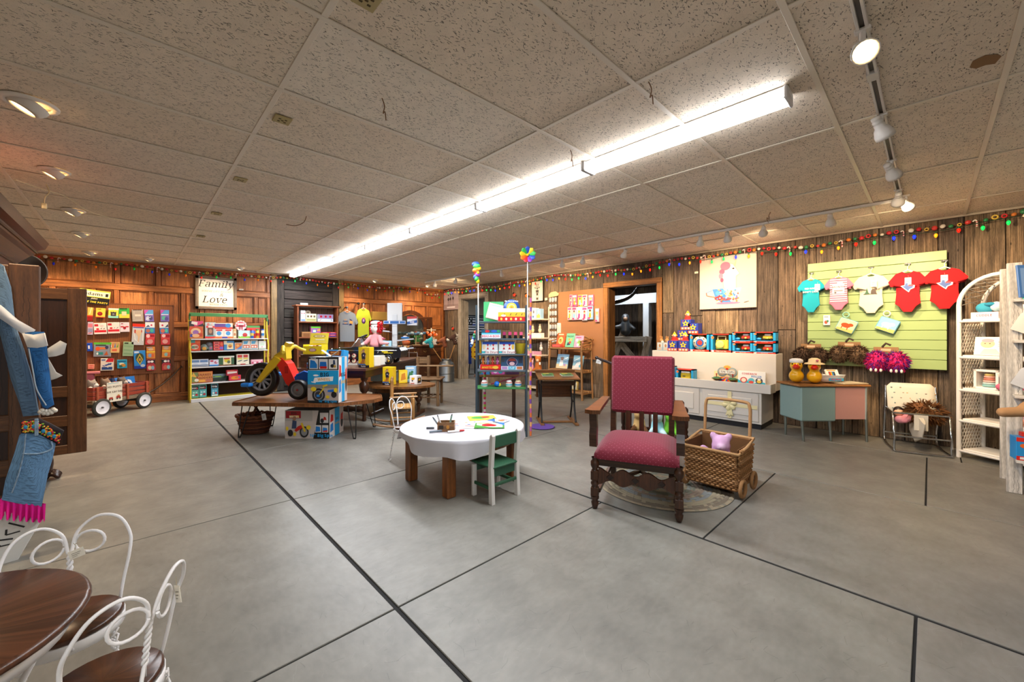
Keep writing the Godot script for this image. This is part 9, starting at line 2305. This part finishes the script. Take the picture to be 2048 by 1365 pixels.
func slat_board():
	var t = thing("slat_board", "lime green slat board of baby clothes on the barn wall", "display board", 6.035, 0.80, -0.46, -90)
	for k in 12: part(t, "slat", B.new("96ad72").box(0, 0.05 + 0.103 * k, 0, 1.16, 0.099, 0.024, 0.003), "satin")
	part(t, "groove_backing", B.new("96ad72").box(0, 0.62, -0.008, 1.15, 1.22, 0.008), "matte")
	onesie("teal onesie reading NO HAIR DON'T CARE", "1a9ab0", -0.995, 1.434, 0.27, 0.40, "t 50 76 15 eef6f8 NO HAIR;t 50 46 15 eef6f8 DON'T CARE")
	onesie("pink striped onesie with milestone print", "e07a94", -0.734, 1.453, 0.27, 0.38, "r 10 10 80 80 f2e4e6;t 50 70 18 4a3a44 MONTH;r 20 30 60 12 8a8088;o 30 20 8 8 5a5058", true)
	onesie("cream onesie with pine tree and bear print", "e2d6bc", -0.456, 1.405, 0.32, 0.43, "r 12 8 72 4 4a3a30;p 2f5a3a 20 10 40 10 30 60;p 2f5a3a 14 10 46 10 30 36;p 4a3a30 50 14 80 12 76 44 60 52 52 36;o 76 48 8 9 4a3a30")
	onesie("red onesie with state outline print, beside the cream one", "c81c22", -0.163, 1.407, 0.30, 0.43, "p e8e8ee 14 54 34 58 36 80 52 80 54 60 86 54 84 36 64 26 56 6 44 18 34 30;p 3a5aa0 22 52 36 54 38 72 50 72 52 56 78 50 74 38 58 28 54 14 46 24;r 54 50 24 12 c83040")
	onesie("red onesie with state outline print, hanging at the board's edge", "c4181e", 0.102, 1.428, 0.32, 0.41, "p e8e8ee 14 54 34 58 36 80 52 80 54 60 86 54 84 36 64 26 56 6 44 18 34 30;p 3a5aa0 22 52 36 54 38 72 50 72 52 56 78 50 74 38 58 28 54 14 46 24;r 54 50 24 12 c83040")
	for k in 5: tag_card(["teal", "pink striped", "cream", "inner red", "outer red"][k] + " onesie's white swing tag", 5.935, 1.77, [-0.93, -0.72, -0.43, -0.16, 0.10][k], -90, 0.05, 0.075, "efece6", "white swing tags on onesies", 0.0)
	var bk := [[-0.665, "soft cloth baby book with orange dinosaur", "7ac0d0", "e8dcb0", "c8502a"], [-0.32, "soft cloth baby book with white polar bear", "6ab0cc", "8ac4d8", "eef0f0"]]
	for q in bk:
		var b = thing("cloth_book", q[1], "cloth book", 5.985, 1.17, q[0], -90, "cloth books on the slat board")
		var p := B.new(q[2])
		p.xf = Transform3D(Basis(V(0, 0, 1), deg_to_rad(-24)), V(0, 0.10, 0))
		p.box(0, 0, 0, 0.17, 0.15, 0.03, 0.01)
		p.prt("r 4 4 92 92 %s;p e0c070 4 4 96 4 96 30 4 20;o 46 50 26 18 %s;o 70 62 14 12 %s;l 30 40 30 20 6 %s;l 60 40 62 20 6 %s" % [q[3], q[4], q[4], q[4], q[4]], 0.17, 0.15, 0.0155, 0, -0.075)
		part(b, "cover", p, "cloth")
		var ring := []
		for i in 16: ring.append(V(0.028 * cos(TAU * i / 16) - 0.005, 0.225 + 0.028 * sin(TAU * i / 16), 0.01))
		part(b, "hanging_ring", B.new("8fc8b0" if q[0] < -0.5 else "d8d0c8").tube(ring, 0.007, 6, true), "satin")
	pack("small_packet", "small white packet hanging on the slat board", "packet", "", 6.0, 1.276, -0.85, -90, 0.065, 0.12, 0.012, "f0ece6", "o 40 30 24 18 c8503a;o 64 40 16 12 3a7a50;r 14 78 60 8 8a8a88")
	var fs := [[-1.0, 0.82, "pair of shaggy brown fur slippers by the ducks", ["5a4332", "6d5340", "4a3628"]], [-0.64, 0.85, "pair of shaggy brown fur slippers in the middle", ["6a523c", "5a4431", "7a6048"]], [-0.33, 0.80, "pair of magenta and purple monster slippers with claws", ["d0206a", "5a2a98", "e0307a", "7a3ab0"]]]
	for k in 3:
		var q = fs[k]
		var s = thing("fur_slippers", q[2], "slippers", 5.95 - 0.03 * k, q[1], q[0], -90, "fur slippers on the slat board")
		part(s, "hanger_card", B.new("8d6a48").box(0, 0.20, -0.03, 0.20, 0.06, 0.006, 0.002).c("3a2c24").tube([V(-0.03, 0.23, -0.03), V(0, 0.27, -0.03), V(0.04, 0.25, -0.03)], 0.012, 6).prt("r 30 30 40 40 c8a888", 0.2, 0.06, -0.026, 0, 0.17), "matte")
		for sx in [-1, 1]:
			var c := V(sx * 0.085, 0.09, 0.01)
			var r := V(0.08, 0.085, 0.045)
			if k == 2: c = V(sx * 0.08 + 0.01, 0.08, 0.01); r = V(0.085, 0.095, 0.05)
			var sl := part(s, "slipper", B.new(q[3][0]).ball(c.x, c.y, c.z, r.x, r.y, r.z, 16, 10), "cloth")
			var f := B.new()
			fur(f, c, r, 700, 0.038, q[3], 40 + k * 2 + sx)
			part(sl, "fur", f, "cloth", "", "stuff")
			if k == 2:
				for i in 3: part(sl, "claw", B.new("ece6dc").ball(c.x - 0.045 + 0.04 * i, c.y - 0.10, c.z + 0.04, 0.012, 0.02, 0.014, 8, 6), "satin")
func baby_seat():
	var t = thing("baby_bouncer_seat", "vintage chrome-framed baby seat with quilted white back", "baby seat", 5.75, 0, -0.10, -76)
	for s in [-1, 1]:
		part(t, "frame_tube", B.new("c0c4c8").tube(spline([V(s * 0.2, 0.012, 0.22), V(s * 0.2, 0.02, -0.12), V(s * 0.2, 0.10, -0.2), V(s * 0.2, 0.36, -0.16), V(s * 0.19, 0.62, -0.2)], 5), 0.010, 8), "chrome")
		part(t, "front_post", B.new("c0c4c8").tube([V(s * 0.2, 0.02, 0.2), V(s * 0.2, 0.16, 0.2), V(s * 0.2, 0.37, 0.14), V(s * 0.19, 0.38, 0.10)], 0.009, 8), "chrome")
		part(t, "arm_tube", B.new("c0c4c8").tube([V(s * 0.195, 0.38, 0.14), V(s * 0.19, 0.39, -0.15)], 0.009, 8), "chrome")
	for q in [[0.38, 0.15], [0.16, 0.2], [0.12, -0.18], [0.012, 0.22]]: part(t, "cross_tube", B.new("c0c4c8").rod(V(-0.2, q[0], q[1]), V(0.2, q[0], q[1]), 0.009), "chrome")
	var bk := B.new("d8d2c2")
	bk.xf = Transform3D(Basis(Vector3.RIGHT, deg_to_rad(-14)), V(0, 0.36, -0.12))
	bk.pad(pv([-0.17, 0.0, -0.185, 0.05, -0.185, 0.26, -0.15, 0.30, 0.15, 0.30, 0.185, 0.26, 0.185, 0.05, 0.17, 0.0]), 0.02, 0.012)
	for k in 26: bk.c(["8aa8a8", "a89a88", "c8a070"][k % 3]).ball(-0.15 + 0.06 * (k % 6) + 0.01 * (k % 4), 0.03 + 0.055 * (k / 6), 0.021, 0.008, 0.005, 0.002, 6, 4)
	part(t, "quilted_back", bk, "cloth")
	part(t, "sling_seat", B.new("d0c8b8").tube([V(0, 0.36, 0.14), V(0, 0.26, 0.10), V(0, 0.22, 0.0), V(0, 0.28, -0.11)], 0.15, 12, false, 0.12), "cloth")
	part(t, "strap", B.new("c8c4b8").box(0, 0.30, 0.165, 0.10, 0.15, 0.006), "cloth")
	var w: Vector3 = t.transform * V(0.02, 0.30, 0.0)
	var f := B.new()
	blob(f, [[V(-0.04, 0.05, 0), V(0.08, 0.05, 0), 0.06, 0.06, "7a5030"], [V(0.0, 0.12, 0.02), V(0.02, 0.12, 0.02), 0.06, 0.06, "7a5030"], [V(-0.10, 0.02, 0.05), V(-0.12, 0.0, 0.06), 0.04, 0.035, "e090a0"]], 0.015, 0.03)
	fur(f, V(0.04, 0.08, 0.01), V(0.14, 0.09, 0.08), 700, 0.06, ["8a5c34", "7a4e2a", "9a6a40"], 71)
	solo("furry_toy", f, "cloth", "shaggy brown furry toy lying in the chrome baby seat", "plush toy", w.x, w.y, w.z, -76)
	w = t.transform * V(-0.13, 0.30, 0.02)
	solo("baby_doll", B.new("e0b090").ball(0, 0.07, 0, 0.04).c("221a18").ball(0, 0.085, -0.012, 0.042).c("d890a0").ball(0.01, 0.0, 0.02, 0.045, 0.04, 0.045), "satin", "small dark-haired baby doll tucked in the chrome seat", "doll", w.x, w.y, w.z, -76)
func etagere():
	var t = thing("wicker_etagere", "white wicker arched shelf stand with lattice sides", "shelf", 5.67, 0, 0.515, -123)
	var W := "e8e4de"
	var hw := 0.29
	for s in [-1, 1]:
		for z in [0.15, -0.15]: part(t, "post", B.new(W).rod(V(s * hw, 0, z), V(s * hw, 1.44, z), 0.018), "satin")
		var lt := B.new("dcd6cc")
		for y0 in [0.08, 0.40, 0.70, 1.0]:
			for k in 9:
				var a := -0.13 + 0.26 * k / 8.0
				for sg in [-1, 1]:
					var p0 := V(s * hw, y0, a)
					var p1 := V(s * hw, y0 + 0.27, a + sg * 0.135)
					if absf(p1.z) > 0.135:
						var u: float = (0.135 - sg * a) / 0.135
						p1 = p0.lerp(p1, clampf(u, 0.05, 1.0))
					lt.rod(p0, p1, 0.0035, -1, 5, false)
					var q1 := V(s * hw, y0 + 0.27, a)
					var q0 := V(s * hw, y0, a + sg * 0.135)
					if absf(q0.z) > 0.135: q0 = q1.lerp(q0, clampf((0.135 - sg * a) / 0.135, 0.05, 1.0))
					lt.rod(q0, q1, 0.0035, -1, 5, false)
		part(t, "lattice_side", lt, "satin")
	for z in [0.15, -0.15]:
		var ar := []
		for i in 17: ar.append(V(-hw * cos(PI * i / 16), 1.44 + 0.27 * sin(PI * i / 16), z))
		part(t, "arch", B.new(W).tube(ar, 0.018, 8), "satin")
	var ct := B.new("dcd6cc")
	for i in 17:
		var a := PI * i / 16
		ct.rod(V(-hw * cos(a), 1.44 + 0.27 * sin(a), 0.15), V(-hw * cos(a + 0.25), 1.44 + 0.27 * sin(minf(a + 0.25, PI)), -0.15), 0.0035, -1, 5, false)
		ct.rod(V(-hw * cos(a), 1.44 + 0.27 * sin(a), -0.15), V(-hw * cos(a + 0.25), 1.44 + 0.27 * sin(minf(a + 0.25, PI)), 0.15), 0.0035, -1, 5, false)
	part(t, "arch_lattice", ct, "satin")
	for y in [1.305, 0.965, 0.655, 0.365, 0.08]:
		part(t, "shelf_board", B.new("efece6").box(0, y, 0, 0.54, 0.018, 0.29, 0.006), "satin")
		part(t, "shelf_rail", B.new(W).rod(V(-hw, y - 0.015, 0.155), V(hw, y - 0.015, 0.155), 0.012), "satin")
	var put := func(x, z): return t.transform * V(x, 0, z)
	for k in 2:
		var w: Vector3 = put.call([-0.14, 0.08][k], 0.04)
		var g = thing("baby_gift_set", ["clear gift box with blue rolled baby blankets on arched stand", "clear gift box with white pillow and turquoise lid on arched stand"][k], "gift set", w.x, 1.315, w.z, -123, "clear gift boxes")
		part(g, "base_card", B.new("e8d8dc").box(0, 0.03, 0, 0.19, 0.06, 0.12, 0.003).prt("t 50 50 36 d06a88 CUDDLE", 0.19, 0.06, 0.061), "print")
		var c := B.new(["3a9ab8", "ece8e6"][k])
		if k == 0: c.ball(-0.03, 0.10, 0, 0.06, 0.05, 0.045).c("b8dce4").ball(0.05, 0.11, 0, 0.04, 0.045, 0.04).c("2a86a8").ball(0.02, 0.13, 0.02, 0.04, 0.02, 0.03)
		else: c.ball(0, 0.09, 0, 0.075, 0.035, 0.05).ball(0, 0.13, 0, 0.06, 0.03, 0.045).c("1ab89a").ball(0.02, 0.165, 0.0, 0.05, 0.025, 0.04)
		part(g, "contents", c, "cloth")
	var w2: Vector3 = put.call(-0.10, 0.06)
	pack("baby_photo_card", "white photo card of a baby in pink on arched stand", "card", "", w2.x, 0.975, w2.z, -123, 0.27, 0.17, 0.012, "f4efec", "p ecc0c8 16 4 70 4 56 34 26 34;o 34 62 18 22 e8c0a0;o 34 80 16 10 e8a8b0;r 60 70 26 6 e8b0bc;r 60 58 30 4 d8c8c8;r 60 48 24 4 d8c8c8;o 28 64 2 2 5a4038;o 40 64 2 2 5a4038", 8.0)
	w2 = put.call(-0.13, 0.05)
	var rs = thing("ring_stacker_box", "white window box with pastel stacking rings on arched stand", "toy", w2.x, 0.665, w2.z, -123)
	for q in [[-0.075, 0.09, 0.02, 0.18], [0.075, 0.09, 0.02, 0.18], [0, 0.17, 0.17, 0.02], [0, 0.01, 0.17, 0.02]]: part(rs, "box_side", B.new("efedea").box(q[0], q[1], 0, q[2], q[3], 0.10, 0.002), "print")
	for k in 6: part(rs, "ring", B.new(["8ac0c0", "b8d4d4", "d8b0a8", "c87a6a", "e0a898", "d8c078"][k]).lathe(0.0, 0.024 + 0.02 * k, 0, [[0, 0], [0.044 - 0.003 * k, 0], [0.048 - 0.003 * k, 0.009], [0.044 - 0.003 * k, 0.018], [0, 0.018]], 16), "satin")
	w2 = put.call(0.09, 0.05)
	var un := B.new()
	blob(un, [[V(-0.02, 0.09, 0), V(0.06, 0.09, -0.02), 0.07, 0.075, "c8dcdc"], [V(-0.08, 0.15, 0.02), V(-0.10, 0.13, 0.04), 0.058, 0.04, "e8e6e2"], [V(-0.10, 0.20, 0.02), V(-0.14, 0.25, 0.03), 0.012, 0.004, "b86a78"], [V(-0.05, 0.2, 0.0), V(-0.04, 0.235, 0), 0.016, 0.01, "d8a0a8"], [V(-0.06, 0.03, 0.06), V(-0.10, 0.025, 0.09), 0.03, 0.03, "d8688a"], [V(0.05, 0.03, 0.06), V(0.05, 0.025, 0.10), 0.034, 0.034, "d8688a"]], 0.012, 0.03)
	fur(un, V(0.0, 0.11, -0.01), V(0.10, 0.09, 0.07), 260, 0.035, ["e8e8e0", "b8d8dc", "e8d8b8"], 81)
	solo("plush_unicorn", un, "cloth", "pastel plush unicorn with pink hooves on arched stand", "plush toy", w2.x, 0.68, w2.z, -123)
	w2 = put.call(0.02, 0.0)
	pack("ballerina_book", "grey and pink picture book leaning on the lower wicker shelf", "book", "", w2.x, 0.376, w2.z, -123, 0.19, 0.22, 0.016, "b8b4b8", "p e0a8b0 10 6 60 4 70 30 40 40;o 50 52 10 12 c8a088;p ececea 60 0 100 0 100 60", 20.0)
	w2 = put.call(0.15, 0.03)
	var pm := B.new()
	blob(pm, [[V(0, 0.06, 0), V(0.02, 0.12, 0), 0.06, 0.05, "e8a8b4"], [V(0.02, 0.19, 0.0), V(0.02, 0.2, 0.0), 0.05, 0.05, "e8b0ba"], [V(-0.06, 0.03, 0.06), V(-0.11, 0.03, 0.09), 0.03, 0.03, "d89a80"], [V(0.06, 0.03, 0.06), V(0.07, 0.03, 0.11), 0.03, 0.03, "d89a80"]], 0.013, 0.025)
	solo("plush_lamb", pm, "cloth", "pink plush with tan feet on the lower wicker shelf", "plush toy", w2.x, 0.376, w2.z, -123)
func white_shelf():
	var t = thing("painted_shelf", "white distressed ladder shelf of baby clothes cut by the frame edge", "shelf", 4.70, 0, 0.43, -90)
	var W := "e0dcd6"
	for z in [-0.02, -0.42]: part(t, "post", B.new(W).box(0.0, 0.85, z, 0.075, 1.7, 0.035, 0.003), "wood")
	for q in [[0.27, 0.34], [0.72, 0.22], [1.12, 0.18], [1.42, 0.16]]: part(t, "shelf_board", B.new(W).box(0.42, q[0], -0.22 + q[1] * 0.4, 0.86, 0.022, 0.34 + q[1] * 0.5, 0.003), "wood")
	var cl := ["e8e4dc", "d0d4da", "e8d8b8", "c8ccd4", "ecead8", "d8d0c4"]
	for r in 2:
		for k in 6:
			var b := B.new(cl[(k + r) % 6])
			b.xf = Transform3D(Basis(V(0, 0, 1), deg_to_rad(-28)) * Basis(V(1, 0, 0), 0.2), Vector3.ZERO)
			b.pad(pv([-0.06, 0, 0.08, 0.0, 0.10, 0.12, 0.06, 0.22, -0.02, 0.23, -0.07, 0.12]), 0.014, 0.010, 3, 0.003)
			var w: Vector3 = t.transform * V(0.03 + 0.03 * k, [1.145, 0.745][r] + 0.04, 0.02 - 0.045 * k)
			solo("baby_garment", b, "cloth", ["first", "second", "third", "fourth", "fifth", "last"][k] + " pale baby garment of the " + ["upper", "lower"][r] + " tilted row on white shelf", "garment", w.x, w.y, w.z, -90, ["upper row of baby garments", "lower row of baby garments"][r])
	for k in 3:
		var w: Vector3 = t.transform * V(0.10 + 0.03 * k, 1.435, 0.02 - 0.06 * k)
		pack("storybook", ["blue storybook at the top of white shelf, frontmost", "teal storybook second in the top row", "pale storybook third in the top row"][k], "book", "storybooks on the white shelf top", w.x, w.y, w.z, -60, 0.20, 0.24, 0.014, ["4a7ac0", "2f5a58", "c8ccd0"][k], "r 8 10 84 80 7aa0d8;o 50 50 24 20 e8dcb8", 6.0)
	var w2: Vector3 = t.transform * V(0.06, 0.283, 0.10)
	var bx = thing("boxed_toy", "red blue and yellow boxed toy on the white shelf bottom", "boxed toy", w2.x, w2.y, w2.z, -78)
	part(bx, "carton", B.new("2a90d8").box(0, 0.08, 0, 0.16, 0.16, 0.10, 0.002).prt("r 0 0 100 18 d8281c;r 0 82 100 18 d8281c;o 24 64 14 10 e86a20;o 66 50 24 16 f0f0ee;r 10 4 24 10 f4f0ee", 0.16, 0.16, 0.0505), "print")
	part(bx, "lid_flap", B.new("d8281c").box(0.02, 0.175, -0.02, 0.12, 0.03, 0.05, 0.002).c("e0c030").box(0.02, 0.18, 0.004, 0.10, 0.03, 0.01), "print")
	var tb := B.new()
	blob(tb, [[V(0, 0.08, 0), V(0.04, 0.1, -0.03), 0.06, 0.06, "b08860"], [V(-0.05, 0.06, 0.03), V(-0.13, 0.05, 0.06), 0.035, 0.034, "b08860"], [V(0.06, 0.02, 0.03), V(0.05, 0.01, 0.07), 0.04, 0.04, "3aa8d8"]], 0.013, 0.025)
	w2 = t.transform * V(0.06, 0.735, 0.14)
	solo("plush_bear", tb, "cloth", "tan plush bear reaching out over the white shelf", "plush toy", w2.x, w2.y - 0.17, w2.z, -90)
	var ds := B.new("d8ccb0")
	for k in 3: ds.xf = Transform3D(Basis(V(0, 0, 1), 0.5 - 0.5 * k), V(0.05 * k, 0, 0)); ds.pad(pv([-0.05, 0, 0.05, 0.01, 0.07, 0.05, 0.0, 0.08, -0.07, 0.04]), 0.004, 0.01)
	ds.xf = Transform3D()
	ds.c("8a6a4a").rod(V(0.05, 0.05, 0), V(0.08, 0.3, 0), 0.003)
	solo("hanging_paper_dove", ds, "matte", "cream paper bird hanging from the ceiling at the frame edge", "ornament", 5.0, 2.08, 0.56, -60)
func next_room():
	struct("ceiling_beyond", B.new("7d6a54").box(8.1, 2.50, -3.8, 3.7, 0.06, 13.8), "wood")
	struct("beam_beyond", B.new("b4b8ba").box(8.35, 1.96, -4.2, 0.14, 0.22, 4.4, 0.004), "satin")
	struct("post_beyond", B.new("b4b8ba").box(8.33, 0.925, -4.36, 0.14, 1.85, 0.14, 0.006), "satin")
	for k in 2:
		var t = thing("tube_light_fixture", ["tube light seen through the timber doorway", "tube light in the far back room"][k], "ceiling light", 7.6, 2.46, -4.6 if k == 0 else -8.6)
		part(t, "housing", B.new("e6e6e8").box(0, -0.015, 0, 0.12, 0.03, 1.2, 0.004), "satin")
		part(t, "diffuser", B.new().box(0, -0.045, 0, 0.09, 0.03, 1.16, 0.01), "tube_glow")
		var al := AreaLight3D.new()
		al.area_size = Vector2(0.09, 1.14)
		add_light(al, "tube_light", 0, -0.064, 0, 2.2, Color(0.95, 0.97, 1.0), t)
		al.rotation_degrees = V(-90, 0, 0)
	var hr := []
	for i in 17: hr.append(0.055 * (1.0 - 0.9 * i / 16.0))
	solo("mounted_horn", B.new("3a332c").tube(spline([V(7.0, 1.80, -4.75), V(7.0, 1.80, -4.35), V(7.0, 1.90, -4.0), V(7.0, 2.12, -3.83), V(7.0, 2.30, -3.80)], 4), hr, 10).rod(V(7.0, 1.8, -4.5), V(7.0, 2.47, -4.5), 0.004), "gloss", "long dark curved cattle horn seen through the doorway", "horn")
	var st = thing("saw_horse_stand", "weathered grey timber frame seen through the doorway", "stand", 7.9, 0, -4.6, -60)
	for q in [[-0.3, 0.9, -20.0], [0.12, 0.62, 38.0], [0.34, 0.55, -12.0]]:
		part(st, "timber", B.new("8f877c").box(0, 0, 0, 0.14, q[1] * 2 - 0.1, 0.05, 0.004), "barn").transform = Transform3D(Basis(V(0, 0, 1), deg_to_rad(q[2])), V(q[0], 0.62, 0))
	part(st, "rail", B.new("9a948a").box(-0.05, 1.05, 0.04, 0.9, 0.12, 0.04, 0.004), "barn")
	var fg := B.new()
	blob(fg, [[V(0, 0, 0), V(0, 0.14, 0), 0.12, 0.10, "23282c"], [V(0, 0.27, 0), V(0, 0.3, 0), 0.085, 0.08, "2a2e30"], [V(0.0, 0.27, 0.06), V(0.0, 0.26, 0.08), 0.04, 0.035, "8a6a50"], [V(-0.1, 0.1, 0.02), V(-0.2, 0.08, 0.06), 0.05, 0.04, "23282c"], [V(0.1, 0.1, 0.02), V(0.18, 0.04, 0.06), 0.05, 0.04, "23282c"]], 0.02, 0.04)
	solo("dark_figurine", fg, "satin", "dark hooded figurine on the timber frame beyond the doorway", "figurine", 7.9, 1.235, -4.65, -60)
	for q in [[-3.35, 1.75, 0.0, "rusty metal word sign hung beyond the doorway"], [-3.5, 1.35, 28.0, "tilted red licence-plate sign beyond the doorway"]]:
		var o = solo("metal_sign", B.new("8a4a40").box(0, 0, 0, 0.42, 0.12, 0.01).prt("r 6 20 88 60 b89a88;t 50 50 50 6a3a34 TEXAS", 0.42, 0.12, 0.006, 0, -0.06), "matte", q[3], "sign", 9.78, q[1], q[0], -90)
		o.rotation_degrees.z = q[2]
	var fl = thing("flag_picture", "framed dark blue and white striped flag picture in the back room", "picture", 8.3, 1.14, -10.58, 0)
	part(fl, "frame", B.new("1c2228").box(0, 0.32, 0, 1.0, 0.66, 0.03, 0.004), "satin")
	part(fl, "print", B.new("d0d4da").box(0, 0.32, 0.012, 0.9, 0.56, 0.012).prt("r 0 0 100 8 2a3038;r 0 16 100 8 2a3038;r 0 32 100 8 2a3038;r 0 46 100 9 1c3a90;r 0 62 100 8 2a3038;r 0 78 100 8 2a3038;r 0 92 100 8 2a3038;r 0 46 42 54 23282e;o 10 60 3 4 e0e4e8;o 22 60 3 4 e0e4e8;o 34 60 3 4 e0e4e8;o 16 74 3 4 e0e4e8;o 28 74 3 4 e0e4e8;o 10 88 3 4 e0e4e8;o 22 88 3 4 e0e4e8;o 34 88 3 4 e0e4e8", 0.88, 0.54, 0.0185, 0, 0.05), "matte")
	var ap := B.new("e8c030").pad(pv([-0.16, 0.6, 0.14, 0.62, 0.18, 0.4, 0.16, 0.06, 0.06, 0.0, -0.04, 0.08, -0.16, 0.12]), 0.03, 0.02, 4, 0.005)
	for k in 12: ap.c("8a2c1c").ball(-0.1 + 0.1 * (k % 3), 0.12 + 0.13 * (k / 3), 0.038, 0.022, 0.022, 0.006, 8, 6)
	solo("sunflower_apron", ap, "cloth", "yellow sunflower-print apron hanging in the far doorway", "apron", 6.8, 0.42, -8.62, -40)
	solo("hanging_cloth", B.new("1c3a98").pad(pv([-0.1, 0, 0.1, 0.0, 0.08, 0.5, 0.02, 0.9, -0.1, 0.9]), 0.02, 0.02).rod(V(-0.03, 0.85, 0), V(-0.03, 2.12, 0), 0.004), "cloth", "royal blue cloth hanging inside the far doorway", "banner", 6.56, 0.35, -8.62, -40)
	var sl = thing("bar_stool", "black bar stool inside the far doorway", "stool", 7.15, 0, -9.05)
	part(sl, "seat", B.new("1c1c1e").lathe(0, 0.62, 0, [[0, 0], [0.17, 0], [0.18, 0.02], [0.16, 0.04], [0, 0.045]], 20), "satin")
	for k in 4: part(sl, "leg", B.new("1c1c1e").rod(V(0.12 * cos(k * PI / 2 + 0.6), 0.62, 0.12 * sin(k * PI / 2 + 0.6)), V(0.19 * cos(k * PI / 2 + 0.6), 0, 0.19 * sin(k * PI / 2 + 0.6)), 0.014), "satin")
func garlands():
	var shapes := []
	for c in ["b8202a", "2a7a48", "e0d8c8", "d0762c", "c83a34"]: shapes.append(B.new(c).ball(0, 0, 0, 0.02, 0.018, 0.012, 8, 6).mesh())
	for c in ["c8242c", "d8b84a"]:
		var ring := []
		for i in 10: ring.append(V(0.015 * cos(TAU * i / 10), 0.015 * sin(TAU * i / 10), 0))
		shapes.append(B.new(c).tube(ring, 0.006, 5, true).mesh())
	var cane := B.new("e8e0d8")
	cane.tube(spline([V(0, -0.05, 0), V(0, 0.0, 0), V(0.012, 0.016, 0), V(0.026, 0.002, 0)], 4), 0.006, 6)
	for k in 3: cane.c("c8202a").box(0, -0.04 + 0.018 * k, 0, 0.0135, 0.007, 0.0135)
	shapes.append(cane.mesh())
	var bulb := B.new().lathe(0, 0, 0, [[0.008, 0.0], [0.014, -0.012], [0.013, -0.026], [0.006, -0.04], [0, -0.044]], 8).mesh()
	var cap := B.new("1f5a30").lathe(0, 0, 0, [[0.0, 0.016], [0.008, 0.016], [0.009, -0.001], [0, -0.001]], 8).mesh()
	for s in 2:
		var name2: String = ["panelled back wall", "barn wood wall"][s]
		var g = thing("candy_garland", "garland of candy beads and canes strung along the " + name2, "garland")
		var l = thing("string_lights", "string of coloured bulbs hung along the " + name2, "string lights")
		var P := func(d):
			var sag: float = 0.018 * sin(d * 2.1) + 0.012 * sin(d * 5.3)
			if s == 0: return V(-1.4 + d, 2.285 + sag - (0.10 if d > 6.9 and d < 7.3 else 0.0), ZB + 0.085)
			return V(XW - 0.055, 2.285 + sag * 1.3, -9.0 + d)
		var L := 7.4 if s == 0 else 9.75
		var pts := []
		for i in 90: pts.append(P.call(L * i / 89.0))
		part(g, "string", B.new("5a3a20").tube(pts, 0.003, 4), "matte")
		var n := 120 if s == 0 else 170
		for i in n:
			var o := part(g, "bead", shapes[(i * 5 + i / 3) % 7 if i % 9 else 7], "satin")
			o.position = P.call(L * (i + 0.5) / n) + V(0, 0.006 * sin(i * 2.0), 0)
			o.rotation_degrees = V(0, 0 if s == 0 else 90, (i * 67) % 180 if i % 9 else 0)
			o.scale = Vector3.ONE * (0.85 + 0.45 * ((i * 37) % 10) / 10.0)
		pts = []
		for i in 90: pts.append(P.call(L * i / 89.0) + V(-0.024 if s else 0, -0.034 + 0.01 * sin(i * 0.9), 0.024 if s == 0 else 0))
		part(l, "cord", B.new("1c3a24").tube(pts, 0.003, 4), "matte")
		var m := 34 if s == 0 else 62
		for i in m:
			var p: Vector3 = P.call(L * (i + 0.5) / m) + V(-0.026 if s else 0, -0.056 + 0.012 * sin(i * 2.3), 0.026 if s == 0 else 0)
			var key: String = ["red_glow", "amber_glow", "blue_glow", "green_glow"][(i * 3 + i / 4) % 4]
			var o := part(l, "bulb", bulb, key if s else M[key + "_off"])
			o.position = p
			part(o, "bulb_cap", cap, "satin")
